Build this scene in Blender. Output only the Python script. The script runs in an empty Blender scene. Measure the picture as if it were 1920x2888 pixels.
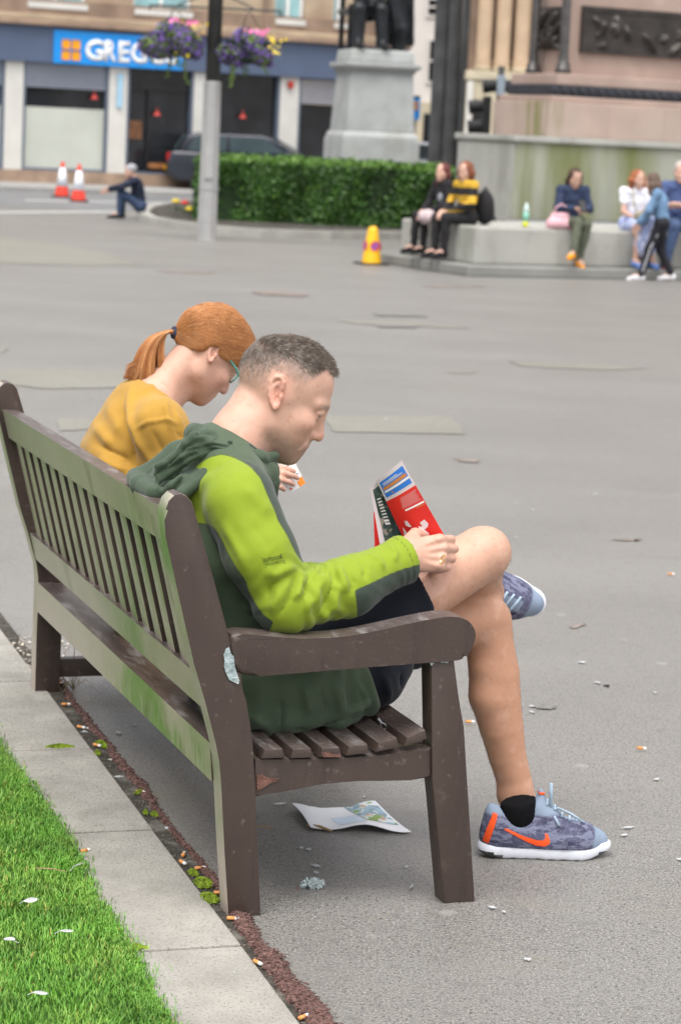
import bpy, bmesh, math, random, time
import numpy as np
from mathutils import Vector, Matrix
from mathutils.bvhtree import BVHTree
T0 = time.time()
random.seed(7); RNG = np.random.default_rng(7)
SC = bpy.context.scene
COL = SC.collection
# ------------------------------------------------------------------ camera
F_PX, PITCH, ROLL, CAM_H = 6756.0, math.radians(9.0), math.radians(2.75), 1.66
_F = np.array([0, math.cos(PITCH), -math.sin(PITCH)])
_r0 = np.array([1.0, 0, 0]); _u0 = np.array([0, math.sin(PITCH), math.cos(PITCH)])
_R = math.cos(ROLL) * _r0 + math.sin(ROLL) * _u0
_U = math.cos(ROLL) * _u0 - math.sin(ROLL) * _r0
CAMO = np.array([0, 0, CAM_H])
cd = bpy.data.cameras.new('camera')
cd.sensor_fit = 'VERTICAL'; cd.sensor_height = 23.5; cd.sensor_width = 15.6
cd.lens = F_PX / 2888.0 * 23.5
cd.clip_start = 0.1; cd.clip_end = 2000
cd.dof.use_dof = True; cd.dof.focus_distance = 5.02; cd.dof.aperture_fstop = 4.6
cam = bpy.data.objects.new('camera', cd); COL.objects.link(cam)
cam.matrix_world = Matrix(((_R[0], _U[0], -_F[0], 0), (_R[1], _U[1], -_F[1], 0), (_R[2], _U[2], -_F[2], CAM_H), (0, 0, 0, 1)))
SC.camera = cam
# ------------------------------------------------------------------ sky, sun, exposure (bright overcast)
SUN_EL, SUN_AZ = math.radians(64), math.radians(-140)      # sun behind the cloud, high over the viewer's left shoulder
W = bpy.data.worlds.new('World'); SC.world = W; W.use_nodes = True
wn = W.node_tree.nodes; wl = W.node_tree.links
bg = wn['Background']
sky = wn.new('ShaderNodeTexSky'); sky.sky_type = 'NISHITA'; sky.sun_disc = False
sky.sun_elevation = SUN_EL; sky.sun_rotation = math.radians(150)
sky.air_density = 1.0; sky.dust_density = 4.0; sky.ozone_density = 0.6
hs = wn.new('ShaderNodeHueSaturation'); hs.inputs['Saturation'].default_value = 0.22
wl.new(sky.outputs['Color'], hs.inputs['Color']); wl.new(hs.outputs['Color'], bg.inputs['Color'])
bg.inputs['Strength'].default_value = 0.118
sl = bpy.data.lights.new('sun', 'SUN'); sl.energy = 1.45; sl.angle = math.radians(32); sl.color = (1, 0.97, 0.93)
sun = bpy.data.objects.new('sun', sl); COL.objects.link(sun)
_sd = Vector((math.sin(SUN_AZ) * math.cos(SUN_EL), math.cos(SUN_AZ) * math.cos(SUN_EL), math.sin(SUN_EL)))
sun.rotation_euler = _sd.to_track_quat('Z', 'Y').to_euler()
SC.view_settings.view_transform = 'Standard'; SC.view_settings.look = 'None'
SC.view_settings.gamma = 1; SC.view_settings.use_curve_mapping = False
SC.view_settings.exposure = 1.14
SC.cycles.max_bounces = 6; SC.cycles.use_denoising = True

# ------------------------------------------------------------------ measuring: a pixel of the photograph -> a point of the place
def ray(x, y):
    v = _F * F_PX + _R * (x - 960) - _U * (y - 1444)
    return v / np.linalg.norm(v)
def gnd(x, y, z=0.0):
    v = ray(x, y); return CAMO + v * ((z - CAM_H) / v[2])
def at_depth(x, y, Y):
    v = ray(x, y); return CAMO + v * (Y / v[1])
def crop(x0, y0, s): return lambda x, y: (x0 + x * s, y0 + y * s)
DD = crop(0, 0, 1.22449)
C1 = crop(0, 0, 960 / 1568); C2 = crop(900, 0, 1020 / 1568)
H1 = crop(560, 900, 450 / 1568); H2 = crop(200, 820, 560 / 1568); H3 = crop(1020, 1280, 460 / 1568)
H4 = crop(1320, 2180, 440 / 1568); H5 = crop(360, 1180, 600 / 1568)
B4 = crop(380, 1150, 1120 / 1568); B5 = crop(0, 1050, 760 / 1568); B6 = crop(500, 1650, 900 / 1568)
B7 = crop(1200, 1400, 720 / 1544); B8 = crop(0, 1850, 960 / 1568)
P7 = crop(1130, 420, 790 / 1568)
# bench frame: x = the way the sitters face, y = along the bench away from the viewer, z = up
BO = gnd(643, 2588); BYAW = math.radians(19.2)
BX = np.array([math.cos(BYAW), math.sin(BYAW), 0]); BY = np.array([-math.sin(BYAW), math.cos(BYAW), 0])
def bp(q, yb):
    v = ray(*q); t = ((BO - CAMO) @ BY + yb) / (v @ BY); P = CAMO + v * t - BO
    return np.array([P @ BX, yb, P[2]])
def b2w(p): p = np.asarray(p, float); return BO + BX * p[0] + BY * p[1] + np.array([0, 0, p[2]])

# ------------------------------------------------------------------ objects
def tag(o, label=None, cat=None, group=None, kind=None):
    if label: o['label'] = label
    if cat: o['category'] = cat
    if group: o['group'] = group
    if kind: o['kind'] = kind
    return o
def empty(name, loc=(0, 0, 0), rz=0.0, label=None, cat=None, group=None, kind=None):
    o = bpy.data.objects.new(name, None); COL.objects.link(o)
    o.location = loc; o.rotation_euler = (0, 0, rz); o.empty_display_size = 0.1
    return tag(o, label, cat, group, kind)
def link(name, me, mats=None, parent=None):
    if mats is not None:
        for m in (mats if isinstance(mats, (list, tuple)) else [mats]): me.materials.append(m)
    o = bpy.data.objects.new(name, me); COL.objects.link(o)
    if parent is not None: o.parent = parent
    return o
def obj(name, bm, mats=None, parent=None, smooth=False):
    me = bpy.data.meshes.new(name)
    bmesh.ops.recalc_face_normals(bm, faces=bm.faces)
    bm.to_mesh(me); bm.free()
    if smooth: me.polygons.foreach_set('use_smooth', [True] * len(me.polygons))
    return link(name, me, mats, parent)
def npmesh(name, V, Fc, mats=None, parent=None, smooth=True, attrs=None, mi=None):
    V = np.asarray(V, np.float32); Fc = np.asarray(Fc, np.int32); k = Fc.shape[1]
    me = bpy.data.meshes.new(name)
    me.vertices.add(len(V)); me.vertices.foreach_set('co', V.ravel())
    me.loops.add(Fc.size); me.loops.foreach_set('vertex_index', Fc.ravel())
    me.polygons.add(len(Fc)); me.polygons.foreach_set('loop_start', np.arange(0, Fc.size, k, dtype=np.int32))
    if smooth: me.polygons.foreach_set('use_smooth', np.ones(len(Fc), bool))
    me.update(calc_edges=True)
    if mi is not None: me.polygons.foreach_set('material_index', np.asarray(mi, np.int32))
    for n, a in (attrs or {}).items():
        at = me.attributes.new(n, 'FLOAT', 'POINT'); at.data.foreach_set('value', np.asarray(a, np.float32))
    return link(name, me, mats, parent)
def copy_tree(o, parent=None):
    c = o.copy(); COL.objects.link(c)
    if parent is not None: c.parent = parent
    for ch in list(o.children): copy_tree(ch, c)
    return c
def box(bm, x0, x1, y0, y1, z0, z1, bev=0.0):
    vs = [bm.verts.new(p) for p in ((x0, y0, z0), (x1, y0, z0), (x1, y1, z0), (x0, y1, z0), (x0, y0, z1), (x1, y0, z1), (x1, y1, z1), (x0, y1, z1))]
    fs = [bm.faces.new([vs[i] for i in q]) for q in ((3, 2, 1, 0), (4, 5, 6, 7), (0, 1, 5, 4), (1, 2, 6, 5), (2, 3, 7, 6), (3, 0, 4, 7))]
    if bev:
        es = list({e for f in fs for e in f.edges})
        bmesh.ops.bevel(bm, geom=es, offset=bev, segments=2, profile=.6, affect='EDGES')
    return bm
def boxm(name, x0, x1, y0, y1, z0, z1, mat, parent=None, bev=0.0):
    return obj(name, box(bmesh.new(), x0, x1, y0, y1, z0, z1, bev), mat, parent)
def prism(bm, pts, axis, a0, a1, bev=0.0, seg=2):
    """polygon pts (2D) extruded from a0 to a1 along axis ('x','y','z')"""
    def mk(p, a):
        return {'x': (a, p[0], p[1]), 'y': (p[0], a, p[1]), 'z': (p[0], p[1], a)}[axis]
    A = [bm.verts.new(mk(p, a0)) for p in pts]; B = [bm.verts.new(mk(p, a1)) for p in pts]
    n = len(pts); fs = [bm.faces.new(A[::-1]), bm.faces.new(B)]
    for i in range(n): fs.append(bm.faces.new((A[i], A[(i + 1) % n], B[(i + 1) % n], B[i])))
    if bev:
        es = list(set(fs[0].edges) | set(fs[1].edges))
        bmesh.ops.bevel(bm, geom=es, offset=bev, segments=seg, profile=.6, affect='EDGES')
    return bm
def lathe(bm, prof, n=16, cx=0, cy=0, square=False):
    """profile [(r,z)...] about z; open ends are capped"""
    rings = []
    for r, z in prof:
        rings.append([bm.verts.new((cx + r * math.cos(2 * math.pi * (i + .5) / n), cy + r * math.sin(2 * math.pi * (i + .5) / n), z)) for i in range(n)])
    for a, b in zip(rings, rings[1:]):
        for i in range(n): bm.faces.new((a[i], a[(i + 1) % n], b[(i + 1) % n], b[i]))
    bm.faces.new(rings[0][::-1]); bm.faces.new(rings[-1])
    return bm
def tube(bm, pts, rad, n=6, cap=True):
    pts = [Vector(p) for p in pts]; m = len(pts)
    if not hasattr(rad, '__len__'): rad = [rad] * m
    rings = []; prev = None
    for i, p in enumerate(pts):
        t = (pts[min(i + 1, m - 1)] - pts[max(i - 1, 0)]).normalized()
        if prev is None:
            a = Vector((0, 0, 1)) if abs(t.z) < .9 else Vector((1, 0, 0))
            u = t.cross(a).normalized()
        else:
            u = (prev - t * prev.dot(t)).normalized()
        prev = u; v = t.cross(u)
        rings.append([bm.verts.new(p + (u * math.cos(2 * math.pi * k / n) + v * math.sin(2 * math.pi * k / n)) * rad[i]) for k in range(n)])
    for a, b in zip(rings, rings[1:]):
        for i in range(n): bm.faces.new((a[i], a[(i + 1) % n], b[(i + 1) % n], b[i]))
    if cap: bm.faces.new(rings[0][::-1]); bm.faces.new(rings[-1])
    return bm
def strands(paths, rad, sides=3):
    """many tapered hairs (list of (k,3) arrays, same k) -> V, F, strand id per vertex"""
    Pth = np.asarray(paths, float); n, k, _ = Pth.shape
    rad = np.broadcast_to(np.asarray(rad, float), (n,)) if np.ndim(rad) < 2 else rad
    tg = np.gradient(Pth, axis=1); tg /= np.linalg.norm(tg, axis=2, keepdims=True) + 1e-9
    ref = np.tile(np.array([.31, .77, .55]), (n, k, 1))
    u = np.cross(tg, ref); u /= np.linalg.norm(u, axis=2, keepdims=True) + 1e-9; v = np.cross(tg, u)
    taper = np.sqrt(np.clip(1 - (np.arange(k) / (k - 1)) ** 4, .06, 1)); rr = (rad[:, None] * taper[None]) if np.ndim(rad) == 1 else rad
    V = np.stack([Pth + rr[..., None] * (u * math.cos(2 * math.pi * s / sides) + v * math.sin(2 * math.pi * s / sides)) for s in range(sides)], 2).reshape(-1, 3)
    base = (np.arange(n)[:, None, None] * k + np.arange(k - 1)[None, :, None]) * sides; s = np.arange(sides)[None, None]
    s2 = (s + 1) % sides
    Fc = np.stack([base + s, base + s2, base + sides + s2, base + sides + s], -1).reshape(-1, 4)
    return V, Fc, np.repeat(np.arange(n), k * sides)

# ------------------------------------------------------------------ materials
def mat(name, col, rough=.7, var=.12, scale=6., bump=0., bscale=60., col2=None, spec=.4, metal=0., sheen=0., detail=5., sss=0.):
    m = bpy.data.materials.new(name); m.use_nodes = True
    nt = m.node_tree; N, L = nt.nodes, nt.links; b = N['Principled BSDF']
    b.inputs['Roughness'].default_value = rough; b.inputs['Metallic'].default_value = metal
    b.inputs['Specular IOR Level'].default_value = spec
    if sheen: b.inputs['Sheen Weight'].default_value = sheen
    if sss:
        b.inputs['Subsurface Weight'].default_value = sss; b.inputs['Subsurface Radius'].default_value = (1, .35, .2); b.inputs['Subsurface Scale'].default_value = .006
    tc = N.new('ShaderNodeTexCoord'); no = N.new('ShaderNodeTexNoise')
    no.inputs['Scale'].default_value = scale; no.inputs['Detail'].default_value = detail
    L.new(tc.outputs['Object'], no.inputs['Vector'])
    cr = N.new('ShaderNodeValToRGB')
    c = np.array(col[:3]); a = c * (1 - var); z = c * (1 + var) if col2 is None else np.array(col2[:3])
    cr.color_ramp.elements[0].color = (*a, 1); cr.color_ramp.elements[1].color = (*np.clip(z, 0, 1), 1)
    cr.color_ramp.elements[0].position = .32; cr.color_ramp.elements[1].position = .68
    L.new(no.outputs['Fac'], cr.inputs['Fac']); L.new(cr.outputs['Color'], b.inputs['Base Color'])
    if bump:
        n2 = N.new('ShaderNodeTexNoise'); n2.inputs['Scale'].default_value = bscale; n2.inputs['Detail'].default_value = 4
        L.new(tc.outputs['Object'], n2.inputs['Vector'])
        bu = N.new('ShaderNodeBump'); bu.inputs['Strength'].default_value = bump; bu.inputs['Distance'].default_value = .01
        L.new(n2.outputs['Fac'], bu.inputs['Height']); L.new(bu.outputs['Normal'], b.inputs['Normal'])
    return m
class NB:
    """small helper to extend a material made by mat()"""
    def __init__(s, m):
        s.m = m; s.nt = m.node_tree; s.N = s.nt.nodes; s.L = s.nt.links; s.b = s.N['Principled BSDF']
        s.col = s.b.inputs['Base Color'].links[0].from_socket
        s.tc = next(n for n in s.N if n.type == 'TEX_COORD')
    def noise(s, scale, detail=4, stretch=None, rough=.5):
        n = s.N.new('ShaderNodeTexNoise'); n.inputs['Scale'].default_value = scale; n.inputs['Detail'].default_value = detail
        n.inputs['Roughness'].default_value = rough
        v = s.tc.outputs['Object']
        if stretch:
            mp = s.N.new('ShaderNodeMapping'); mp.inputs['Scale'].default_value = stretch; s.L.new(v, mp.inputs['Vector']); v = mp.outputs['Vector']
        s.L.new(v, n.inputs['Vector']); return n.outputs['Fac']
    def voro(s, scale, feature='F1'):
        n = s.N.new('ShaderNodeTexVoronoi'); n.inputs['Scale'].default_value = scale; n.feature = feature
        s.L.new(s.tc.outputs['Object'], n.inputs['Vector']); return n
    def attr(s, name):
        n = s.N.new('ShaderNodeAttribute'); n.attribute_name = name; return n.outputs['Fac']
    def ramp(s, sock, lo, hi, a=0., z=1.):
        n = s.N.new('ShaderNodeMapRange'); n.inputs['From Min'].default_value = lo; n.inputs['From Max'].default_value = hi
        n.inputs['To Min'].default_value = a; n.inputs['To Max'].default_value = z; n.interpolation_type = 'SMOOTHSTEP'
        s.L.new(sock, n.inputs['Value']); return n.outputs['Result']
    def math(s, op, a, b):
        n = s.N.new('ShaderNodeMath'); n.operation = op
        for i, x in enumerate((a, b)):
            if isinstance(x, (int, float)): n.inputs[i].default_value = x
            else: s.L.new(x, n.inputs[i])
        return n.outputs[0]
    def xyz(s):
        n = s.N.new('ShaderNodeSeparateXYZ'); s.L.new(s.tc.outputs['Object'], n.inputs[0]); return n.outputs
    def mix(s, fac, col, mode='MIX'):
        n = s.N.new('ShaderNodeMix'); n.data_type = 'RGBA'; n.blend_type = mode
        if isinstance(fac, (int, float)): n.inputs['Factor'].default_value = fac
        else: s.L.new(fac, n.inputs['Factor'])
        s.L.new(s.col, n.inputs[6])
        if isinstance(col, (tuple, list)): n.inputs[7].default_value = (*col[:3], 1)
        else: s.L.new(col, n.inputs[7])
        s.col = n.outputs[2]; s.L.new(s.col, s.b.inputs['Base Color']); return s
    def bump(s, sock, strength, dist=.01):
        bu = s.N.new('ShaderNodeBump'); bu.inputs['Strength'].default_value = strength; bu.inputs['Distance'].default_value = dist
        s.L.new(sock, bu.inputs['Height'])
        if s.b.inputs['Normal'].links: s.L.new(s.b.inputs['Normal'].links[0].from_socket, bu.inputs['Normal'])
        s.L.new(bu.outputs['Normal'], s.b.inputs['Normal']); return s
    def roughness(s, sock): s.L.new(sock, s.b.inputs['Roughness']); return s

# ------------------------------------------------------------------ bodies and cloth as blended solids (signed distances, surface nets)
class Solid:
    def __init__(s): s.p = []
    def add(s, fn, lo, hi, k=.02, op='u'):
        s.p.append((fn, np.asarray(lo, np.float32), np.asarray(hi, np.float32), float(k), op)); return s
    def cap(s, a, b, ra, rb=None, k=.02, flat=None, op='u'):
        a = np.asarray(a, np.float32); b = np.asarray(b, np.float32); rb = ra if rb is None else rb
        if flat is not None:
            n = np.asarray(flat[0], np.float32); n = n / np.linalg.norm(n); sc = flat[1]; q = 1 / sc - 1
        ba = b - a
        if flat is not None: ba = ba + n * (ba @ n) * q
        bb = float(ba @ ba) + 1e-9
        def fn(P):
            pa = P - a
            if flat is not None: pa = pa + n * ((pa @ n) * q)[:, None]
            t = np.clip((pa @ ba) / bb, 0, 1)
            d = np.linalg.norm(pa - t[:, None] * ba, axis=1) - (ra + t * (rb - ra))
            return d if flat is None else d * (.45 + .55 * min(sc, 1))
        r = max(ra, rb) * (1 if flat is None else max(1, flat[1]))
        return s.add(fn, np.minimum(a, b) - r, np.maximum(a, b) + r, k, op)
    def chain(s, pts, rad, k=.02, flat=None, op='u'):
        for i in range(len(pts) - 1): s.cap(pts[i], pts[i + 1], rad[i], rad[i + 1], k, flat, op)
        return s
    def ell(s, c, r, k=.02, rot=None, op='u'):
        c = np.asarray(c, np.float32); r = np.asarray(r, np.float32); M = None if rot is None else np.asarray(rot, np.float32)
        def fn(P):
            q = P - c
            if M is not None: q = q @ M
            k0 = np.linalg.norm(q / r, axis=1); k1 = np.linalg.norm(q / (r * r), axis=1) + 1e-9
            return k0 * (k0 - 1) / k1
        m = float(r.max()); return s.add(fn, c - m, c + m, k, op)
    def plane(s, pt, n, op='s', k=.004):
        """cut away the side the normal points to"""
        pt = np.asarray(pt, np.float32); n = np.asarray(n, np.float32); n = n / np.linalg.norm(n)
        return s.add(lambda P: -((P - pt) @ n), (-9, -9, -9), (9, 9, 9), k, op)
    def eval(s, P, prims=None):
        d = np.full(len(P), 1.0, np.float32)
        for fn, lo, hi, k, op in (prims if prims is not None else s.p):
            e = fn(P)
            if op == 'u':
                h = np.clip(.5 + .5 * (d - e) / k, 0, 1); d = d * (1 - h) + e * h - k * h * (1 - h)
            elif op == 's':
                h = np.clip(.5 - .5 * (d + e) / k, 0, 1); d = d * (1 - h) - e * h + k * h * (1 - h)
            else:
                d = d + e
        return d
    def mesh(s, vox, smooth=3):
        us = [p for p in s.p if p[4] == 'u']
        lo = np.min([p[1] for p in us], 0) - 3 * vox; hi = np.max([p[2] for p in us], 0) + 3 * vox
        B = 12; nb = np.ceil((hi - lo) / vox / B).astype(int); n = nb * B
        D = np.full(n + 1, .5, np.float32)
        loc = np.stack(np.meshgrid(*[np.arange(B + 1)] * 3, indexing='ij'), -1).reshape(-1, 3).astype(np.float32) * vox
        half = B * vox * .5 * 1.75
        ctr = np.stack(np.meshgrid(*[np.arange(m) for m in nb], indexing='ij'), -1).reshape(-1, 3)
        cw = (lo + (ctr + .5) * (B * vox)).astype(np.float32)
        dc = s.eval(cw); near = np.where(np.abs(dc) < half * 1.9 + .012)[0]
        far_in = np.where(dc <= -(half * 1.9 + .012))[0]
        for i in far_in:
            a = ctr[i] * B; D[a[0]:a[0] + B + 1, a[1]:a[1] + B + 1, a[2]:a[2] + B + 1] = -.5
        LO = np.array([p[1] for p in s.p]) ; HI = np.array([p[2] for p in s.p]); KK = np.array([p[3] for p in s.p])[:, None] + vox * 2
        for i in near:
            b0 = lo + ctr[i] * B * vox; b1 = b0 + B * vox
            ok = ((LO - KK) <= b1).all(1) & ((HI + KK) >= b0).all(1)
            pr = [p for p, o in zip(s.p, ok) if o]
            a = ctr[i] * B
            if not any(p[4] == 'u' for p in pr): continue
            D[a[0]:a[0] + B + 1, a[1]:a[1] + B + 1, a[2]:a[2] + B + 1] = s.eval(loc + b0.astype(np.float32), pr).reshape(B + 1, B + 1, B + 1)
        S = D < 0
        cnt = np.zeros(n, np.uint8)
        for dx in (0, 1):
            for dy in (0, 1):
                for dz in (0, 1): cnt += S[dx:n[0] + dx, dy:n[1] + dy, dz:n[2] + dz]
        act = (cnt > 0) & (cnt < 8); idx = np.argwhere(act); vid = np.full(n, -1, np.int32); vid[act] = np.arange(len(idx))
        cor = np.array([(x, y, z) for x in (0, 1) for y in (0, 1) for z in (0, 1)])
        cv = np.stack([D[idx[:, 0] + c[0], idx[:, 1] + c[1], idx[:, 2] + c[2]] for c in cor], 1)
        acc = np.zeros((len(idx), 3)); m = np.zeros(len(idx))
        for a in range(8):
            for b in range(a + 1, 8):
                if np.abs(cor[a] - cor[b]).sum() != 1: continue
                x = (cv[:, a] < 0) != (cv[:, b] < 0); t = np.where(x, cv[:, a] / (cv[:, a] - cv[:, b] + 1e-12), 0)
                acc += x[:, None] * (cor[a] + t[:, None] * (cor[b] - cor[a])); m += x
        V = lo + (idx + acc / m[:, None]) * vox
        quads = []
        for ax in range(3):
            sl0 = [slice(1, -1)] * 3; sl1 = [slice(1, -1)] * 3; sl0[ax] = slice(0, -1); sl1[ax] = slice(1, None)
            x = S[tuple(sl0)] != S[tuple(sl1)]; e = np.argwhere(x)
            off = np.ones(3, int); off[ax] = 0; e = e + off
            ins = S[e[:, 0], e[:, 1], e[:, 2]]
            o1, o2 = [(1, 2), (2, 0), (0, 1)][ax]
            d1 = np.zeros(3, int); d1[o1] = 1; d2 = np.zeros(3, int); d2[o2] = 1
            g = lambda q: vid[q[:, 0], q[:, 1], q[:, 2]]
            e_ok = (e < n).all(1); e = e[e_ok]; ins = ins[e_ok]
            q = np.stack([g(e - d1 - d2), g(e - d2), g(e), g(e - d1)], 1)
            q[~ins] = q[~ins][:, ::-1]; quads.append(q)
        Q = np.concatenate(quads); Q = Q[(Q >= 0).all(1)]
        for _ in range(smooth):
            V = lap(V, Q, .55)
        return V, Q
def lap(V, Q, lam):
    acc = np.zeros_like(V); m = np.zeros(len(V))
    for i in range(4):
        a, b = Q[:, i], Q[:, (i + 1) % 4]
        for j in range(3):
            acc[:, j] += np.bincount(a, V[b, j], len(V)) + np.bincount(b, V[a, j], len(V))
        m += np.bincount(a, minlength=len(V)) + np.bincount(b, minlength=len(V))
    return V + lam * (acc / np.maximum(m, 1)[:, None] - V)
def vnormals(V, Q):
    fn = np.cross(V[Q[:, 2]] - V[Q[:, 0]], V[Q[:, 3]] - V[Q[:, 1]]); N_ = np.zeros_like(V)
    for i in range(4):
        for j in range(3): N_[:, j] += np.bincount(Q[:, i], fn[:, j], len(V))
    return N_ / (np.linalg.norm(N_, axis=1, keepdims=True) + 1e-12)
def segdist(P, a, b):
    ba = b - a; t = np.clip(((P - a) @ ba) / (ba @ ba + 1e-12), 0, 1)
    return np.linalg.norm(P - a - t[:, None] * ba, axis=1), t
CREASE_K = 1.5
def polydist(V, lines):
    best = np.full(len(V), 9.)
    for pts in lines:
        for a, b in zip(pts, pts[1:]): best = np.minimum(best, segdist(V, np.asarray(a, float), np.asarray(b, float))[0])
    return best
def trace(bv, H, pts, sub=5):
    """pixels of the photograph -> points of the cloth they fall on (bench frame)"""
    c = CAMO - BO; c = np.array([c @ BX, c @ BY, c[2]]); out = []
    for i, (a, b) in enumerate(zip(pts, pts[1:] + [pts[-1]])):
        for k in range(sub if i < len(pts) - 1 else 1):
            t = k / sub; q = bp(H(a[0] + (b[0] - a[0]) * t, a[1] + (b[1] - a[1]) * t), 0.0)
            h_ = bv.ray_cast(Vector(c), Vector(q - c).normalized())
            if h_[0] is not None: out.append(np.array(h_[0]))
    return out
def creases(V, Q, lines):
    """folds traced on the photograph: (view, pixels, width, height); + is a soft ridge, - a sharp valley"""
    bv = BVHTree.FromPolygons([tuple(p) for p in V], [tuple(f) for f in Q])
    N_ = vnormals(V, Q); off = np.zeros(len(V))
    for H, px, w, hgt in lines:
        pts = trace(bv, H, px)
        if len(pts) < 2: continue
        best = np.full(len(V), 9.); tt = np.zeros(len(V)); m = len(pts) - 1
        lo = np.min(pts, 0) - w * 4; hi = np.max(pts, 0) + w * 4; sel = np.where(((V > lo) & (V < hi)).all(1))[0]
        P_ = V[sel]; bb = np.full(len(sel), 9.); tb_ = np.zeros(len(sel))
        for i in range(m):
            d, t = segdist(P_, pts[i], pts[i + 1]); c = d < bb; bb[c] = d[c]; tb_[c] = (i + t[c]) / m
        fade = np.clip(np.minimum(tb_, 1 - tb_) * 4, 0, 1)
        prof = np.exp(-(bb / (w * .9)) ** 2) if hgt > 0 else np.exp(-bb / (w * .55))
        off[sel] += hgt * CREASE_K * prof * (.1 + .9 * fade)
    return V + N_ * off[:, None]
def vnoise(P, scale, seed=0):
    """smooth value noise, numpy"""
    q = P * scale + seed * 17.31; i = np.floor(q).astype(np.int64); f = q - i; f = f * f * (3 - 2 * f)
    def hsh(a): 
        h_ = (a[:, 0] * 374761393 + a[:, 1] * 668265263 + a[:, 2] * 2147483647 + seed * 974711) & 0xffffffff
        h_ = ((h_ ^ (h_ >> 13)) * 1274126177) & 0xffffffff
        return ((h_ ^ (h_ >> 16)) & 0xffff) / 65535.
    r = 0
    for dx in (0, 1):
        for dy in (0, 1):
            for dz in (0, 1):
                w = (f[:, 0] if dx else 1 - f[:, 0]) * (f[:, 1] if dy else 1 - f[:, 1]) * (f[:, 2] if dz else 1 - f[:, 2])
                r = r + w * hsh(i + np.array([dx, dy, dz]))
    return r
# =================================================================== ground
def g2(q, z=0.0): return gnd(*q, z)
def sheet(name, pts, z, m, parent=None, kind='structure'):
    bm = bmesh.new(); bm.faces.new([bm.verts.new((p[0], p[1], z)) for p in pts])
    o = obj(name, bm, m, parent)
    if kind: o['kind'] = kind
    return o
def asphalt(name, base, fleck, dark=.55, bump=.35, stains=True):
    m = mat(name, base, rough=.45, var=.10, scale=.9, spec=.9)
    n = NB(m)
    n.mix(n.ramp(n.noise(190, 2), .50, .64), fleck)                      # mineral flecks
    n.mix(n.ramp(n.noise(120, 3), .54, .66, 0, .85), tuple(c * .28 for c in base))
    n.mix(n.ramp(n.noise(150, 2), .62, .70, 0, .7), (.28, .21, .12))
    n.mix(n.ramp(n.noise(95, 2), .66, .72, 0, .8), tuple(min(1, c * 2.2) for c in base))
    if stains:
        n.mix(n.ramp(n.noise(.35, 6, (1, 2.4, 1)), .48, .70, 0, .5), tuple(c * 1.35 for c in base)); n.mix(n.ramp(n.noise(.9, 7, (1, 3, 1), .7), .55, .68, 0, .35), (.20, .185, .14))
        n.mix(n.ramp(n.noise(1.7, 7, (1, 1.6, 1), .65), .56, .70, 0, .35), tuple(c * .72 for c in base))
        v = n.voro(3.1); n.mix(n.ramp(v.outputs['Distance'], .045, .08, .6, 0), tuple(c * 1.9 for c in base))   # old chewing gum
        v = n.voro(5.3); n.mix(n.ramp(v.outputs['Distance'], .05, .08, .5, 0), tuple(c * .6 for c in base))
    n.mix(n.ramp(n.noise(42, 4), .5, .72, 0, .30), tuple(c * 1.4 for c in base)); n.mix(n.ramp(n.noise(22, 5), .52, .72, 0, .35), tuple(c * .62 for c in base))
    n.bump(n.noise(260, 3), bump, .004)
    return m
M_ASPH = asphalt('plaza_asphalt', (.160, .153, .144), (.285, .27, .243))
M_ROAD = asphalt('road_asphalt', (.15, .155, .165), (.22, .22, .22), stains=False)
plaza = sheet('ground', [(-400, -60), (400, -60), (400, 900), (-400, 900)], 0.0, M_ASPH)

# ---- kerb-side slabs, each one a stone of the path
K0, K1 = g2(B8(240, 200)), g2(B8(1370, 1690))
KD = (K0 - K1)[:2]; KD /= np.linalg.norm(KD); KN = np.array([-KD[1], KD[0]])       # KN points to the lawn
M_SLAB = mat('concrete_slab', (.30, .285, .255), rough=.9, var=.16, scale=7, bump=.5, bscale=150, spec=.25)
_n = NB(M_SLAB); _n.mix(_n.ramp(_n.noise(160, 3), .54, .66, 0, .65), (.15, .14, .12)); _n.mix(_n.ramp(_n.noise(240, 2), .60, .7, 0, .5), (.46, .44, .41))
_n.mix(_n.ramp(_n.noise(5, 6, None, .7), .56, .72, 0, .4), (.17, .165, .12))
pave = empty('pavement', (K1[0], K1[1], 0), 0, kind='structure')
def kpt(s, w): return K1[:2] + KD * s + KN * w          # s along the kerb from K1, w towards the lawn
_js = [(g2(q)[:2] - K1[:2]) @ KD for q in (B8(400, 440), B8(705, 815), B8(1100, 1350))]
_ln = (_js[0] - _js[2]) / 2
joints = sorted([_js[2] - _ln * 2, _js[2] - _ln] + _js + [_js[0] + _ln * k for k in range(1, 6)])
for a, b in zip(joints, joints[1:]):
    bm = bmesh.new(); g_ = .004
    dz = random.uniform(-.002, .003)
    c = [kpt(a + g_, 0), kpt(b - g_, 0), kpt(b - g_, .40), kpt(a + g_, .40)]
    pts = [(p[0] - K1[0] + random.uniform(-.003, .003), p[1] - K1[1] + random.uniform(-.003, .003)) for p in c]
    prism(bm, pts, 'z', -.06, .007 + dz, bev=.004)
    obj('slab', bm, M_SLAB, pave)
M_SOIL = mat('dark_soil', (.045, .04, .032), rough=1, var=.4, scale=30, bump=.8, bscale=120)
_n = NB(M_SOIL); _n.mix(_n.ramp(_n.noise(9, 5), .52, .66, 0, .8), (.16, .15, .13))
s0, s1 = joints[0], joints[-1]
sheet('soil_joint', [kpt(s0, -.045), kpt(s1, -.045), kpt(s1, .02), kpt(s0, .02)], .0035, M_SOIL)
sheet('soil_under_slab', [kpt(s0, .02), kpt(s1, .02), kpt(s1, .42), kpt(s0, .42)], .0025, M_SOIL)

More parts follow.
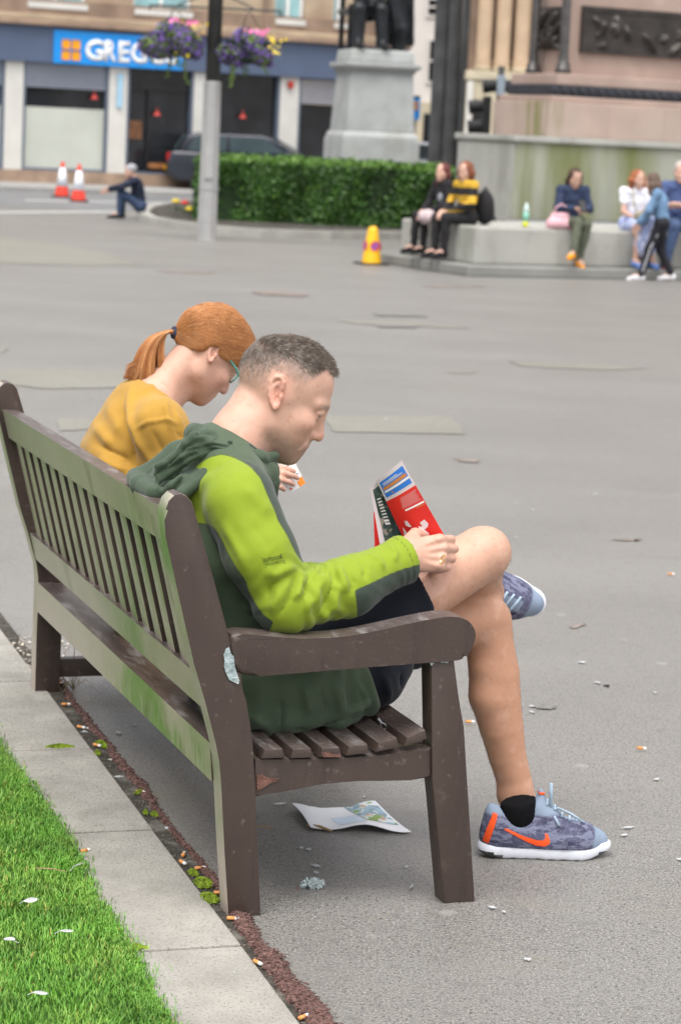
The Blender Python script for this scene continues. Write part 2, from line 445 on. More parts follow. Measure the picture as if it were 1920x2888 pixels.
# ---- crumbling strip of red chippings
M_RED = mat('red_chippings', (.145, .078, .066), rough=.95, var=.45, scale=90, bump=.9, bscale=220)
_n = NB(M_RED); _n.mix(_n.ramp(_n.noise(140, 3), .52, .62, 0, .6), (.30, .17, .145)); _n.mix(_n.ramp(_n.noise(6, 4), .55, .7, 0, .5), (.09, .055, .045))
RL = [(262, 112), (300, 190), (345, 255), (420, 345), (500, 450), (580, 560), (650, 640), (720, 745), (800, 840), (880, 930), (950, 1030), (1020, 1110), (1040, 1190), (1090, 1260), (1150, 1350), (1220, 1450), (1290, 1545), (1360, 1640), (1420, 1700), (1560, 1900), (1700, 2100)]
RR = [(300, 130), (350, 205), (400, 262), (470, 345), (560, 450), (640, 545), (705, 600), (735, 690), (790, 790), (885, 900), (955, 960), (1010, 1050), (1120, 1150), (1195, 1215), (1215, 1330), (1300, 1395), (1330, 1480), (1450, 1575), (1525, 1665), (1640, 1850), (1790, 2050)]
def densify(P_, k=8, jit=.006):
    out = []
    for a, b in zip(P_, P_[1:]):
        A_, B_ = g2(B8(*a)), g2(B8(*b))
        for i in range(k): out.append(A_ + (B_ - A_) * i / k + np.array([random.uniform(-jit, jit), random.uniform(-jit, jit), 0]))
    return out
_l, _rr = densify(RL), densify(RR)
_rr = [a + (b - a) * (.62 if i < .62 * len(_l) else min(1, .62 + (i / len(_l) - .62) * 3)) for i, (a, b) in enumerate(zip(_l, _rr))]
V = []; Fq = []; nx = 9
for i, (a, b) in enumerate(zip(_l, _rr)):
    for j in range(nx):
        t = j / (nx - 1); p = a + (b - a) * t; hgt = .007 * math.sin(math.pi * t) ** .5 + random.uniform(0, .004) * (0 < t < 1)
        V.append((p[0], p[1], .004 + hgt))
for i in range(len(_l) - 1):
    for j in range(nx - 1): Fq.append((i * nx + j, i * nx + j + 1, (i + 1) * nx + j + 1, (i + 1) * nx + j))
strip = npmesh('red_strip', V, Fq, M_RED, smooth=False); strip['kind'] = 'structure'
def pebbles(n, pick, smin, smax, zf=.5):
    base = np.array([(0, 0, 1), (1, 0, -.1), (-.4, .9, 0), (-.5, -.85, .1), (.1, .1, -1)]); fc = np.array([(0, 1, 2), (0, 2, 3), (0, 3, 1), (4, 2, 1), (4, 3, 2), (4, 1, 3)])
    Vs = []; Fs = []
    for i in range(n):
        p = pick(); s = random.uniform(smin, smax); a = random.uniform(0, 6.28); c, s_ = math.cos(a), math.sin(a)
        v = base * s * RNG.uniform(.7, 1.3, (5, 3)); v = np.stack([v[:, 0] * c - v[:, 1] * s_, v[:, 0] * s_ + v[:, 1] * c, v[:, 2] * zf], 1) + p
        Vs.append(v); Fs.append(fc + 5 * i)
    return np.concatenate(Vs), np.concatenate(Fs)
def pick_strip():
    i = min(int(random.random() ** 1.5 * len(_l)), len(_l) - 1); i = len(_l) - 1 - i; t = random.uniform(.0, 1.04); p = _l[i] + (_rr[i] - _l[i]) * t
    return np.array([p[0] + random.gauss(0, .003), p[1] + random.gauss(0, .003), .008 + .006 * max(0, math.sin(math.pi * min(max(t, 0), 1)))])
V, Fq = pebbles(6500, pick_strip, .0015, .0045)
tag(npmesh('red_chippings', V, Fq, M_RED, smooth=False), 'crumbled dark red chippings strewn along the slab edge', 'gravel', kind='stuff')
def pick_grit():
    s = random.uniform(s0, s1); return np.array([*kpt(s, random.uniform(-.05, .004)), .006])
M_GRIT = mat('grit', (.16, .14, .11), var=.5, scale=60, rough=1)
V, Fq = pebbles(2600, pick_grit, .001, .0035)
tag(npmesh('grit', V, Fq, M_GRIT, smooth=False), 'grey grit and dirt in the joint beside the slabs', 'grit', kind='stuff')

# ---- lawn
GE = [(-260, 60), (-120, 250), (0, 450), (130, 620), (250, 790), (330, 930), (385, 1090), (470, 1185), (525, 1290), (600, 1410), (650, 1550), (745, 1690), (860, 1880), (1000, 2150)]
gedge = [g2(B8(q[0] - 8, q[1] + 46))[:2] for q in GE]
M_LAWN = mat('lawn_soil', (.05, .11, .018), rough=1, var=.4, scale=20, bump=.5, bscale=60)
lawn = sheet('lawn', gedge + [kpt(-2.2, 6.0), kpt(14, 9.0), kpt(14, .33)], .010, M_LAWN)
M_GRASS = mat('grass_blades', (.105, .262, .030), rough=.55, var=.3, scale=9, spec=.35)
_n = NB(M_GRASS); _a = _n.attr('tint'); _n.mix(_n.ramp(_a, .45, .95, 0, .8), (.27, .42, .07)); _n.mix(_n.ramp(_a, .0, .25, .7, 0), (.065, .19, .02))
_n.mix(_n.ramp(_a, .965, .985, 0, .8), (.42, .30, .09))
_n.b.inputs['Transmission Weight'].default_value = 0
def inside(p, poly):
    c = False; j = len(poly) - 1
    for i in range(len(poly)):
        if (poly[i][1] > p[1]) != (poly[j][1] > p[1]) and p[0] < (poly[j][0] - poly[i][0]) * (p[1] - poly[i][1]) / (poly[j][1] - poly[i][1]) + poly[i][0]: c = not c
        j = i
    return c
def grass(n, name):
    # sample in strips behind the edge line
    seg = np.array(gedge); L_ = np.linalg.norm(np.diff(seg, axis=0), axis=1)
    sd = RNG.choice(len(L_), n, p=L_ / L_.sum()); t = RNG.random(n); p = seg[sd] + (seg[sd + 1] - seg[sd]) * t[:, None]
    back = np.where(RNG.random(n) < .16, RNG.uniform(-.040, .01, n) * RNG.random(n) ** 1.5, .012 + RNG.random(n) ** 1.05 * .95)
    p = p + KN * back[:, None] + RNG.normal(0, .012, (n, 2))
    Lh = RNG.uniform(.008, .022, n) * np.where(back < .02, .8, 1); az = RNG.uniform(0, 6.283, n)
    lean = RNG.uniform(.1, 1.25, n); w = RNG.uniform(.0007, .0014, n)
    cl = vnoise(np.c_[p, np.zeros(n)], 9, 3); az = az + cl * 2.2
    dx, dy = np.cos(az), np.sin(az)
    V = np.zeros((n, 7, 3)); up = np.array([0, .45, .8, 1.0]); 
    for k in range(4):
        hh = Lh * up[k]; out = lean * Lh * up[k] ** 2 * .8; z = .010 + hh * np.sqrt(np.clip(1 - (lean * up[k] * .45) ** 2, .2, 1))
        cx = p[:, 0] + dx * out; cy = p[:, 1] + dy * out; ww = w * (1, .95, .65, 0)[k]
        if k < 3:
            V[:, 2 * k] = np.stack([cx - dy * ww, cy + dx * ww, z], 1); V[:, 2 * k + 1] = np.stack([cx + dy * ww, cy - dx * ww, z], 1)
        else: V[:, 6] = np.stack([cx, cy, z], 1)
    b = np.arange(n)[:, None] * 7
    tri = np.concatenate([b + np.array([[0, 1, 3]]), b + np.array([[0, 3, 2]]), b + np.array([[2, 3, 5]]), b + np.array([[2, 5, 4]]), b + np.array([[4, 5, 6]])])
    tint = np.repeat(np.clip(RNG.normal(.5, .2, n) + (cl - .5) * .5, 0, .955) + (RNG.random(n) < .03) * .5, 7)
    o = npmesh(name, V.reshape(-1, 3), tri, M_GRASS, attrs={'tint': tint}); return o
tag(grass(170000, 'grass'), 'bright green mown grass at the lower left', 'grass', kind='stuff')

# ---- moss tufts in the joints
M_MOSS = mat('moss', (.19, .27, .018), rough=1, var=.5, scale=60, bump=.8, bscale=300)
def mound(name, c, rx, ry, rz, hgt, m, label, cat, group=None, n=28):
    rx *= .7; ry *= .7
    V = []; F_ = []; R_ = 7; sd = random.random() * 90
    for i in range(R_ + 1):
        for j in range(n):
            a = 2 * math.pi * j / n; r = i / R_; w = 1 + .14 * math.sin(3 * a + sd) + .10 * math.sin(7 * a + sd * 2) + random.uniform(-.06, .06)
            V.append((rx * r * w * math.cos(a), ry * r * w * math.sin(a), hgt * (1 - r * r) + random.uniform(0, .0035) * (i < R_)))
    for i in range(R_):
        for j in range(n): F_.append((i * n + j, i * n + (j + 1) % n, (i + 1) * n + (j + 1) % n, (i + 1) * n + j))
    def pk():
        a = random.uniform(0, 6.283); r = random.random() ** .5 * 1.12; return np.array([rx * r * math.cos(a), ry * r * math.sin(a), hgt * max(0, 1 - r * r) + .002])
    v_, f_ = pebbles(130, pk, .0012, .0034, .9); b0 = len(V); V = list(V) + [tuple(q) for q in v_]; F_ = [tuple(q) for q in F_] + [(a + b0, b + b0, c_ + b0, c_ + b0) for a, b, c_ in f_]
    bm = bmesh.new(); vs_ = [bm.verts.new(q) for q in V]
    for q in F_:
        try: bm.faces.new([vs_[i] for i in dict.fromkeys(q)])
        except ValueError: pass
    o = obj(name, bm, m); o.location = c; o.rotation_euler = (0, 0, rz)
    return tag(o, label, cat, group, None)
for q, rx, ry, lab in (((940, 1060), .030, .055, 'bright yellow green moss cushion beside the near rear bench leg'),
                       ((890, 1015), .014, .03, 'small dark moss tuft just above the bright moss cushion'),
                       ((470, 420), .022, .05, 'moss tuft by the slab joint under the middle of the bench'),
                       ((450, 462), .010, .022, 'tiny moss dot on the slab edge below a larger tuft'),
                       ((645, 645), .020, .014, 'flat moss tuft beside an orange stub on the red strip'),
                       ((712, 745), .012, .02, 'round moss dot where the red strip narrows'),
                       ((670, 738), .008, .014, 'small moss speck on the slab edge beside the narrow strip'),
                       ((275, 432), .055, .022, 'thin line of moss growing in the far slab joint'),
                       ((965, 1130), .025, .05, 'dry brownish moss at the foot of the near rear bench leg'),
                       ((620, 1362), .035, .022, 'yellow moss in the slab joint at the lawn edge')):
    c = g2(B8(*q)); mound('moss', (c[0], c[1], .006), rx, ry, math.radians(17), .008, M_MOSS, lab, 'moss', 'moss tufts in the slab joints')

# ---- repairs, patches and covers in the plaza, flush sheets
M_PATCH = asphalt('pale_patch', (.195, .185, .155), (.28, .27, .23), bump=.2, stains=False)
M_RUST = mat('rusty_stain', (.20, .165, .145), rough=.95, var=.35, scale=14, bump=.4, bscale=200)
M_DARKP = asphalt('dark_patch', (.145, .14, .132), (.22, .21, .19), stains=False)
def patch(name, pts, z, m, jag=.012, k=6):
    P_ = [g2(DD(*q)) for q in pts]; out = []
    for a, b in zip(P_, P_[1:] + P_[:1]):
        for i in range(k):
            p = a + (b - a) * i / k; j = jag if i else jag * .4
            out.append((p[0] + random.uniform(-j, j), p[1] + random.uniform(-j, j)))
    return sheet(name, out, z, m)
patch('asphalt_patch', [(745, 959), (1040, 960), (1070, 1001), (770, 996)], .004, M_PATCH, .012)
patch('asphalt_patch', [(-60, 852), (130, 850), (325, 855), (345, 892), (120, 897), (-60, 880)], .004, M_PATCH, .03)
patch('asphalt_patch', [(135, 963), (215, 968), (330, 985), (140, 993)], .004, M_PATCH, .02)
patch('asphalt_patch', [(-40, 545), (120, 560), (260, 590), (330, 612), (100, 610), (-40, 605)], .004, M_PATCH, .06)
patch('asphalt_patch', [(1170, 832), (1370, 842), (1500, 850), (1370, 853), (1200, 845)], .004, M_PATCH, .03)
patch('asphalt_patch', [(770, 735), (960, 742), (1090, 757), (960, 752), (800, 745)], .004, M_PATCH, .05)
patch('cover_plate', [(858, 722), (975, 725), (985, 731), (865, 729)], .008, M_DARKP, .01)
patch('cover_plate', [(865, 749), (955, 751), (962, 756), (872, 755)], .008, M_DARKP, .01)
patch('rust_stain', [(582, 672), (650, 673), (716, 679), (700, 684), (600, 680)], .008, M_RUST, .05)
patch('rust_stain', [(360, 625), (490, 627), (480, 631), (380, 629)], .004, M_RUST, .05)
patch('rust_stain', [(970, 659), (1120, 660), (1100, 663), (990, 662)], .004, M_RUST, .05)
patch('rust_stain', [(1045, 1057), (1110, 1061), (1100, 1067), (1060, 1065)], .004, M_RUST, .02)
patch('rust_stain', [(1405, 1242), (1475, 1243), (1460, 1248), (1425, 1247)], .004, M_RUST, .02)
patch('rust_stain', [(1310, 1445), (1345, 1436), (1350, 1440), (1320, 1450)], .004, M_RUST, .008)
patch('pothole', [(1222, 1626), (1262, 1620), (1285, 1628), (1270, 1637), (1235, 1634)], .004, M_DARKP, .006)
patch('asphalt_patch', [(1030, 855), (1095, 857), (1090, 861), (1040, 860)], .004, M_PATCH, .02)
patch('asphalt_patch', [(0, 800), (20, 802), (10, 812), (0, 812)], .004, M_PATCH, .02)
# =================================================================== the street behind: road, shop, monuments
def dpt(x, y, Y): return at_depth(*DD(x, y), Y)
FG = gnd(*DD(0, 429)); FA = math.radians(27); FX = np.array([math.cos(FA), math.sin(FA), 0]); FN = np.array([-math.sin(FA), math.cos(FA), 0])
def fac(x, y, off=0.0):
    """displayed pixel (1568 wide) -> (u along the shop front, z)"""
    v = ray(*DD(x, y)); t = ((FG - CAMO) @ FN - off) / (v @ FN); P = CAMO + v * t
    return (P - FG) @ FX, P[2]
def fw(u, n=0, z=0): return FG + FX * u - FN * n + np.array([0, 0, z])      # n = metres out from the wall
# road and far pavement
sheet('road', [fw(-60, 12.6)[:2], fw(60, 12.6)[:2], fw(60, 3.6)[:2], fw(-60, 3.6)[:2]], .004, M_ROAD)
M_LINE = mat('road_paint', (.36, .36, .35), rough=.8, var=.15, scale=5)
sheet('road_marking', [gnd(*DD(-80, 489))[:2], gnd(*DD(270, 486))[:2], gnd(*DD(270, 490.5))[:2], gnd(*DD(-80, 494))[:2]], .008, M_LINE)
sheet('road_marking', [gnd(*DD(58, 461))[:2], gnd(*DD(440, 468))[:2], gnd(*DD(440, 471))[:2], gnd(*DD(58, 464))[:2]], .008, M_LINE)
M_PAVE = mat('far_pavement', (.27, .265, .255), rough=.9, var=.12, scale=1.2, bump=.2, bscale=40)
bm = bmesh.new(); prism(bm, [tuple(fw(u, n)[:2]) for u, n in ((-60, 3.6), (60, 3.6), (60, -2), (-60, -2))], 'z', -.05, .12, bev=.02)
o = obj('far_pavement', bm, M_PAVE); o['kind'] = 'structure'

# ---- shop building
M_SAND = mat('sandstone', (.42, .33, .23), rough=.9, var=.18, scale=1.1, bump=.3, bscale=30)
_n = NB(M_SAND); _n.mix(_n.ramp(_n.noise(.5, 6, (1, 1, 2.5)), .48, .70, 0, .7), (.30, .20, .14))
M_SANDD = mat('weathered_sandstone', (.27, .19, .14), rough=.9, var=.25, scale=1.4, bump=.3, bscale=30)
M_SLATE = mat('fascia_slate_blue', (.085, .115, .185), rough=.55, var=.06, scale=2)
M_SBLUE = mat('sign_blue', (.012, .27, .74), rough=.4, var=.03)
M_WHITE = mat('white_letter', (.85, .85, .83), rough=.5, var=.02)
M_ORANGE = mat('sign_orange', (.85, .36, .01), rough=.5, var=.03)
M_PIL = mat('white_pilaster', (.60, .585, .545), rough=.7, var=.06, scale=2)
M_CREAM = mat('cream_panel', (.50, .52, .46), rough=.4, var=.05, scale=1.5)
M_TEAL = mat('teal_pane', (.28, .48, .50), rough=.15, var=.25, scale=1.5, spec=.6)
M_DARK = mat('dark_glass', (.014, .015, .018), rough=.12, var=.5, scale=1.2, spec=.6)
M_FRAME = mat('slate_frame', (.11, .135, .18), rough=.5, var=.05)
M_SHUT = mat('shutter_slat', (.19, .215, .27), rough=.45, var=.05)
M_PLINTH = mat('brown_stone', (.33, .235, .17), rough=.9, var=.2, scale=3, bump=.3, bscale=40)
M_REDL = mat('red_lampshade', (.40, .03, .02), rough=.5, var=.1)
M_BLK = mat('black_paint', (.012, .012, .013), rough=.45, var=.2)
shop = empty('shop_building', tuple(FG), FA, 'sandstone building with a slate blue shop fascia and a bakery at street level', 'building')
def U(x, y): return fac(x, y)[0]
def Z(x, y): return fac(x, y)[1]
def sbox(name, x0, x1, z0, z1, n0, n1, m, parent=shop, bev=0.0):      # n measured outwards from the wall
    return boxm(name, x0, x1, -n1, -n0, z0, z1, m, parent, bev)
uL, uR = -9.0, U(938, 60)
zP = Z(200, 396); zF0 = Z(200, 150); zF1 = Z(200, 66)
zC = zF1 + .42
sbox('plinth', uL, uR, .1, zP, -.3, .06, M_PLINTH)
cols = [(10, 52), (249, 291), (444, 470), (642.5, 685)]
ends = [(U(a, 250), U(b, 250)) for a, b in cols]
for a, b in ends: sbox('pilaster', a, b, zP, zF0, -.3, .05, M_PIL)
sbox('fascia', uL, uR, zF0, zF1, -.3, .16, M_SLATE, bev=.01)
sbox('cornice', uL, uR, zF1, zF1 + .12, -.3, .30, M_SANDD, bev=.03)
sbox('cornice', uL, uR, zF1 + .12, zF1 + .26, -.3, .2, M_SAND, bev=.03)
sbox('string_course', uL, uR, zF1 + .26, zF1 + .62, -.3, .07, M_SANDD)
# upper windows
wins = [(62, 200, 18), (308, 442, 26), (633, 702, 42), (768, 800, 45)]
zb = [Z((a + b) / 2, y) for a, b, y in wins]
sill = sum(zb) / len(zb)
edges = [uL] + [w for a, b, y in wins for w in (U(a, 20), U(b, 20))] + [uR]
for i in range(0, len(edges), 2):
    sbox('wall', edges[i], edges[i + 1], zF1 + .62, 12, -.3, 0, M_SAND)
for a, b, y in wins:
    u0, u1 = U(a, 20), U(b, 20)
    sbox('wall', u0, u1, zF1 + .62, sill - .14, -.3, 0, M_SAND)
    sbox('wall', u0, u1, sill + 2.2, 12, -.3, 0, M_SAND)
    f_ = sbox('window', u0, u1, sill - .14, sill, -.25, .10, M_PIL)
    sbox('pane', u0 + .06, u1 - .06, sill + .06, sill + 2.2, -.22, -.20, M_TEAL, f_)
    for c in (u0 + .03, (u0 + u1) / 2, u1 - .03): sbox('mullion', c - .04, c + .04, sill, sill + 2.2, -.2, -.12, M_WHITE, f_)
    sbox('mullion', u0 + .07, u1 - .07, sill, sill + .06, -.2, -.12, M_WHITE, f_)
sbox('downpipe', U(610, 40) - .06, U(610, 40) + .06, zF1 + .3, 12, .0, .12, M_SANDD)
# shop windows
def bay(u0, u1, kind):
    w = sbox('shop_window', u0, u1, zP, zP + .06, -.2, .03, M_FRAME)
    sbox('frame', u0, u0 + .07, zP + .06, zF0, -.2, .03, M_FRAME, w); sbox('frame', u1 - .07, u1, zP + .06, zF0, -.2, .03, M_FRAME, w)
    hz = zF0 - zP
    if kind == 'cream':
        sbox('panel', u0 + .07, u1 - .07, zP + .06, zP + hz * .59, -.1, -.06, M_CREAM, w)
        sbox('pane', u0 + .07, u1 - .07, zP + hz * .59, zF0 - hz * .23, -.14, -.12, M_DARK, w)
    else: sbox('pane', u0 + .07, u1 - .07, zP + .06, zF0 - (hz * .25 if kind == 'slat' else 0), -.14, -.12, M_DARK, w)
    if kind in ('cream', 'slat'):
        s0_ = zF0 - hz * (.23 if kind == 'cream' else .25); n = 8
        for k in range(n):
            zz = s0_ + (zF0 - s0_) * k / n
            sbox('slat', u0 + .07, u1 - .07, zz + .012, zz + (zF0 - s0_) / n - .004, -.1, .015 - .01 * (k % 2), M_SHUT, w)
    return w
bay(uL, ends[0][0], 'cream'); bay(ends[0][1], ends[1][0], 'cream')
w = bay(ends[1][1], ends[2][0], 'dark')
um = (ends[1][1] + ends[2][0]) / 2
sbox('transom', ends[1][1] + .07, ends[2][0] - .07, zP + 2.05, zP + 2.12, -.12, -.04, M_BLK, w); sbox('frame', um - .3, um - .24, zP + .06, zP + 2.05, -.12, -.04, M_BLK, w)
sbox('notice', U(301, 300), U(331, 300), Z(316, 320), Z(316, 278), -.118, -.11, mat('wood_notice', (.16, .07, .03), var=.3), w)
sbox('threshold', U(340, 380), U(385, 380), Z(360, 388), Z(360, 376), -.118, -.06, mat('tan_mat', (.30, .13, .05), var=.2), w)
bay(ends[2][1], ends[3][0], 'dark'); bay(ends[3][1], U(780, 250), 'slat')
sbox('shop_window', U(780, 250) + .02, uR, zP, zF0, -.2, 0, M_PIL)
sbox('hanging_notice', U(268, 200), U(280, 200), Z(274, 248), Z(274, 170), .06, .10, mat('pale_blue_notice', (.35, .55, .70), var=.3, scale=20))
sbox('alarm_box', U(660, 195), U(671, 195), Z(665, 203), Z(665, 187), .06, .14, M_REDL)
for x, y, n_ in ((360, 260, 0), (557, 266, 0), (216, 222, 0)):
    bm = bmesh.new(); lathe(bm, [(.010, .20), (.016, .10), (.04, .085), (.10, 0)], 14)
    u_, z_ = fac(x, y + 6, .0)
    l = obj('pendant_lamp', bm, M_REDL); l.location = tuple(fw(u_, -.02 if n_ else .05, z_)); l.rotation_euler = (0, 0, FA)
    tag(l, {360: 'red lampshade seen in the dark bakery doorway', 557: 'red lampshade in the dark window right of the lamp post', 216: 'red lamp at the top of the cream panelled window'}[x], 'lamp', 'red pendant lamps in the bakery')
# sign
sx0, sx1 = U(118, 110), U(414, 130)
zs0, zs1 = Z(260, 153), Z(260, 78)
sign = sbox('sign_panel', sx0, sx1, zs0, zs1, .17, .20, M_SBLUE)
def text_mesh(txt, size, ext=.01, bold=.0, res=3):
    c = bpy.data.curves.new('t', 'FONT'); c.body = txt; c.size = size; c.extrude = ext; c.offset = bold; c.resolution_u = res
    o = bpy.data.objects.new('t', c); COL.objects.link(o); dg = bpy.context.evaluated_depsgraph_get(); dg.update()
    me = bpy.data.meshes.new_from_object(o.evaluated_get(dg)); bpy.data.objects.remove(o); return me
def text_obj(name, txt, x0, x1, z0, z1, n, m, parent, bold=0.0, ext=.012):
    me = text_mesh(txt, 1.0, 0.0, bold); co = np.zeros(len(me.vertices) * 3); me.vertices.foreach_get('co', co); co = co.reshape(-1, 3)
    lo, hi = co.min(0), co.max(0)
    u = x0 + (co[:, 0] - lo[0]) / (hi[0] - lo[0]) * (x1 - x0); z = z0 + (co[:, 1] - lo[1]) / (hi[1] - lo[1]) * (z1 - z0)
    me.vertices.foreach_set('co', np.stack([u, np.full(len(u), -n), z], 1).astype(np.float32).ravel()); me.update()
    bm = bmesh.new(); bm.from_mesh(me); bmesh.ops.solidify(bm, geom=list(bm.faces), thickness=ext)
    return obj(name, bm, m, parent)
lets = 'GREGGS'; xs = [(190, 233), (234.5, 262), (266, 293), (294.5, 333), (335, 374), (376, 404)]
zt = Z(290, 145), Z(290, 96)
for ch, (a, b) in zip(lets, xs): text_obj('letter', ch, U(a, 120), U(b, 120), zt[0], zt[1], .215, M_WHITE, sign, bold=.035)
for a, b in ((136, 155), (159, 178)):
    for y0, y1 in ((117.5, 138), (91.5, 113)):
        sbox('logo_square', U(a, 115), U(b, 115), Z(157, y1), Z(157, y0), .201, .212, M_ORANGE, sign, bev=.03)

# ---- buildings in the gap of the street
def rot_box(name, p, ang, w, d, z0, z1, m, parent=None): pass
MB_ = mat('pale_render', (.62, .58, .54), rough=.8, var=.06, scale=1)
wb = dpt(944, 300, 74); wB = empty('white_building', (wb[0], wb[1], 0), 0, 'pale rendered building seen in the gap right of the statue', 'building')
wr = dpt(1010, 300, 74)[0] - wb[0]
boxm('wall', -.2, wr + 1.5, 0, 6, 0, 14, MB_, wB)
M_CREAMS = mat('cream_stone', (.50, .44, .32), rough=.85, var=.15, scale=1.5)
boxm('shopfront', -.2, wr + 1.5, -.12, -.002, 0, dpt(985, 190, 74)[2] - .6, M_CREAMS, wB)
boxm('shop_opening', wr * .45, wr + .5, -.16, -.122, 0, dpt(985, 262, 74)[2], M_DARK, wB)
for y0, y1 in ((0, 32), (95, 185), (-190, -90)):
    a, b = dpt(986, y1, 74), dpt(1004, y0, 74)
    w = boxm('window', a[0] - wb[0] - .08, b[0] - wb[0] + .3, -.05, -.002, a[2] - .1, b[2] + .1, MB_, wB)
    boxm('pane', a[0] - wb[0], b[0] - wb[0] + .25, -.07, -.051, a[2], b[2], M_DARK, w)
    zz = (a[2] + b[2]) / 2; boxm('mullion', a[0] - wb[0], b[0] - wb[0] + .25, -.09, -.071, zz - .03, zz + .03, MB_, w)
tb = dpt(925, 300, 92); tB = empty('tan_building', (tb[0], tb[1], 0), 0, 'tan stone building far down the street behind the statue', 'building')
boxm('wall', -6, 1.6, 0, 6, 0, 16, M_SAND, tB)
a = dpt(941, 28, 92); bm = bmesh.new(); prism(bm, [(.42 * math.cos(t * .314), .42 * math.sin(t * .314)) for t in range(20)], 'y', -.3, -.02)
c_ = obj('clock_face', bm, M_WHITE, tB); c_.location = (a[0] - tb[0], 0, a[2])
# blue hanging sign with orange squares
hs0, hs1 = dpt(944, 275, 66), dpt(968, 226, 66)
hang = empty('hanging_sign', (hs0[0], hs0[1], hs0[2]), 0, 'small blue hanging sign with orange squares right of the statue plinth', 'sign')
hw, hh = hs1[0] - hs0[0], hs1[2] - hs0[2]
boxm('panel', 0, hw, 0, .08, 0, hh, M_SBLUE, hang)
for i in (0, 1):
    for j in (0, 1): boxm('logo_square', hw * (.12 + .36 * i), hw * (.40 + .36 * i), -.012, -.001, hh * (.45 + .22 * j), hh * (.62 + .22 * j), M_ORANGE, hang)
boxm('bracket', -.5, hw, .085, .12, hh, hh + .06, M_BLK, hang)
boxm('post', hw * .3, hw * .3 + .12, .085, .2, -hs0[2], 0, M_CREAMS, hang)
# dark clustered columns
M_DKST = mat('blackened_stone', (.065, .068, .07), rough=.85, var=.3, scale=2, bump=.3, bscale=20)
_n = NB(M_DKST); _n.mix(_n.ramp(_n.noise(.8, 5, (1, 1, .3)), .55, .75, 0, .5), (.10, .115, .05)); _n.mix(_n.ramp(_n.noise(2.2, 5, (1, 1, .2)), .55, .72, 0, .5), (.16, .165, .165))
dc = dpt(1045, 335, 62); dC = empty('column_cluster', (dc[0], dc[1], 0), 0, 'cluster of three tall blackened fluted stone columns', 'columns')
for x0, x1 in ((996, 1027), (1027, 1059), (1060, 1093)):
    l_, r_ = dpt(x0, 150, 62), dpt(x1, 150, 62); r = (r_[0] - l_[0]) / 2 * 1.02; cx = (l_[0] + r_[0]) / 2 - dc[0]
    bm = bmesh.new(); n = 32; rings = []
    for z, k in ((0, 1.25), (.5, 1.25), (.55, 1.1), (.8, 1.02), (4, 1.0), (14, .88)):
        rings.append([bm.verts.new((cx + r * k * (1 - .10 * (i % 2)) * math.cos(i * 2 * math.pi / n), r * k * (1 - .10 * (i % 2)) * math.sin(i * 2 * math.pi / n), z)) for i in range(n)])
    for a, b in zip(rings, rings[1:]):
        for i in range(n): bm.faces.new((a[i], a[(i + 1) % n], b[(i + 1) % n], b[i]))
    bm.faces.new(rings[-1])
    obj('column', bm, M_DKST, dC)
# tan columned building
M_TANC = mat('tan_column_stone', (.47, .345, .235), rough=.85, var=.12, scale=1.5, bump=.2, bscale=20)
tcp = dpt(1070, 300, 60); tC = empty('columned_building', (tcp[0], tcp[1], 0), 0, 'tan stone building with round columns on a high pedestal', 'building')
def tx(x): return dpt(x, 200, 60)[0] - tcp[0]
def tz(y): return dpt(1150, y, 60)[2]
boxm('wall', tx(1080), tx(1260), .9, 3, 0, 16, M_SANDD, tC)
boxm('pedestal', tx(1071), tx(1262), -.05, .89, tz(186), tz(165), M_CREAMS, tC, .02)
boxm('pedestal_wall', tx(1076), tx(1262), .0, .89, 0, tz(187), M_CREAMS, tC)
boxm('doorway', tx(1091), tx(1122), -.03, -.002, 0, tz(232), M_BLK, tC)
boxm('door_pilaster', tx(1075), tx(1089), -.06, -.003, 0, tz(190), M_PIL, tC)
for x0, x1 in ((1089, 1131), (1132, 1175), (1176, 1219), (1220, 1262)):
    r = (tx(x1) - tx(x0)) / 2 * .82; cx = (tx(x0) + tx(x1)) / 2; z0 = tz(165) + .002
    bm = bmesh.new(); lathe(bm, [(r * 1.15, z0), (r * 1.15, z0 + .12), (r * 1.05, z0 + .17), (r * 1.12, z0 + .25), (r, z0 + .34), (r, z0 + 3), (r * .9, z0 + 10)], 24, cx, .40)
    c_ = obj('column', bm, M_TANC, tC, True)
    bm = bmesh.new(); lathe(bm, [(r * 1.17, z0 + .001), (r * 1.17, z0 + .1), (r * 1.07, z0 + .16)], 24, cx, .40); obj('column_base', bm, M_CREAMS, c_, True)
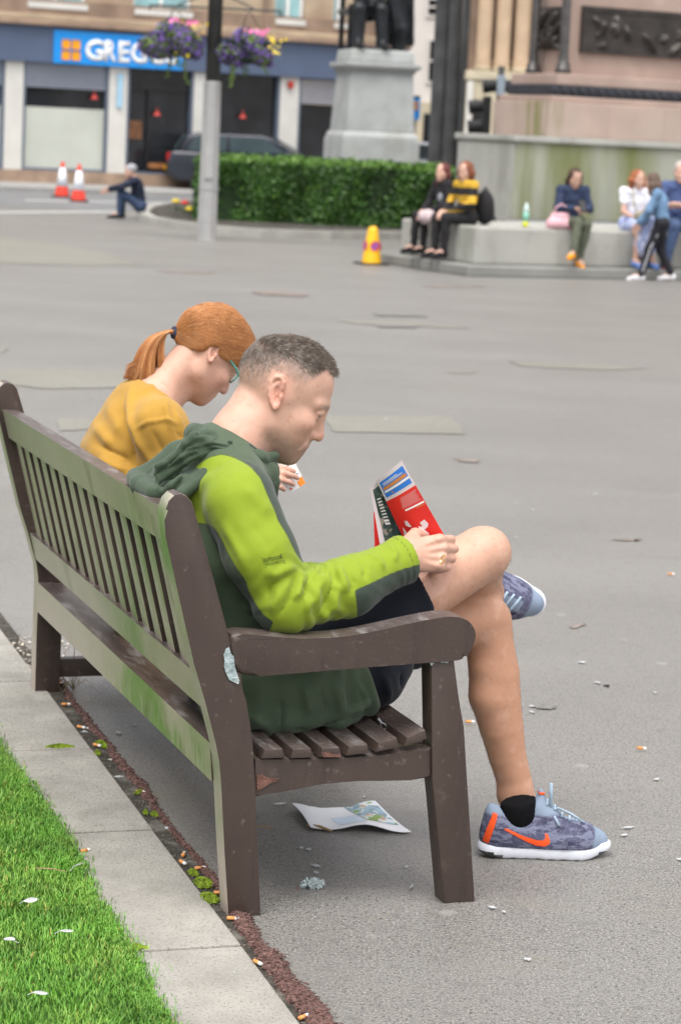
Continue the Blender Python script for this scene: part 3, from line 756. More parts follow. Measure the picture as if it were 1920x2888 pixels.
# ---- statue on its plinth
M_GRAN = mat('grey_granite', (.37, .385, .38), rough=.85, var=.12, scale=2.5, bump=.3, bscale=30)
_n = NB(M_GRAN); _n.mix(_n.ramp(_n.noise(40, 3), .55, .66, 0, .4), (.22, .23, .23))
_x = _n.ramp(_n.noise(1.5, 5, (1, 1, .35)), .5, .72, 0, .45); _n.mix(_x, (.24, .24, .19))
sp = dpt(853, 360, 50); sY = 50.0; SA = math.radians(14)
stp = empty('statue_plinth', (sp[0], sp[1], 0), SA, 'grey granite statue plinth with a projecting cornice, behind the hedge', 'plinth')
def sxw(px): return .91 * abs(px) / (F_PX / 1.22449 / sY) / math.cos(SA) / 1.12
def szz(y): return dpt(853, y, sY)[2]
def tier(name, w0, w1, y0, y1, parent=stp, m=M_GRAN, bev=.02):
    bm = bmesh.new(); a, b = sxw(w0) / 2, sxw(w1) / 2; z0, z1 = (0 if y0 is None else szz(y0) + .002), szz(y1)
    vs = [bm.verts.new((sx * a, sy * a, z0)) for sx, sy in ((-1, -1), (1, -1), (1, 1), (-1, 1))] + [bm.verts.new((sx * b, sy * b, z1)) for sx, sy in ((-1, -1), (1, -1), (1, 1), (-1, 1))]
    for q in ((3, 2, 1, 0), (4, 5, 6, 7), (0, 1, 5, 4), (1, 2, 6, 5), (2, 3, 7, 6), (3, 0, 4, 7)): bm.faces.new([vs[i] for i in q])
    bmesh.ops.bevel(bm, geom=list(bm.edges), offset=bev, segments=2, profile=.6, affect='EDGES')
    return obj(name, bm, m, parent)
tier('base', 216, 214, None, 320); tier('base_moulding', 214, 196, 320, 303, bev=.05); tier('dado', 188, 172, 303, 170)
tier('moulding', 176, 186, 170, 160); tier('cornice', 204, 208, 160, 146, bev=.04); tier('cap', 178, 170, 146, 116, bev=.05)
M_BRZ = mat('dark_bronze', (.022, .024, .027), rough=.35, var=.4, scale=3, metal=.6, bump=.2, bscale=20)
z0 = szz(116) + .004
st = empty('statue', (sp[0] - .12, sp[1], z0), SA, 'dark bronze seated statue in a draped cloak on the granite plinth', 'statue')
S = Solid()
S.chain([(-.28, -.30, .05), (-.26, -.22, .62), (-.10, .15, .72)], [.10, .13, .17]).chain([(.12, -.32, .05), (.10, -.24, .62), (.12, .15, .72)], [.10, .13, .17])
S.ell((-.28, -.42, .05), (.09, .19, .06)).ell((.12, -.44, .05), (.09, .19, .06))
S.chain([(0, .2, .7), (0, .22, 1.15), (0, .15, 1.5)], [.26, .27, .22], flat=((0, 1, 0), .75)).ell((0, .08, 1.86), (.12, .15, .17))
S.cap((0, .14, 1.5), (0, .1, 1.75), .09).chain([(-.3, .15, 1.45), (-.38, .0, 1.1), (-.2, -.2, .85)], [.11, .09, .07]).chain([(.3, .15, 1.45), (.4, .05, 1.1), (.25, -.25, .85)], [.11, .09, .07])
V, Q = S.mesh(.03); V = V * 1.28; npmesh('figure', V, Q, M_BRZ, st)
S = Solid(); S.chain([(.34, .1, 1.4), (.42, .05, .9), (.46, .0, .35)], [.14, .2, .20], flat=((1, 0, 0), .6)).chain([(.3, -.2, .8), (.4, -.25, .35), (.42, -.2, .08)], [.12, .14, .12])
for i in range(7): S.cap((.28 + .05 * i, -.16 - .02 * i, .95), (.30 + .055 * i, -.22 + .05 * (i % 2), .12), .035, .045, k=.03)
V, Q = S.mesh(.025); V = V * 1.28; npmesh('cloak', V, Q, M_BRZ, st)
bm = bmesh.new()
for x in (-.40, .22): 
    box(bm, x, x + .07, -.12, -.05, 0, .7); box(bm, x, x + .07, .45, .52, 0, 1.2)
box(bm, -.42, .30, -.14, .55, .55, .64); box(bm, -.42, -.34, -.14, .55, .85, .92); tube(bm, [(-.37, -.1, 0), (-.30, -.12, .3), (-.37, -.1, .55)], .04)
bmesh.ops.scale(bm, vec=(1.28,) * 3, verts=bm.verts); obj('chair', bm, M_BRZ, st)

# ---- column monument: square steps, seat block, base and red granite pedestal
M_CONC = mat('grey_stone', (.36, .355, .325), rough=.85, var=.10, scale=1.2, bump=.3, bscale=25)
_n = NB(M_CONC); _n.mix(_n.ramp(_n.noise(2.2, 6, (1, 1, .22), .6), .48, .70, 0, .55), (.20, .20, .175)); _n.mix(_n.ramp(_n.noise(1.0, 5), .58, .72, 0, .35), (.46, .45, .42)); _n.mix(_n.ramp(_n.noise(1.7, 6, (1, 1, .5), .65), .52, .68, 0, .5), (.235, .24, .19))
M_CONG = mat('algae_stone', (.34, .345, .29), rough=.85, var=.10, scale=1.2, bump=.3, bscale=25)
_n = NB(M_CONG); _z = _n.noise(1.1, 6, (1, 1, .10), .6); _n.mix(_n.ramp(_z, .32, .60, 0, .95), (.14, .155, .045)); _n.mix(_n.ramp(_n.noise(2.4, 5, (1, 1, .15)), .52, .70, 0, .6), (.27, .28, .25))
M_STEP = mat('dark_step_stone', (.215, .215, .20), rough=.9, var=.14, scale=1.6, bump=.3, bscale=25)
M_PINK = mat('red_granite', (.385, .285, .24), rough=.6, var=.10, scale=3, bump=.1, bscale=60)
_n = NB(M_PINK); _n.mix(_n.ramp(_n.noise(.9, 5, (1, 1, .5)), .45, .7, 0, .5), (.32, .225, .185)); _n.mix(_n.ramp(_n.noise(90, 2), .55, .7, 0, .35), (.25, .15, .12))
M_PINKG = mat('red_granite_mossy', (.385, .295, .25), rough=.75, var=.10, scale=2)
_n = NB(M_PINKG); _n.mix(_n.ramp(_n.noise(1.8, 5, (1, 1, .12), .6), .54, .70, 0, .85), (.17, .17, .05)); _n.mix(_n.ramp(_n.noise(.7, 4), .45, .7, 0, .5), (.36, .31, .28))
M_IRON = mat('dark_iron', (.035, .037, .045), rough=.5, var=.3, scale=8, metal=.3)
M_DGRAN = mat('dark_polished_granite', (.05, .045, .043), rough=.25, var=.3, scale=10)
MA = math.radians(26); MX = np.array([math.cos(MA), math.sin(MA), 0]); MY = np.array([-math.sin(MA), math.cos(MA), 0])
MC = gnd(*DD(1075, 637))
mon = empty('column_monument', (MC[0], MC[1], 0), MA, 'stepped stone monument with a red granite pedestal and bronze reliefs', 'monument')
def ml(P): d = P - MC; return np.array([d @ MX, d @ MY, P[2]])
SIDE = 9.0
def block(name, corner, z0, z1, m, parent=mon, bev=.015, side=None):
    x, y = corner; side = side or 3.2
    return boxm(name, x, x + 8.5, y, y + side, z0, z1, m, parent, bev)
z_step = .13
block('step', (0, 0), 0, z_step, M_STEP, bev=.02, side=2.5)
cb = ml(gnd(*DD(1109, 612), z_step)); cb = (max(cb[0], .1), max(cb[1], .3))
zb_ = ml(at_depth(*DD(1109, 523), (MC + MX * cb[0] + MY * cb[1])[1]))[2]
blk = block('seat_block', cb, z_step + .001, zb_, M_CONC, bev=.03, side=2.0)
for k in range(1, 5): boxm('joint', cb[0] + k * 1.45, cb[0] + k * 1.45 + .012, cb[1] - .003, cb[1] + .05, z_step + .01, zb_ - .04, M_STEP, blk)
cu = ml(gnd(*DD(1178, 505), zb_)); Yp = (MC + MX * cu[0] + MY * cu[1])[1]
def zat(x, y, Y): return at_depth(*DD(x, y), Y)[2]
zu = zat(1178, 326, Yp); zl = zat(1178, 316, Yp)
block('base', (cu[0], cu[1]), zb_ + .001, zu, M_CONG, bev=.02, side=1.65)
boxm('base_side_panel', cu[0] - .02, cu[0] - .002, cu[1] + .02, cu[1] + 1.63, zb_ + .002, zu - .02, M_CONC, mon)
block('base_slab', (cu[0] - .05, cu[1] - .05), zu + .001, zl + .03, M_CONC, bev=.02, side=1.75)
# pedestal tiers; corner of the pedestal is set back from the base
def ped(px, setback): 
    Y = Yp + setback; P = at_depth(*DD(px, 300), Y); return ml(P)[:2], Y
c1_, Y1 = ped(1262, .55); z1a, z1b = zl + .031, zat(1262, 233, Y1)
block('pedestal_base', c1_, z1a, z1b, M_PINKG, side=1.6)
block('pedestal_ledge', (c1_[0] + .05, c1_[1] + .05), z1b + .001, zat(1262, 219, Y1), M_PINK, side=1.5)
zc0, zc1 = zat(1262, 218, Y1), zat(1262, 193, Y1)
band = block('ornament_band', (c1_[0] + .09, c1_[1] + .09), zc0 + .002, zc1, M_IRON, side=1.3)
for k in range(40):
    u = c1_[0] + .12 + k * .15
    bm = bmesh.new(); lathe(bm, [(.055, 0), (.05, .02), (.02, .03)], 8); o = obj('rosette', bm, M_IRON, band); o.matrix_local = Matrix.Translation((u, c1_[1] + .088, (zc0 + zc1) / 2)) @ Matrix.Rotation(math.pi / 2, 4, 'X')
c2_ = (c1_[0] + .20, c1_[1] + .16)
zd1 = zat(1262, 166, Y1)
block('pedestal_step', c2_, zc1 + .001, zd1, M_PINK, side=1.3)
c3_ = (c2_[0] + .32, c2_[1] + .30)
block('pedestal', c3_, zd1 + .001, 9, M_PINK, side=.95)
# corner columns
for (a, b), s_ in (((c2_[0] + .17, c2_[1] + .17), 1.0), ((c2_[0] + .17, c2_[1] + 1.0), 1.0)):
    bm = bmesh.new(); r = .064; z0 = zd1 + .002
    lathe(bm, [(r * 1.75, z0), (r * 1.75, z0 + .06), (r * 1.55, z0 + .07), (r * 1.5, z0 + .13), (r * 1.15, z0 + .15), (r * 1.12, z0 + .24), (r, z0 + .26), (r, 9)], 20, a, b)
    obj('corner_column', bm, M_DGRAN, mon, True)
# bronze reliefs
def relief(name, origin, du, w, z0, z1, nrm, seed):
    fr = bmesh.new(); nx, nz = 90, 44; V = []; Fq = []
    rr = random.Random(seed)
    figs = [(rr.uniform(.05, .95), rr.uniform(.1, .75), rr.uniform(.03, .09), rr.uniform(.10, .3), rr.uniform(-.9, .9)) for _ in range(26)]
    for j in range(nz + 1):
        for i in range(nx + 1):
            u, v = i / nx, j / nz; hgt = 0
            for fx, fz, sx, sz, a in figs:
                dx, dz = (u - fx) * w / (z1 - z0), v - fz; x_ = dx * math.cos(a) + dz * math.sin(a); y_ = -dx * math.sin(a) + dz * math.cos(a)
                e = (x_ / (sx * 1.2)) ** 2 + (y_ / sz) ** 2
                if e < 1: hgt = max(hgt, .09 * math.sqrt(1 - e))
            P = np.array(origin) + np.array(du) * u * w; n_ = np.array(nrm)
            V.append((P[0] + n_[0] * (.02 + hgt), P[1] + n_[1] * (.02 + hgt), z0 + v * (z1 - z0)))
    for j in range(nz):
        for i in range(nx): Fq.append((j * (nx + 1) + i, j * (nx + 1) + i + 1, (j + 1) * (nx + 1) + i + 1, (j + 1) * (nx + 1) + i))
    o = npmesh(name, V, Fq, M_BRZ2, mon)
    return o
M_BRZ2 = mat('relief_bronze', (.045, .038, .034), rough=.42, var=.35, scale=5, metal=.35)
zr0, zr1 = zat(1330, 116, Y1), zat(1330, 6, Y1)
ua = ml(at_depth(*DD(1322, 60), (MC + MX * (c3_[0] + .5) + MY * c3_[1])[1]))[0]
r1 = relief('relief_panel', (ua + .06, c3_[1] - .03, 0), (1, 0, 0), 2.6, zr0 + .06, zr1 - .06, (0, -1, 0), 3)
for nm, a, b, c, d in (('frame', ua, ua + 2.72, zr0, zr0 + .06), ('frame', ua, ua + 2.72, zr1 - .06, zr1), ('frame', ua, ua + .06, zr0 + .06, zr1 - .06)):
    boxm(nm, a, b, c3_[1] - .07, c3_[1] - .002, c, d, M_BRZ2, r1)
r2 = relief('relief_panel', (c3_[0] - .02, c3_[1] + .85, 0), (0, -1, 0), .72, zr0 + .03, zr1 - .02, (-1, 0, 0), 8)
for k in range(1, 4): boxm('panel_joint', c1_[0] + k * .95, c1_[0] + k * .95 + .015, c1_[1] - .003, c1_[1] + .05, z1a + .02, z1b - .02, M_PINK, mon)

# ---- flower bed with its kerb, and the clipped hedge
bedL = [(318, 497), (320, 507), (345, 517), (400, 527), (500, 540), (600, 547), (760, 552), (900, 553), (1010, 553)]
bo = [gnd(*DD(*q)) for q in bedL]
back = [gnd(*DD(1040, 500)) + np.array([1.2, 0, 0]), gnd(*DD(640, 468)), gnd(*DD(420, 474)), gnd(*DD(345, 487))]
ring = [tuple(p[:2]) for p in bo + back]
ctr = np.mean(np.array(ring), 0)
M_KERB = mat('kerb_stone', (.36, .35, .32), rough=.9, var=.12, scale=4, bump=.3, bscale=40)
bm = bmesh.new()
inn = [tuple(np.array(p) + (ctr - np.array(p)) / np.linalg.norm(ctr - np.array(p)) * .22) for p in ring]
n = len(ring); o0 = [bm.verts.new((*p, 0)) for p in ring]; o1 = [bm.verts.new((*p, .13)) for p in ring]; i1 = [bm.verts.new((*p, .13)) for p in inn]; i0 = [bm.verts.new((*p, .02)) for p in inn]
for i in range(n):
    j = (i + 1) % n
    for a, b in ((o0, o1), (o1, i1), (i1, i0)): bm.faces.new((a[i], a[j], b[j], b[i]))
bmesh.ops.bevel(bm, geom=[e for e in bm.edges if abs(e.verts[0].co.z - .13) < .001 and abs(e.verts[1].co.z - .13) < .001], offset=.02, segments=2, affect='EDGES')
tag(obj('bed_kerb', bm, M_KERB), 'rounded stone kerb round the flower bed of the hedge', 'kerb')
bm = bmesh.new(); bm.faces.new([bm.verts.new((*p, .10)) for p in inn]); o = obj('flower_bed', bm, M_SOIL); o['kind'] = 'structure'
M_LEAFD = mat('hedge_leaf', (.040, .105, .018), rough=.45, var=.35, scale=3, spec=.35)
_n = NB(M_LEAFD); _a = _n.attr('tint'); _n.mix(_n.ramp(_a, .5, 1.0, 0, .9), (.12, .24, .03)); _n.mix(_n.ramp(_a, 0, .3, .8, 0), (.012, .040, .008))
M_HCORE = mat('hedge_twigs', (.012, .028, .008), rough=1, var=.5, scale=8)
def leaf_cloud(n, pick, smin, smax, tintf, m, name, parent=None, aspect=.55):
    V = np.zeros((n, 4, 3)); T = np.zeros(n)
    for i in range(n):
        p, nn = pick(); s_ = random.uniform(smin, smax)
        d = Vector((random.gauss(0, 1), random.gauss(0, 1), random.gauss(0, 1))); d = (d * .75 + Vector(nn)).normalized()
        t = d.cross(Vector((random.gauss(0, 1), random.gauss(0, 1), random.gauss(0, 1)))).normalized(); b = d.cross(t)
        P = Vector(p); V[i] = [P - t * s_, P + b * s_ * aspect, P + t * s_, P - b * s_ * aspect]
        T[i] = tintf(p)
    Fq = np.arange(4 * n).reshape(-1, 4)
    return npmesh(name, V.reshape(-1, 3), Fq, m, parent, smooth=False, attrs={'tint': np.repeat(T, 4)})
hA = gnd(*DD(448, 518)); hB = hA + np.array([gnd(*DD(1042, 545))[0] - hA[0], .12, 0]); hd_ = hB - hA; hL = np.linalg.norm(hd_); hang_ = math.atan2(hd_[1], hd_[0])
hY = hA[1]; hZ = at_depth(*DD(460, 362), hY)[2]; HDEP = 3.0
hedge = empty('hedge', (hA[0], hA[1], 0), hang_, 'clipped dark green hedge with a flat bright top, behind the lamp post', 'hedge')
bm = bmesh.new(); box(bm, .06, hL - .06, .06, HDEP - .06, .06, hZ - .06, .05); obj('twigs', bm, M_HCORE, hedge)
def bumpy(a, b): return .05 * math.sin(a * 2.1 + b * 1.7) + .04 * math.sin(a * 5.3 - b * 3.1)
def pick_hedge():
    r = random.random()
    if r < .62:
        x, z = random.uniform(0, hL), random.uniform(.08, hZ); return (x, random.gauss(.0, .03) + bumpy(x, z) * 1.5, z), (0, -1, .25)
    if r < .88:
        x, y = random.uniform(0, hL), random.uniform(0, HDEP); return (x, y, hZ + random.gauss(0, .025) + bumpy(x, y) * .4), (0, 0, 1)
    y, z = random.uniform(0, HDEP), random.uniform(.08, hZ); return (random.gauss(0, .03) if random.random() < .7 else hL, y, z), (-1, 0, .2)
def tint_h(p): return min(1, max(0, random.gauss(.42, .22) + (.42 if p[2] > hZ - .05 else 0)))  # top leaves tinted brighter: the lit look of the top is in the colour
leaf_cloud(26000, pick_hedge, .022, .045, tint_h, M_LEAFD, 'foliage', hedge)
M_RFL = mat('red_petal', (.75, .045, .02), rough=.5, var=.1); M_YFL = mat('yellow_petal', (.8, .6, .03), rough=.5, var=.1); M_OFL = mat('orange_petal', (.8, .16, .03), rough=.5, var=.1)
def flower(x, y, m, lab, h_=.18):
    p = gnd(*DD(x, y + 12)); o = empty('flower', (p[0], p[1], .1), 0, lab, 'flower', 'flowers in the hedge bed')
    bm = bmesh.new(); tube(bm, [(0, 0, 0), (.01, 0, h_)], .008, 5)
    for k in range(6):
        a = k * 1.05; bm.faces.new([bm.verts.new(q) for q in ((0, 0, .05), (.1 * math.cos(a) - .02, .1 * math.sin(a), .1), (.15 * math.cos(a), .15 * math.sin(a), .06), (.1 * math.cos(a) + .02, .1 * math.sin(a), .08))])
    obj('stem', bm, M_LEAFD, o)
    bm = bmesh.new()
    for k in range(9):
        a = k * .7; b = .055 + .02 * (k % 2); tube(bm, [(0, 0, h_), (.04 * math.cos(a), .04 * math.sin(a), h_ + .03 + .01 * (k % 3)), (b * math.cos(a), b * math.sin(a), h_ + .01)], [.01, .028, .012], 5)
    obj('blossom', bm, m, o)
flower(425, 495, M_RFL, 'red flower at the left end of the bed by the lamp post'); flower(404, 491, M_YFL, 'yellow flower at the far left end of the bed')
flower(681, 513, M_RFL, 'red flower in front of the middle of the hedge'); flower(889, 515, M_OFL, 'orange flower at the right end of the hedge by the seated teens'); flower(436, 500, M_YFL, 'small yellow flower beside the red one near the lamp post', .1)

# ---- lamp post and hanging baskets
LP = gnd(*DD(476, 553)); lY = LP[1]; LSC = F_PX / 1.22449 / math.hypot(lY, 1.6)
M_CPOST = mat('grey_post', (.34, .335, .33), rough=.75, var=.08, scale=5, bump=.2, bscale=60)
M_DPOST = mat('dark_post', (.045, .047, .045), rough=.6, var=.2, scale=4)
post = empty('lamp_post', (LP[0], LP[1], 0), 0, 'grey eight sided lamp post with a dark upper shaft in front of the hedge', 'lamp post')
zj = at_depth(*DD(484, 187), lY)[2]
bm = bmesh.new(); lathe(bm, [(.152, 0), (.150, .03), (.132, zj - .02), (.12, zj)], 8); obj('sleeve', bm, M_CPOST, post)
bm = bmesh.new(); lathe(bm, [(.108, zj), (.10, zj + 6)], 20); obj('shaft', bm, M_DPOST, post, True)
bm = bmesh.new(); zz = at_depth(*DD(484, 437), lY)[2]; lathe(bm, [(.153, zz), (.153, zz + .025)], 8); obj('band', bm, M_CPOST, post)
boxm('access_door', -.06, .06, -.155, -.14, .9, 1.35, M_CPOST, post, .005)
za = at_depth(*DD(484, 18), lY)[2]
for s_ in (-1, 1):
    bm = bmesh.new(); tube(bm, [(0, 0, za + .25), (s_ * .55, 0, za + .02)], .014); tube(bm, [(0, 0, za), (s_ * .95, 0, za)], .018); tube(bm, [(s_ * .95, 0, za), (s_ * .95, 0, za - .08)], .012); obj('bracket', bm, M_BLK, post)
M_PUR = mat('purple_petal', (.17, .085, .40), rough=.5, var=.35, scale=6); M_PINKF = mat('pink_petal', (.75, .16, .38), rough=.5, var=.15)
M_TRAIL = mat('basket_leaf', (.11, .17, .035), rough=.6, var=.4, scale=8)
NB(M_TRAIL)
def basket(cx, cy, wpx, hpx, label, yellow):
    c = at_depth(*DD(cx, cy), lY - .05); rx = wpx / LSC / 2; rz = hpx / LSC / 2
    o = empty('hanging_basket', tuple(c), 0, label, 'flower basket', 'flower baskets on the lamp post')
    bm = bmesh.new(); lathe(bm, [(.05, -.26), (.2, -.2), (.30, -.05), (.32, .06)], 16); obj('bowl', bm, M_HCORE, o)
    bm = bmesh.new()
    for k in range(3): a = k * 2.1; tube(bm, [(.3 * math.cos(a), .3 * math.sin(a), .05), (0, 0, za - c[2])], .006, 4)
    obj('chain', bm, M_BLK, o)
    def shell():
        while True:
            d = Vector((random.gauss(0, 1), random.gauss(0, 1), random.gauss(0, 1))).normalized(); r = random.uniform(.72, 1.04) + .10 * math.sin(5 * d.x + 3 * d.z)
            return Vector((d.x * rx * r, d.y * rx * .8 * r, d.z * rz * r - (.12 * abs(d.x))))
    def pk(): p = shell(); return tuple(p), tuple(p.normalized())
    leaf_cloud(3400, pk, .02, .045, lambda p: 0, M_TRAIL, 'foliage', o)
    def pf(): 
        p = shell() * 1.05; return tuple(p), tuple(p.normalized())
    f_ = leaf_cloud(2600, pf, .014, .026, lambda p: 0, M_PUR, 'purple_flowers', o, .9); f_['kind'] = 'stuff'
    def py():
        b = random.choice(yellow); return (b[0] * rx + random.gauss(0, .05), random.gauss(-.1, .15), b[1] * rz + random.gauss(0, .07)), (0, -1, .4)
    f_ = leaf_cloud(34, py, .016, .03, lambda p: 0, M_YFL, 'yellow_flowers', o, .9); f_['kind'] = 'stuff'
    def pp(): return (random.uniform(-.1, .8) * rx, random.gauss(-.1, .2), rz * random.uniform(.7, 1.05)), (0, -1, .4)
    f_ = leaf_cloud(26, pp, .02, .04, lambda p: 0, M_PINKF, 'pink_flowers', o, .9); f_['kind'] = 'stuff'
    for k in range(6):
        bm = bmesh.new(); x = rx * random.uniform(-.6, .9); y = random.uniform(-.25, .1); L_ = random.uniform(.15, .50)
        pts = [(x + .03 * math.sin(t * 4 + k), y, -rz * .8 - L_ * t) for t in np.linspace(0, 1, 7)]; tube(bm, pts, [.008] * 6 + [.003], 4)
        for t in np.linspace(.05, 1, 16):
            q = Vector((x + .03 * math.sin(t * 4 + k), y, -rz * .8 - L_ * t)); s_ = .03
            d = Vector((random.uniform(-1, 1), random.uniform(-1, 0), random.uniform(-.5, .5))) * s_
            bm.faces.new([bm.verts.new(q), bm.verts.new(q + d + Vector((0, 0, .012))), bm.verts.new(q + d * 1.9), bm.verts.new(q + d - Vector((0, 0, .014)))])
        obj('trailing_stem', bm, M_TRAIL, o)
basket(400, 88, 142, 78, 'hanging basket of purple flowers left of the lamp post', [(.15, .95), (.7, .6), (.35, -.8), (.85, .8)])
basket(570, 106, 124, 76, 'hanging basket of purple and yellow flowers right of the lamp post', [(.95, .1), (.9, -.2), (1.0, .3)])

# ---- traffic cones
M_CRED = mat('cone_red', (.72, .055, .03), rough=.5, var=.06); M_CWHT = mat('cone_sleeve', (.78, .80, .86), rough=.4, var=.05); M_CYEL = mat('cone_yellow', (.80, .43, .010), rough=.45, var=.05); M_CBLU = mat('disc_blue', (.06, .09, .42), rough=.4, var=.05)
def cone(p, label):
    o = empty('traffic_cone', tuple(p), random.uniform(0, 1), label, 'traffic cone', 'red and white traffic cones by the road'); h_ = .76
    R_ = lambda z: .155 - (z - .05) / (h_ - .05) * .125
    bm = bmesh.new(); box(bm, -.19, .19, -.19, .19, 0, .040, .012); obj('base', bm, M_BLK, o)
    bm = bmesh.new(); lathe(bm, [(R_(.05), .045), (R_(.24), .24)], 24); lathe(bm, [(R_(.63), .63), (R_(h_), h_), (.012, h_ + .004)], 24); obj('cone_body', bm, M_CRED, o)
    bm = bmesh.new(); lathe(bm, [(R_(.24) + .003, .24), (R_(.63) + .003, .63)], 24); obj('reflective_sleeve', bm, M_CWHT, o, True)
cone(gnd(*DD(143, 455)), 'red and white traffic cone on the road, the left one of the pair'); cone(gnd(*DD(181, 465)), 'red and white traffic cone nearer to the crouching person')
yc = gnd(*DD(855, 609)); o = empty('no_waiting_cone', tuple(yc), .35, 'yellow no waiting cone with round blue and red discs on the plaza', 'traffic cone')
def sqr(h, z): c = .35 * h; return [(h, c, z), (c, h, z), (-c, h, z), (-h, c, z), (-h, -c, z), (-c, -h, z), (c, -h, z), (h, -c, z)]
bm = bmesh.new(); prev = None
for h_, z in ((.125, .025), (.118, .05), (.065, .44), (.05, .475), (.02, .49)):
    r = [bm.verts.new(p) for p in sqr(h_, z)]
    if prev:
        for i in range(8): bm.faces.new((prev[i], prev[(i + 1) % 8], r[(i + 1) % 8], r[i]))
    prev = r
bm.faces.new(prev); bmesh.ops.bevel(bm, geom=[e for e in bm.edges if len(e.link_faces) == 2], offset=.008, segments=2, affect='EDGES'); obj('cone_body', bm, M_CYEL, o, True)
bm = bmesh.new(); box(bm, -.185, .185, -.185, .185, 0, .024, .01); obj('base', bm, M_BLK, o)
for k in range(4):
    tilt = math.atan2(.118 - .065, .39)
    for nm, r0_, r1_, off, m in (('disc', 0, .052, .004, M_CBLU), ('ring', .048, .064, .006, M_CRED), ('bar', 0, 0, .008, M_CRED)):
        bm = bmesh.new()
        if nm == 'bar': 
            vs = [(-.008, -.05), (.008, -.05), (.008, .05), (-.008, .05)]; c45 = math.cos(.785); prism(bm, [(x * c45 - z * c45, x * c45 + z * c45) for x, z in vs], 'y', -.001, .001)
        else:
            n = 24
            if r0_ == 0: prism(bm, [(r1_ * math.cos(i * 2 * math.pi / n), r1_ * math.sin(i * 2 * math.pi / n)) for i in range(n)], 'y', -.001, .001)
            else:
                a = [[bm.verts.new((r * math.cos(i * 2 * math.pi / n), y, r * math.sin(i * 2 * math.pi / n))) for i in range(n)] for r, y in ((r0_, -.001), (r1_, -.001), (r1_, .001), (r0_, .001))]
                for q in range(4):
                    for i in range(n): bm.faces.new((a[q][i], a[q][(i + 1) % n], a[(q + 1) % 4][(i + 1) % n], a[(q + 1) % 4][i]))
        d = obj(nm, bm, m, o)
        zc = .24; hw_ = .118 - (zc - .05) / .39 * (.118 - .065)
        d.matrix_local = Matrix.Rotation(k * math.pi / 2, 4, 'Z') @ Matrix.Translation((0, -hw_ - off, zc)) @ Matrix.Rotation(-tilt, 4, 'X')

# ---- parked cars
M_CARD = mat('car_paint_dark', (.018, .021, .032), rough=.22, var=.05, spec=.6); M_CARS = mat('car_paint_silver', (.42, .44, .48), rough=.25, var=.05, spec=.6)
M_TYRE = mat('tyre', (.015, .015, .016), rough=.9, var=.2); M_RIM = mat('rim', (.45, .46, .48), rough=.3, metal=.7, var=.05); M_CGLS = mat('car_glass', (.06, .085, .095), rough=.08, var=.2, scale=1, spec=.7)
M_TLAMP = mat('tail_lamp', (.35, .012, .01), rough=.2, var=.1)
def car(p, ang, m, label):
    o = empty('parked_car', tuple(p), ang, label, 'car', 'cars parked along the street')
    prof = [(-2.15, .45), (-2.18, .75), (-2.1, 1.0), (-1.98, 1.05), (1.05, 1.0), (2.0, .88), (2.2, .7), (2.2, .4), (1.85, .3), (-1.9, .3)]
    bm = bmesh.new(); prism(bm, prof, 'y', -.85, .85, bev=.10, seg=3); obj('body', bm, m, o, True)
    bm = bmesh.new(); cab = [(-1.95, 1.02), (-1.70, 1.42), (-1.4, 1.5), (.1, 1.5), (.35, 1.44), (1.15, 1.0)]; prism(bm, cab, 'y', -.72, .72, bev=.10, seg=3); obj('cabin', bm, m, o, True)
    for s_ in (-1, 1):
        y0, y1 = sorted((s_ * .712, s_ * .731))
        for pts in ([(-1.7, 1.06), (-1.52, 1.40), (-.75, 1.42), (-.75, 1.06)], [(-.67, 1.06), (-.67, 1.42), (.12, 1.42), (.22, 1.38), (.75, 1.06)]):
            bm = bmesh.new(); prism(bm, pts, 'y', y0, y1); obj('side_window', bm, M_CGLS, o)
        bm = bmesh.new(); box(bm, -2.19, -2.08, *sorted((s_ * .6, s_ * .8)), .78, .98, .02); obj('tail_light', bm, M_TLAMP, o)
        bm = bmesh.new(); box(bm, 2.05, 2.2, *sorted((s_ * .5, s_ * .78)), .66, .8, .02); obj('headlight', bm, M_CWHT, o)
        bm = bmesh.new(); tube(bm, [(.75, s_ * .8, 1.05), (.75, s_ * .98, 1.1)], [.05, .08], 8); obj('mirror', bm, m, o)
        for x in (-1.3, 1.35):
            bm = bmesh.new(); lathe(bm, [(.2, -.1), (.31, -.1), (.33, -.06), (.33, .06), (.31, .1), (.2, .1)], 24); w = obj('wheel', bm, M_TYRE, o, True); w.matrix_local = Matrix.Translation((x, s_ * .78, .33)) @ Matrix.Rotation(math.pi / 2, 4, 'X')
            bm = bmesh.new(); lathe(bm, [(.05, -.105), (.205, -.09), (.205, .09), (.05, .105)], 12); obj('rim', bm, M_RIM, w, True)
    bm = bmesh.new(); prism(bm, [(.42, 1.44), (1.16, 1.03), (1.18, 1.05), (.44, 1.46)], 'y', -.62, .62); obj('windscreen', bm, M_CGLS, o)
    bm = bmesh.new(); prism(bm, [(-1.97, 1.07), (-1.75, 1.42), (-1.77, 1.44), (-1.99, 1.09)], 'y', -.6, .6); obj('rear_window', bm, M_CGLS, o)
    boxm('number_plate', -2.21, -2.19, -.26, .26, .55, .66, M_CYEL, o)
cp = gnd(*DD(425, 447)); car(cp + np.array([1.62, 1.1, 0]), FA * .25, M_CARD, 'dark blue parked car half hidden by the hedge and lamp post')
c2p = at_depth(*DD(1000, 330), 66); car((c2p[0] - .3, 66, 0), FA * .6, M_CARS, 'silver parked car seen between the plinth and the monument')
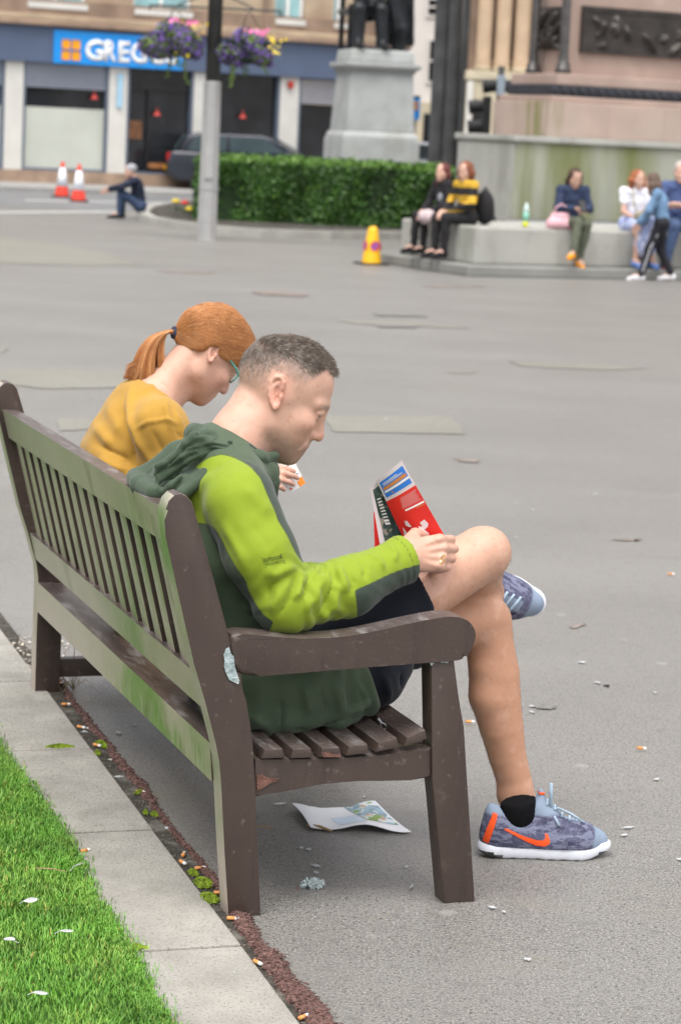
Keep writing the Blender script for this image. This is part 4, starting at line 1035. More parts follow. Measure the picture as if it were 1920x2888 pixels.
# ---- traffic signal
tp = at_depth(*DD(1152, 200), 42); tsz = tp[2]
tl = empty('traffic_light', (tp[0], tp[1], 0), 0, 'traffic signal on a pole beside the red granite pedestal', 'traffic light')
M_TGREY = mat('signal_grey', (.30, .36, .42), rough=.5, var=.05)
bm = bmesh.new(); lathe(bm, [(.057, 0), (.057, tsz + .35)], 16); obj('pole', bm, M_BLK, tl, True)
def head(zc, dx, n, s_):
    b = boxm('signal_head', dx - .07, dx + .07, -.2, .08, zc - .17 * n, zc + .17 * n, M_TGREY if s_ > 0 else M_BLK, tl, .02)
    for k in range(n):
        for sgn in ((-1, 1) if s_ > 0 else (-1,)):
            bm = bmesh.new(); tube(bm, [(0, 0, 0), (sgn * .24, 0, -.03)], [.105, .12], 12); v = obj('visor', bm, M_BLK, b); v.location = (dx + sgn * .07, -.06, zc + .34 * (k - (n - 1) / 2))
head(tsz + .02, .0, 1, 1); head(at_depth(*DD(1120, 268), 42)[2], -.22, 2, -1)
# =================================================================== the bench
M_BPAINT = mat('brown_bench_paint', (.054, .0365, .030), rough=.40, var=.10, scale=9, bump=.05, bscale=220, spec=.45)
_n = NB(M_BPAINT); _n.mix(_n.ramp(_n.noise(60, 4), .62, .74, 0, .5), (.16, .125, .11)); _n.mix(_n.ramp(_n.noise(13, 5), .62, .75, 0, .4), (.13, .075, .06))
_n.mix(_n.ramp(_n.noise(420, 2), .68, .74, 0, .5), (.26, .23, .21)); _n.mix(_n.ramp(_n.noise(16, 6, (1, 1, .10), .7), .50, .64, 0, .45), (.035, .024, .02)); _n.mix(_n.ramp(_n.noise(7, 7, None, .75), .58, .64, 0, .5), (.095, .07, .06))
M_BTOP = mat('brown_bench_paint_worn', (.085, .063, .056), rough=.33, var=.14, scale=14, bump=.3, bscale=150, spec=.55)
_n = NB(M_BTOP); _n.mix(_n.ramp(_n.noise(30, 6, (1, .25, 1), .65), .5, .7, 0, .75), (.25, .235, .23)); _n.mix(_n.ramp(_n.noise(200, 2), .64, .72, 0, .5), (.45, .43, .40))
M_BBACK = mat('bench_back_lightened_algae', (.39, .32, .275), rough=.30, var=.10, scale=5, bump=.05, bscale=180, spec=.6)  # pale base paints extra light onto the dim rear faces; algae green goes over it
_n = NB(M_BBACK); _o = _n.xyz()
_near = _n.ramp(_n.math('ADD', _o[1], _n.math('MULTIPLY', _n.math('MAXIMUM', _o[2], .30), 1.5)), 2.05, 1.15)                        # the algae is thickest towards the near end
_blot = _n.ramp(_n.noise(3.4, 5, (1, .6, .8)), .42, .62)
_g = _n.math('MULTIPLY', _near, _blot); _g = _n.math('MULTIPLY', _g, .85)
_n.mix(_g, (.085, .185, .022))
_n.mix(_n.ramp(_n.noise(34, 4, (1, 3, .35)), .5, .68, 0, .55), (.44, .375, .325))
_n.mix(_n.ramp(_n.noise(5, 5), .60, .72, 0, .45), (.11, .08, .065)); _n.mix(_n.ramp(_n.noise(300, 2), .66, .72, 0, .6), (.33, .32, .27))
M_CHIP = mat('bare_weathered_wood', (.30, .365, .375), rough=.85, var=.22, scale=60, bump=.5, bscale=120)
_n = NB(M_CHIP); _n.mix(_n.ramp(_n.noise(40, 4, (1, 1, .12)), .45, .6, 0, .6), (.55, .55, .53))
M_RAW = mat('split_red_wood', (.125, .06, .046), rough=.9, var=.4, scale=40, bump=.6, bscale=90)
BL = 2.03
bench = empty('park_bench', tuple(BO), BYAW, 'long brown painted wooden park bench with a slatted back, green with algae behind', 'bench')
def warp(x, y, z, rail=True):
    t = y / BL
    return (x + .038 * t * min(max(z / .38, 0), 1), y, z - (.034 * t if rail and z > .2 else 0))
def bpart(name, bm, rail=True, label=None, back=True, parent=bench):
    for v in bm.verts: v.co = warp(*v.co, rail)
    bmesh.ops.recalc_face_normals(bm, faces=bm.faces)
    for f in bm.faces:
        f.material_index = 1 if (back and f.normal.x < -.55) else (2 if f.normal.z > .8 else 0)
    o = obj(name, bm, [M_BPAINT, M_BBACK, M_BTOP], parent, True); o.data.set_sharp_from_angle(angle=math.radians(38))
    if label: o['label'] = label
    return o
def P0(H, pts, y=0.0): return [tuple(bp(H(*q), y)[[0, 2]]) for q in pts]
post_o = P0(B5, [(1190, 1900), (1130, 1700), (1047, 1330), (965, 960), (958, 860), (962, 800), (980, 748), (1012, 715), (1050, 704), (1092, 722), (1122, 758), (1145, 850), (1240, 1190), (1325, 1510), (1385, 1735)]) + P0(B6, [(300, 440), (318, 500), (340, 575), (360, 700), (372, 800), (385, 1050), (412, 1635)])
post_o += [(bp(B6(250, 1635), 0)[0], bp(B6(412, 1635), 0)[2])] + P0(B6, [(232, 1300), (216, 980), (207, 870), (190, 780)])
post_o = [(x, max(z, 0.0)) for x, z in post_o]
for y0 in (0.0, BL):
    bm = bmesh.new(); q = post_o
    if y0: q = [(x - .030 * max(0, min(1, 1 - z / .38)) if False else x, z) for x, z in post_o]
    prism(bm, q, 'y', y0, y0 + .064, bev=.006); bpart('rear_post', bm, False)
leg_o = P0(B6, [(1240, 380), (1255, 950), (1308, 1590), (1462, 1590), (1442, 1250), (1420, 900), (1408, 700), (1390, 600), (1378, 520), (1362, 372)])
leg_o = [(x, 0.0 if z < .03 else z) for x, z in leg_o]
arm_o = P0(B6, [(250, 240), (275, 345), (300, 455), (600, 430), (900, 405), (1240, 379), (1370, 371), (1412, 355), (1445, 310), (1464, 250), (1455, 208), (1425, 172), (1388, 158), (1340, 153), (1290, 157), (1150, 184), (1020, 214), (900, 239), (760, 258), (600, 262), (480, 252), (350, 240)])
rail_o = P0(B6, [(388, 862), (385, 1050), (430, 1036), (520, 1022), (600, 1008), (720, 983), (900, 968), (1000, 968), (1150, 965), (1252, 950), (1252, 805), (1100, 830), (950, 848), (800, 858), (600, 862)])
def chaikin(P_, it=2):
    for _ in range(it): P_ = [tuple(np.array(a) * (1 - t) + np.array(b) * t) for a, b in zip(P_, P_[1:] + P_[:1]) for t in (.22, .78)]
    return P_
arm_o = chaikin(arm_o)
for y0 in (0.0, BL):
    bm = bmesh.new(); prism(bm, leg_o, 'y', y0 + .002, y0 + .060, bev=.005); bpart('front_leg', bm, False, back=False)
    bm = bmesh.new(); prism(bm, arm_o, 'y', y0 - .004, y0 + .066, bev=.011, seg=3); bpart('armrest', bm, False, back=False)
    bm = bmesh.new(); prism(bm, rail_o, 'y', y0 + .009, y0 + .052, bev=.004); bpart('seat_side_rail', bm, False, back=False)
bm = bmesh.new(); box(bm, .062, .52, BL + .012, BL + .05, .045, .10, .004); bpart('stretcher', bm, False, back=False)
def zx(z): return -.062 - (z - .447) * .251        # rear face line of the back, x as a function of z
def rear_rail(name, z0, z1, th, lab=None, bev=.006):
    bm = bmesh.new(); e = .012
    prism(bm, [(zx(z0) + e, z0), (zx(z0) + e + th, z0 - .004), (zx(z1) + e + th, z1 - .004), (zx(z1) + e, z1)], 'y', .066, BL - .002, bev=bev); return bpart(name, bm, True, lab)
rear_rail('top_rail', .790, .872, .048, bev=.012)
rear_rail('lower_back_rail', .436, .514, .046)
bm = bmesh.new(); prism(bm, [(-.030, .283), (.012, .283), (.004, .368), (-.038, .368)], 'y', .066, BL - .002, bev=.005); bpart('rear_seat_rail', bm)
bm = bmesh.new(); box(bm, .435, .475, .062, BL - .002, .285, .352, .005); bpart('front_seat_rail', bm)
sl_y = [.230 + .1212 * k for k in range(-1, 15)]
for y in sl_y:
    bm = bmesh.new(); a, b = .500, .800; e = .022
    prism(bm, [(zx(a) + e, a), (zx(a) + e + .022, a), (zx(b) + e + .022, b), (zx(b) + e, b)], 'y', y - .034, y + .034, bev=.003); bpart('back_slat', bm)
sx = [(.000, .046, .366), (.059, .112, .365), (.123, .175, .363), (.188, .239, .363), (.248, .302, .366), (.316, .369, .374), (.380, .433, .387)]
for i, (a, b, zt) in enumerate(sx):
    bm = bmesh.new(); tl_ = (0, .0, 0, .0, .002, .005, .008)[i]
    y0 = .068 if i == 0 else .001
    prism(bm, [(a, zt - .020 - tl_), (b, zt - .020 + tl_), (b - .006, zt + tl_), (a + .006, zt - tl_)], 'y', y0, BL + (.06 if i else -.005), bev=.004); bpart('seat_slat', bm, True, back=False)
def chip(name, H, pts, y, m, lab):
    q = P0(H, pts, y); bm = bmesh.new(); prism(bm, q, 'y', y - .0012, y + .002)
    for v in bm.verts: v.co = warp(*v.co, False)
    o = obj(name, bm, m, bench); o['label'] = lab
chip('paint_chip', B6, [(228, 345), (240, 315), (255, 306), (263, 335), (278, 350), (283, 400), (292, 430), (306, 470), (300, 487), (272, 474), (255, 465), (238, 428), (230, 400), (234, 375)], -.002, M_CHIP, 'pale bare wood where paint flaked off at the arm joint')
chip('paint_chip', B6, [(1240, 382), (1262, 380), (1256, 388), (1246, 396)], .000, M_CHIP, 'pale bare chip under the armrest')
chip('paint_chip', B6, [(1290, 378), (1322, 374), (1332, 379), (1320, 384), (1310, 379), (1298, 382)], .000, M_CHIP, 'pale bare chip under the front of the armrest')
chip('split_wood', B6, [(390, 935), (425, 932), (440, 948), (498, 950), (488, 965), (455, 975), (430, 990), (415, 1000), (392, 1010)], .007, M_RAW, 'split reddish wood at the rear end of the seat side rail')
chip('split_wood', B6, [(708, 825), (745, 818), (760, 832), (802, 830), (804, 845), (715, 846)], .0, M_RAW, 'rotten reddish slat end')
chip('worn_spot', B6, [(590, 1500), (592, 1480), (600, 1490)], .0, M_RAW, 'tiny chip')
# =================================================================== the man
def ap(p): return np.asarray(p, float)
def rotY(t):                      # local head frame -> columns fwd, left, up (world X right, Y away)
    return np.array([[math.cos(t), 0, math.sin(t)], [0, 1, 0], [-math.sin(t), 0, math.cos(t)]])
def w2b(P): d = ap(P) - BO; return np.array([d @ BX, d @ BY, d[2]])
def view_rot(extra=0.0):          # world axes expressed in the bench frame (as columns), turned by extra about z
    c, s = math.cos(-BYAW + extra), math.sin(-BYAW + extra); return np.array([[c, -s, 0], [s, c, 0], [0, 0, 1]])
def head_solid(S, C, Rm, s=1.0, fem=False, eyes=True, ears=(1, -1), simple=False, es=1.0):
    """C head centre (between the ears), Rm columns = forward, left, up"""
    T = lambda p: C + Rm @ (ap(p) * s)
    E = lambda c, r, k=.012, op='u', rot=None: S.ell(T(c), ap(r) * s, k * s, Rm if rot is None else Rm @ rot, op)
    Cp = lambda a, b, ra, rb, k=.012, op='u': S.cap(T(a), T(b), ra * s, rb * s, k * s, None, op)
    E((-.006, 0, .030), (.104, .076, .092), .01)
    E((.012, 0, .045), (.084, .070, .074), .02)
    E((.040, 0, -.028), (.058, .060, .075), .03)                         # middle face
    jw = .050 if not fem else .045
    for q in (1, -1):
        Cp((.010, q * jw, -.060), (.082, q * .014, -.112), .024, .0155, .028)     # jaw
        Cp((.000, q * .058, -.010), (.012, q * jw, -.060), .022, .022, .03)
        E((.070, q * .046, -.026), (.026, .020, .018), .022)              # cheekbone
        Cp((.0975, q * .012, .024), (.082, q * .046, .021), .009, .008, .018)   # brow
    for q in (1, -1): E((.050, q * .038, -.052), (.040, .025, .042), .03)
    E((.060, 0, -.085), (.044, .040, .046), .03)                          # mouth region
    E((.088, 0, -.112), (.0165, .021, .0165), .014)                         # chin
    E((.0905, 0, -.078), (.0195, .028, .026), .016)
    for q in (1, -1): E((.110, q * .034, -.001), (.0125, .0165, .0095), .012, 's')   # eye sockets
    # nose
    Cp((.0975, 0, .018), (.101, 0, .002), .009, .0085, .014); Cp((.102, 0, .002), (.1195, 0, -.038), .0080, .0100, .012); E((.1205, 0, -.0455), (.0115, .0125, .0110), .007); Cp((.092, 0, .004), (.101, 0, -.046), .012, .013, .010)
    for q in (1, -1): E((.1060, q * .0140, -.049), (.0120, .0080, .0090), .006)
    Cp((.104, 0, -.055), (.105, 0, -.068), .006, .006, .008)
    if not simple:
        for q in (1, -1): E((.1135, q * .0068, -.0575), (.0062, .0036, .0045), .002, 's')
    # lips
    E((.1040, 0, -.0768), (.0080, .0225, .0060), .004); E((.1010, 0, -.0920), (.0080, .020, .0066), .005); E((.094, 0, -.104), (.010, .02, .006), .004, 's') if False else None
    if not simple: [Cp((.1090, 0, -.0838), (.1045, q * .014, -.0848), .0024, .0022, .002, 's') for q in (1, -1)]; [Cp((.1045, q * .014, -.0848), (.0945, q * .0265, -.0875), .0022, .0020, .003, 's') for q in (1, -1)]; Cp((.099, .025, -.0875), (.108, .010, -.0840), .0013, .0014, .003, 's'); Cp((.099, -.025, -.0875), (.108, -.010, -.0840), .0013, .0014, .003, 's')
    if not simple:
        for q in (1, -1):        # nasolabial fold, under-eye
            Cp((.108, q * .022, -.048), (.092, q * .034, -.082), .0030, .0026, .007, 's'); Cp((.0995, q * .016, .0135), (.089, q * .046, .0105), .0014, .0014, .004, 's'); Cp((.098, q * .020, -.016), (.086, q * .044, -.018), .0014, .0014, .006, 's')
            E((.0885, q * .031, .002), (.0130, .0135, .0125), .003)                    # eyeball
            Cp((.0985, q * .018, .0075), (.093, q * .046, .0045), .0042, .004, .004); Cp((.1005, q * .031, .0085), (.0985, q * .031, .0085), .0045, .0045, .006)
            Cp((.0965, q * .020, -.007), (.091, q * .043, -.006), .0042, .004, .005)
    # ears
    for q in ears:
        yb = q * .0745
        R2 = np.array([[math.cos(.33), 0, math.sin(.33)], [0, 1, 0], [-math.sin(.33), 0, math.cos(.33)]]) if True else None
        tl = q * .30; R3 = np.array([[math.cos(tl), -math.sin(tl), 0], [math.sin(tl), math.cos(tl), 0], [0, 0, 1]])
        R_ = R3 @ np.array([[math.cos(-.35), 0, math.sin(-.35)], [0, 1, 0], [-math.sin(-.35), 0, math.cos(-.35)]])
        ec = ap((-.010, yb + q * .006, .002))
        L = lambda x, z, o=0: ec + R_ @ (ap((x, q * (.004 + o), z)) * es)
        S.ell(T(ec), ap((.0155, .0055, .031)) * s * es, .006 * s, Rm @ R_)
        rim = [(.012, .012), (.013, .026), (.004, .036), (-.008, .034), (-.017, .022), (-.018, .006), (-.014, -.010), (-.007, -.022), (.003, -.032), (.008, -.026), (.009, -.018)]
        rr = [.0040, .0042, .0044, .0046, .0046, .0044, .0042, .0044, .0064, .005, .003]
        if not simple:
            S.ell(T(L(-.001, .003, .0085)), ap((.0105, .0135, .020)) * s, .003 * s, Rm @ R_, 's')
            S.ell(T(L(.003, -.010, .002)), ap((.0065, .009, .009)) * s, .003 * s, Rm @ R_, 's')
        for (a, b), (c, d), r1, r2 in zip(rim, rim[1:], rr, rr[1:]):
            S.cap(T(L(a, b)), T(L(c, d)), r1 * s * es, r2 * s * es, .003 * s)
        if not simple:
            S.chain([T(L(.003, .024)), T(L(-.008, .014)), T(L(-.009, .000)), T(L(-.002, -.016))], [.0022 * s] * 4, .004 * s)
            S.cap(T(L(.011, -.006)), T(L(.010, -.012)), .0038 * s, .0035 * s, .004 * s)
def hand_solid(S, wr, fwd, up, side, s=1.0, curl=.9, spread=.12, k=.006, thumb=True):
    """wr wrist, fwd along the palm, up = back of the hand, side = towards the thumb"""
    wr, fwd, up, side = map(ap, (wr, fwd, up, side)); fwd /= np.linalg.norm(fwd); up = up - fwd * (up @ fwd); up /= np.linalg.norm(up)
    sd = np.cross(up, fwd); sd *= np.sign(sd @ side) or 1
    Q = lambda f, u, t: wr + (fwd * f + up * u + sd * t) * s
    S.cap(Q(-.005, 0, 0), Q(.03, 0, 0), .026 * s, .030 * s, .015, (up, .72))
    for t, f in ((.026, .088), (.008, .092), (-.010, .086), (-.026, .078)):
        S.cap(Q(.02, 0, t * .7), Q(f, .002, t), .0145 * s, .0115 * s, .010)
    S.cap(Q(.02, -.006, .012), Q(.07, -.008, -.012), .014 * s, .014 * s, .012)
    for t, f in ((.026, .086), (.008, .090), (-.010, .084), (-.026, .076)):
        S.ell(Q(f, .0095, t), (.0085 * s,) * 3, .005); S.cap(Q(.02, .0155, t * .35), Q(f - .008, .0125, t), .0034 * s, .0034 * s, .005)
    ln = ((.044, .026, .020), (.048, .030, .021), (.045, .028, .021), (.034, .021, .018))
    for (t, f), l3, cu in zip(((.026, .088), (.008, .092), (-.010, .086), (-.026, .078)), ln, (.92, 1.0, 1.05, 1.08)):
        p = Q(f, .001, t); a = 0; r = .0098
        for j, l in enumerate(l3):
            a += curl * cu * (.75, 1.05, .7)[j]
            d = fwd * math.cos(a) - up * math.sin(a) + sd * (t * spread * 8 * math.cos(a))
            d /= np.linalg.norm(d); q = p + d * l * s
            S.cap(p, q, r * s, (r - .0009) * s, .0022 if j else .006); p = q; r -= .0009
    if thumb:
        a = Q(.018, -.006, .024); b = Q(.048, -.020, .044); c = Q(.074, -.032, .040); d = Q(.094, -.040, .028)
        S.cap(a, b, .0145 * s, .0125 * s, .010); S.cap(b, c, .0115 * s, .0105 * s, .004); S.cap(c, d, .0105 * s, .009 * s, .003)
M_SKIN = mat('skin', (.55, .33, .245), rough=.5, var=.07, scale=28, bump=.13, bscale=420, spec=.38, sss=.12)
_n = NB(M_SKIN); _b = _n.attr('blush'); _n.mix(_n.math('MULTIPLY', _b, .55), (.55, .20, .15))
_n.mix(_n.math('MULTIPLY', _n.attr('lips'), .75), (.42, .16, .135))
_t = _n.attr('tan'); _n.mix(_n.math('MULTIPLY', _t, .9), (.47, .245, .15))
_s = _n.attr('stubble'); _sp = _n.ramp(_n.noise(900, 2), .38, .62, .35, 1); _n.mix(_n.math('MULTIPLY', _s, _sp), (.21, .178, .158))
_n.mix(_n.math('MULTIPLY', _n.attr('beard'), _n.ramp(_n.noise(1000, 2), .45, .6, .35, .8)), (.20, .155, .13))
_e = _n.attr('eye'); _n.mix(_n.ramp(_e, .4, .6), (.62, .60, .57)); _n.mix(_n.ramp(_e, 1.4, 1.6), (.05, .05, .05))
_n.mix(_n.ramp(_n.noise(70, 3), .55, .75, 0, .42), (.45, .20, .13)); _n.mix(_n.ramp(_n.noise(26, 4), .52, .72, 0, .35), (.62, .40, .31)); _n.mix(_n.ramp(_n.noise(260, 2), .66, .74, 0, .35), (.36, .17, .11))

MY0 = .34
root_b = ap((.20, MY0, 0)); rw = b2w(root_b)
man = empty('person', tuple(rw), BYAW, 'man in a lime and green jacket reading a leaflet, legs crossed, on the bench', 'person')
def mloc(V): return np.asarray(V) - root_b
VR = view_rot(.02)
hc = bp(H1(810, 720), MY0); hRm = VR @ rotY(math.radians(27))
kR, kL = ap((.668, .330, .716)), ap((.712, .405, .552))
hpR, hpL = ap((.19, .245, .470)), ap((.19, .435, .465))
aR, aL = ap((.770, .640, .480)), ap((.815, .385, .125))
wrR, elR, shR = ap((.425, .165, .742)), ap((.122, .080, .665)), ap((.036, .155, .870))
wrL, elL, shL = ap((.44, .40, .652)), ap((.17, .57, .58)), ap((.05, .53, .860))
S = Solid()
S.chain([(.15, MY0, .46), (.09, MY0, .60), (.036, MY0, .76), (.036, MY0, .86)], [.15, .142, .145, .125], .04, ((1, 0, 0), .60))
S.chain([shR, (.06, MY0, .90), shL], [.055, .07, .055], .04)
S.chain([(.055, MY0, .90), (.085, MY0, .985), hc + hRm @ ap((-.030, 0, -.045))], [.075, .0625, .060], .03)
S.cap((.115, MY0, .93), hc + hRm @ ap((.026, 0, -.075)), .034, .030, .03)
head_solid(S, hc, hRm, 1.0)
for a, b in ((shR, elR), (shL, elL)): S.cap(a, b, .046, .038, .03)
for a, b in ((elR, wrR), (elL, wrL)): S.cap(a, b, .037, .026, .02)
hand_solid(S, bp(H3(372, 990), .17), ap((1, .10, .06)), ap((-.05, -.94, .32)), ap((0, .3, 1)), 1.14, curl=.82)
hand_solid(S, wrL, ap((1, .05, .15)), ap((0, .6, .8)), ap((0, -1, .3)), 1.0, curl=.75)
S.cap(hpR, kR, .090, .064, .04).cap(hpL, kL, .088, .064, .04)
S.ell(kR + ap((.016, -.004, .008)), (.054, .050, .054), .02)
S.chain([kL + ap((.0, 0, -.01)), (.733, .402, .50), (.750, .400, .42), (.757, .397, .36), (.774, .393, .29), (.792, .390, .22), (.815, .386, .15), aL + ap((.004, 0, 0))], [.062, .0560, .0595, .0590, .0520, .0450, .0410, .040], .002)
S.chain([(.718, .378, .43), (.722, .378, .37), (.752, .380, .29)], [.026, .028, .018], .03)
S.ell(kL + ap((.034, -.004, -.012)), (.036, .040, .042), .02)
S.chain([kR + ap((.008, .03, -.03)), kR * .55 + aR * .45 + ap((.0, .02, -.045)), aR], [.050, .052, .036], .02)
S.chain([kR + ap((.03, .04, -.03)), kR * .5 + aR * .5 + ap((.025, -.01, .0)), aR + ap((.01, 0, 0))], [.042, .040, .034], .03)
S.cap(aL, aL + ap((.06, -.01, -.085)), .040, .030, .02).cap(aR, aR + ap((.07, -.05, -.03)), .036, .028, .02)
V, Q = S.mesh(.0031, 2)
Hl = (V - hc) @ hRm                                  # head coordinates of every vertex
def g3(P, c, r): return np.exp(-(((P - ap(c)) / ap(r)) ** 2).sum(1))
inhead = (np.abs(Hl) < .17).all(1)
ay = np.abs(Hl[:, 1])
blush = np.zeros(len(V)); lips = np.zeros(len(V)); beard = np.zeros(len(V)); eye = np.zeros(len(V))
Ha = np.stack([Hl[:, 0], ay, Hl[:, 2]], 1)
blush += .7 * g3(Ha, (.125, 0, -.045), (.018, .016, .016)) + 1.1 * g3(Ha, (-.010, .088, .004), (.026, .014, .042)) + .35 * g3(Ha, (.08, .05, -.03), (.03, .025, .03))
blush += .5 * g3(Ha, (-.02, .05, -.12), (.06, .05, .04))
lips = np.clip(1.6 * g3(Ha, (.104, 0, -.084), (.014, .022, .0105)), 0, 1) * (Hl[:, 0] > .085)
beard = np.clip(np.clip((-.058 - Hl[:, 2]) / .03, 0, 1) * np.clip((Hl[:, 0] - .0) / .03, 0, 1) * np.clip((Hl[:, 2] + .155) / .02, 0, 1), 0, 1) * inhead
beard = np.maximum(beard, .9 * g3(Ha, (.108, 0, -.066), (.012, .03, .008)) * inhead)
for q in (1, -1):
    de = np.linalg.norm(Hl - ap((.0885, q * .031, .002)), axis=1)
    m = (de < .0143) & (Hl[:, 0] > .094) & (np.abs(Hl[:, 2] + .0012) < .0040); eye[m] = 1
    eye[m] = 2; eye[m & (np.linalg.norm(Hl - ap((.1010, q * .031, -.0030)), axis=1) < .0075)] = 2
# cropped hair: how dense the hair is at a point of the scalp (a fade: thick on top, shaved near the ears)
def hair_d(P):
    x, y, z = P[:, 0], np.abs(P[:, 1]), P[:, 2]
    line = np.interp(x, [-.14, -.10, -.06, -.02, .015, .035, .050, .060, .075, .088, .12], [-.070, -.055, -.030, .012, .010, .032, .070, .090, .090, .086, .085])
    soft = np.interp(x, [-.14, -.06, .02, .045, .07, .09], [.110, .100, .085, .045, .014, .007])
    wob = (vnoise(P, 160, 4) - .5) * .010
    return np.clip((z + wob - line) / soft, 0, 1)
hd = hair_d(Hl) * inhead * (Hl[:, 0] < .12) * np.where((ay > .070) & (Hl[:, 2] < .045) & (Hl[:, 0] > -.045) & (Hl[:, 0] < .02), 0, 1)
stub = np.clip(hd * 1.0, 0, .80)
sunb = np.clip((V[:, 0] - .40) / .08, 0, 1) * (V[:, 2] < .82) * np.clip((.80 - V[:, 2]) / .22, .25, 1)
hnd = (np.linalg.norm(V - (wrR + ap((.06, 0, 0))), axis=1) < .13); sunb[hnd] *= .0; blush[hnd] += .22
brow = np.clip(1.4 * g3(Ha, (.100, .030, .0225), (.016, .021, .0052)), 0, .95); stub = np.maximum(stub, brow * inhead)
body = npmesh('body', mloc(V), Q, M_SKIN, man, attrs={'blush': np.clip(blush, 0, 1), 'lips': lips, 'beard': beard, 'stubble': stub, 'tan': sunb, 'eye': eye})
print('man body', len(V), round(time.time() - T0, 1))
# hair blades
M_HAIRM = mat('greying_hair', (.165, .13, .105), rough=.6, var=.2, scale=30, spec=.3)
_n = NB(M_HAIRM); _n.mix(_n.ramp(_n.attr('tint'), .45, 1.0, 0, .9), (.43, .385, .345))
NV = vnormals(V, Q)
pf = np.where((hd > .08) & (Hl[:, 0] < .105))[0]
w_ = hd[pf] ** 2.2 + .02; NH = 42000; pick = RNG.choice(pf, NH, p=w_ / w_.sum())
Pp = V[pick] + RNG.normal(0, .0018, (NH, 3)); Nn = NV[pick]; hdl = Hl[pick]; dens = hd[pick]
fwdv = hRm[:, 0]; upv = hRm[:, 2]
top = np.clip((hdl[:, 2] - .070) / .050, 0, 1)
Ln = (.0020 + .0045 * dens + .008 * top * dens) * RNG.uniform(.6, 1.35, NH)
front = np.clip((hdl[:, 0] - .045) / .035, 0, 1) * top; Ln += front * .024 * RNG.uniform(.3, 1.25, NH)
bl_ = np.clip((hdl[:, 2] - .050) / .060, 0, 1)[:, None]; lay = (fwdv * 1.0 + upv * (.25 - .30 * front[:, None])) * bl_ + (-upv * .9 + fwdv * .25) * (1 - bl_)
clump = np.stack([vnoise(Pp, 130, k_) - .5 for k_ in (11, 12, 13)], 1)
dirn = Nn * (.34 + .12 * top[:, None]) + lay + RNG.normal(0, .13, (NH, 3)) + clump * .7 * top[:, None]; dirn -= Nn * np.minimum(0, (dirn * Nn).sum(1) - .25)[:, None]
dirn /= np.linalg.norm(dirn, axis=1, keepdims=True)
t = np.linspace(0, 1, 3)[None, :, None]
paths = Pp[:, None] + dirn[:, None] * Ln[:, None, None] * t - (Nn * (Ln * .18)[:, None])[:, None] * t ** 2
Vh, Fh, sid = strands(paths, .00018 + .00034 * top * dens)
tint = np.clip(RNG.normal(.66, .22, NH) - .34 * top + .30 * (1 - dens) + .25 * front + clump[:, 0] * .8, 0, 1)
npmesh('hair', mloc(Vh), Fh, M_HAIRM, man, attrs={'tint': tint[sid]})
# fine leg hair
lg = np.where((V[:, 0] > .52) & (V[:, 2] > .17) & (V[:, 2] < .80) & (np.linalg.norm(V - (wrR + ap((.08, 0, 0))), axis=1) > .14))[0]; pk_ = RNG.choice(lg, 3800)
dn = ap((.15, 0, -1)) + RNG.normal(0, .35, (3800, 3)) + NV[pk_] * .35; dn /= np.linalg.norm(dn, axis=1, keepdims=True)
tt_ = np.linspace(0, 1, 3)[None, :, None]; ph_ = V[pk_][:, None] + dn[:, None] * (RNG.uniform(.005, .012, 3800)[:, None, None]) * tt_
Vl, Fl, _ = strands(ph_, np.full(3800, .00011)); lh_ = npmesh('leg_hair', mloc(Vl), Fl, M_HAIRM, man); lh_['kind'] = 'stuff'
# ---- black T-shirt collar
M_TEE = mat('black_tee', (.012, .014, .022), rough=.9, var=.2, scale=40)
S = Solid(); ring = []
for i in range(17):
    a = (i / 16 * 2 - 1) * 1.9; ring.append(ap((.088 + .070 * math.cos(a), MY0 + .078 * math.sin(a), .968 - .040 * math.cos(a))))
S.chain(ring, [.009] * 17, .004); V2, Q2 = S.mesh(.004); npmesh('tshirt_collar', mloc(V2), Q2, M_TEE, man)
# ---- jacket
M_JACK = mat('jacket_cloth', (.060, .088, .052), rough=.72, var=.08, scale=12, bump=.1, bscale=500, spec=.25, sheen=.15)
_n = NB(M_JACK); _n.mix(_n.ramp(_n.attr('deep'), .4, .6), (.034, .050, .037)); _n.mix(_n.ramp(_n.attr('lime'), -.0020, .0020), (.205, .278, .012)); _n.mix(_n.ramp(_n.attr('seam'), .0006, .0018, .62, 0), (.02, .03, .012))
_n.bump(_n.noise(45, 3, (1, 1, .6)), .12, .01)
M_HOOD = mat('hood_cloth', (.046, .071, .043), rough=.72, var=.08, scale=12, bump=.1, bscale=500, spec=.25, sheen=.15); NB(M_HOOD).bump(NB(M_HOOD).noise(40, 3), .15, .01)
S = Solid()
S.chain([(.15, MY0, .44), (.095, MY0, .60), (.026, MY0, .75), (.022, MY0, .86)], [.185, .170, .165, .148], .03, ((1, 0, 0), .62))
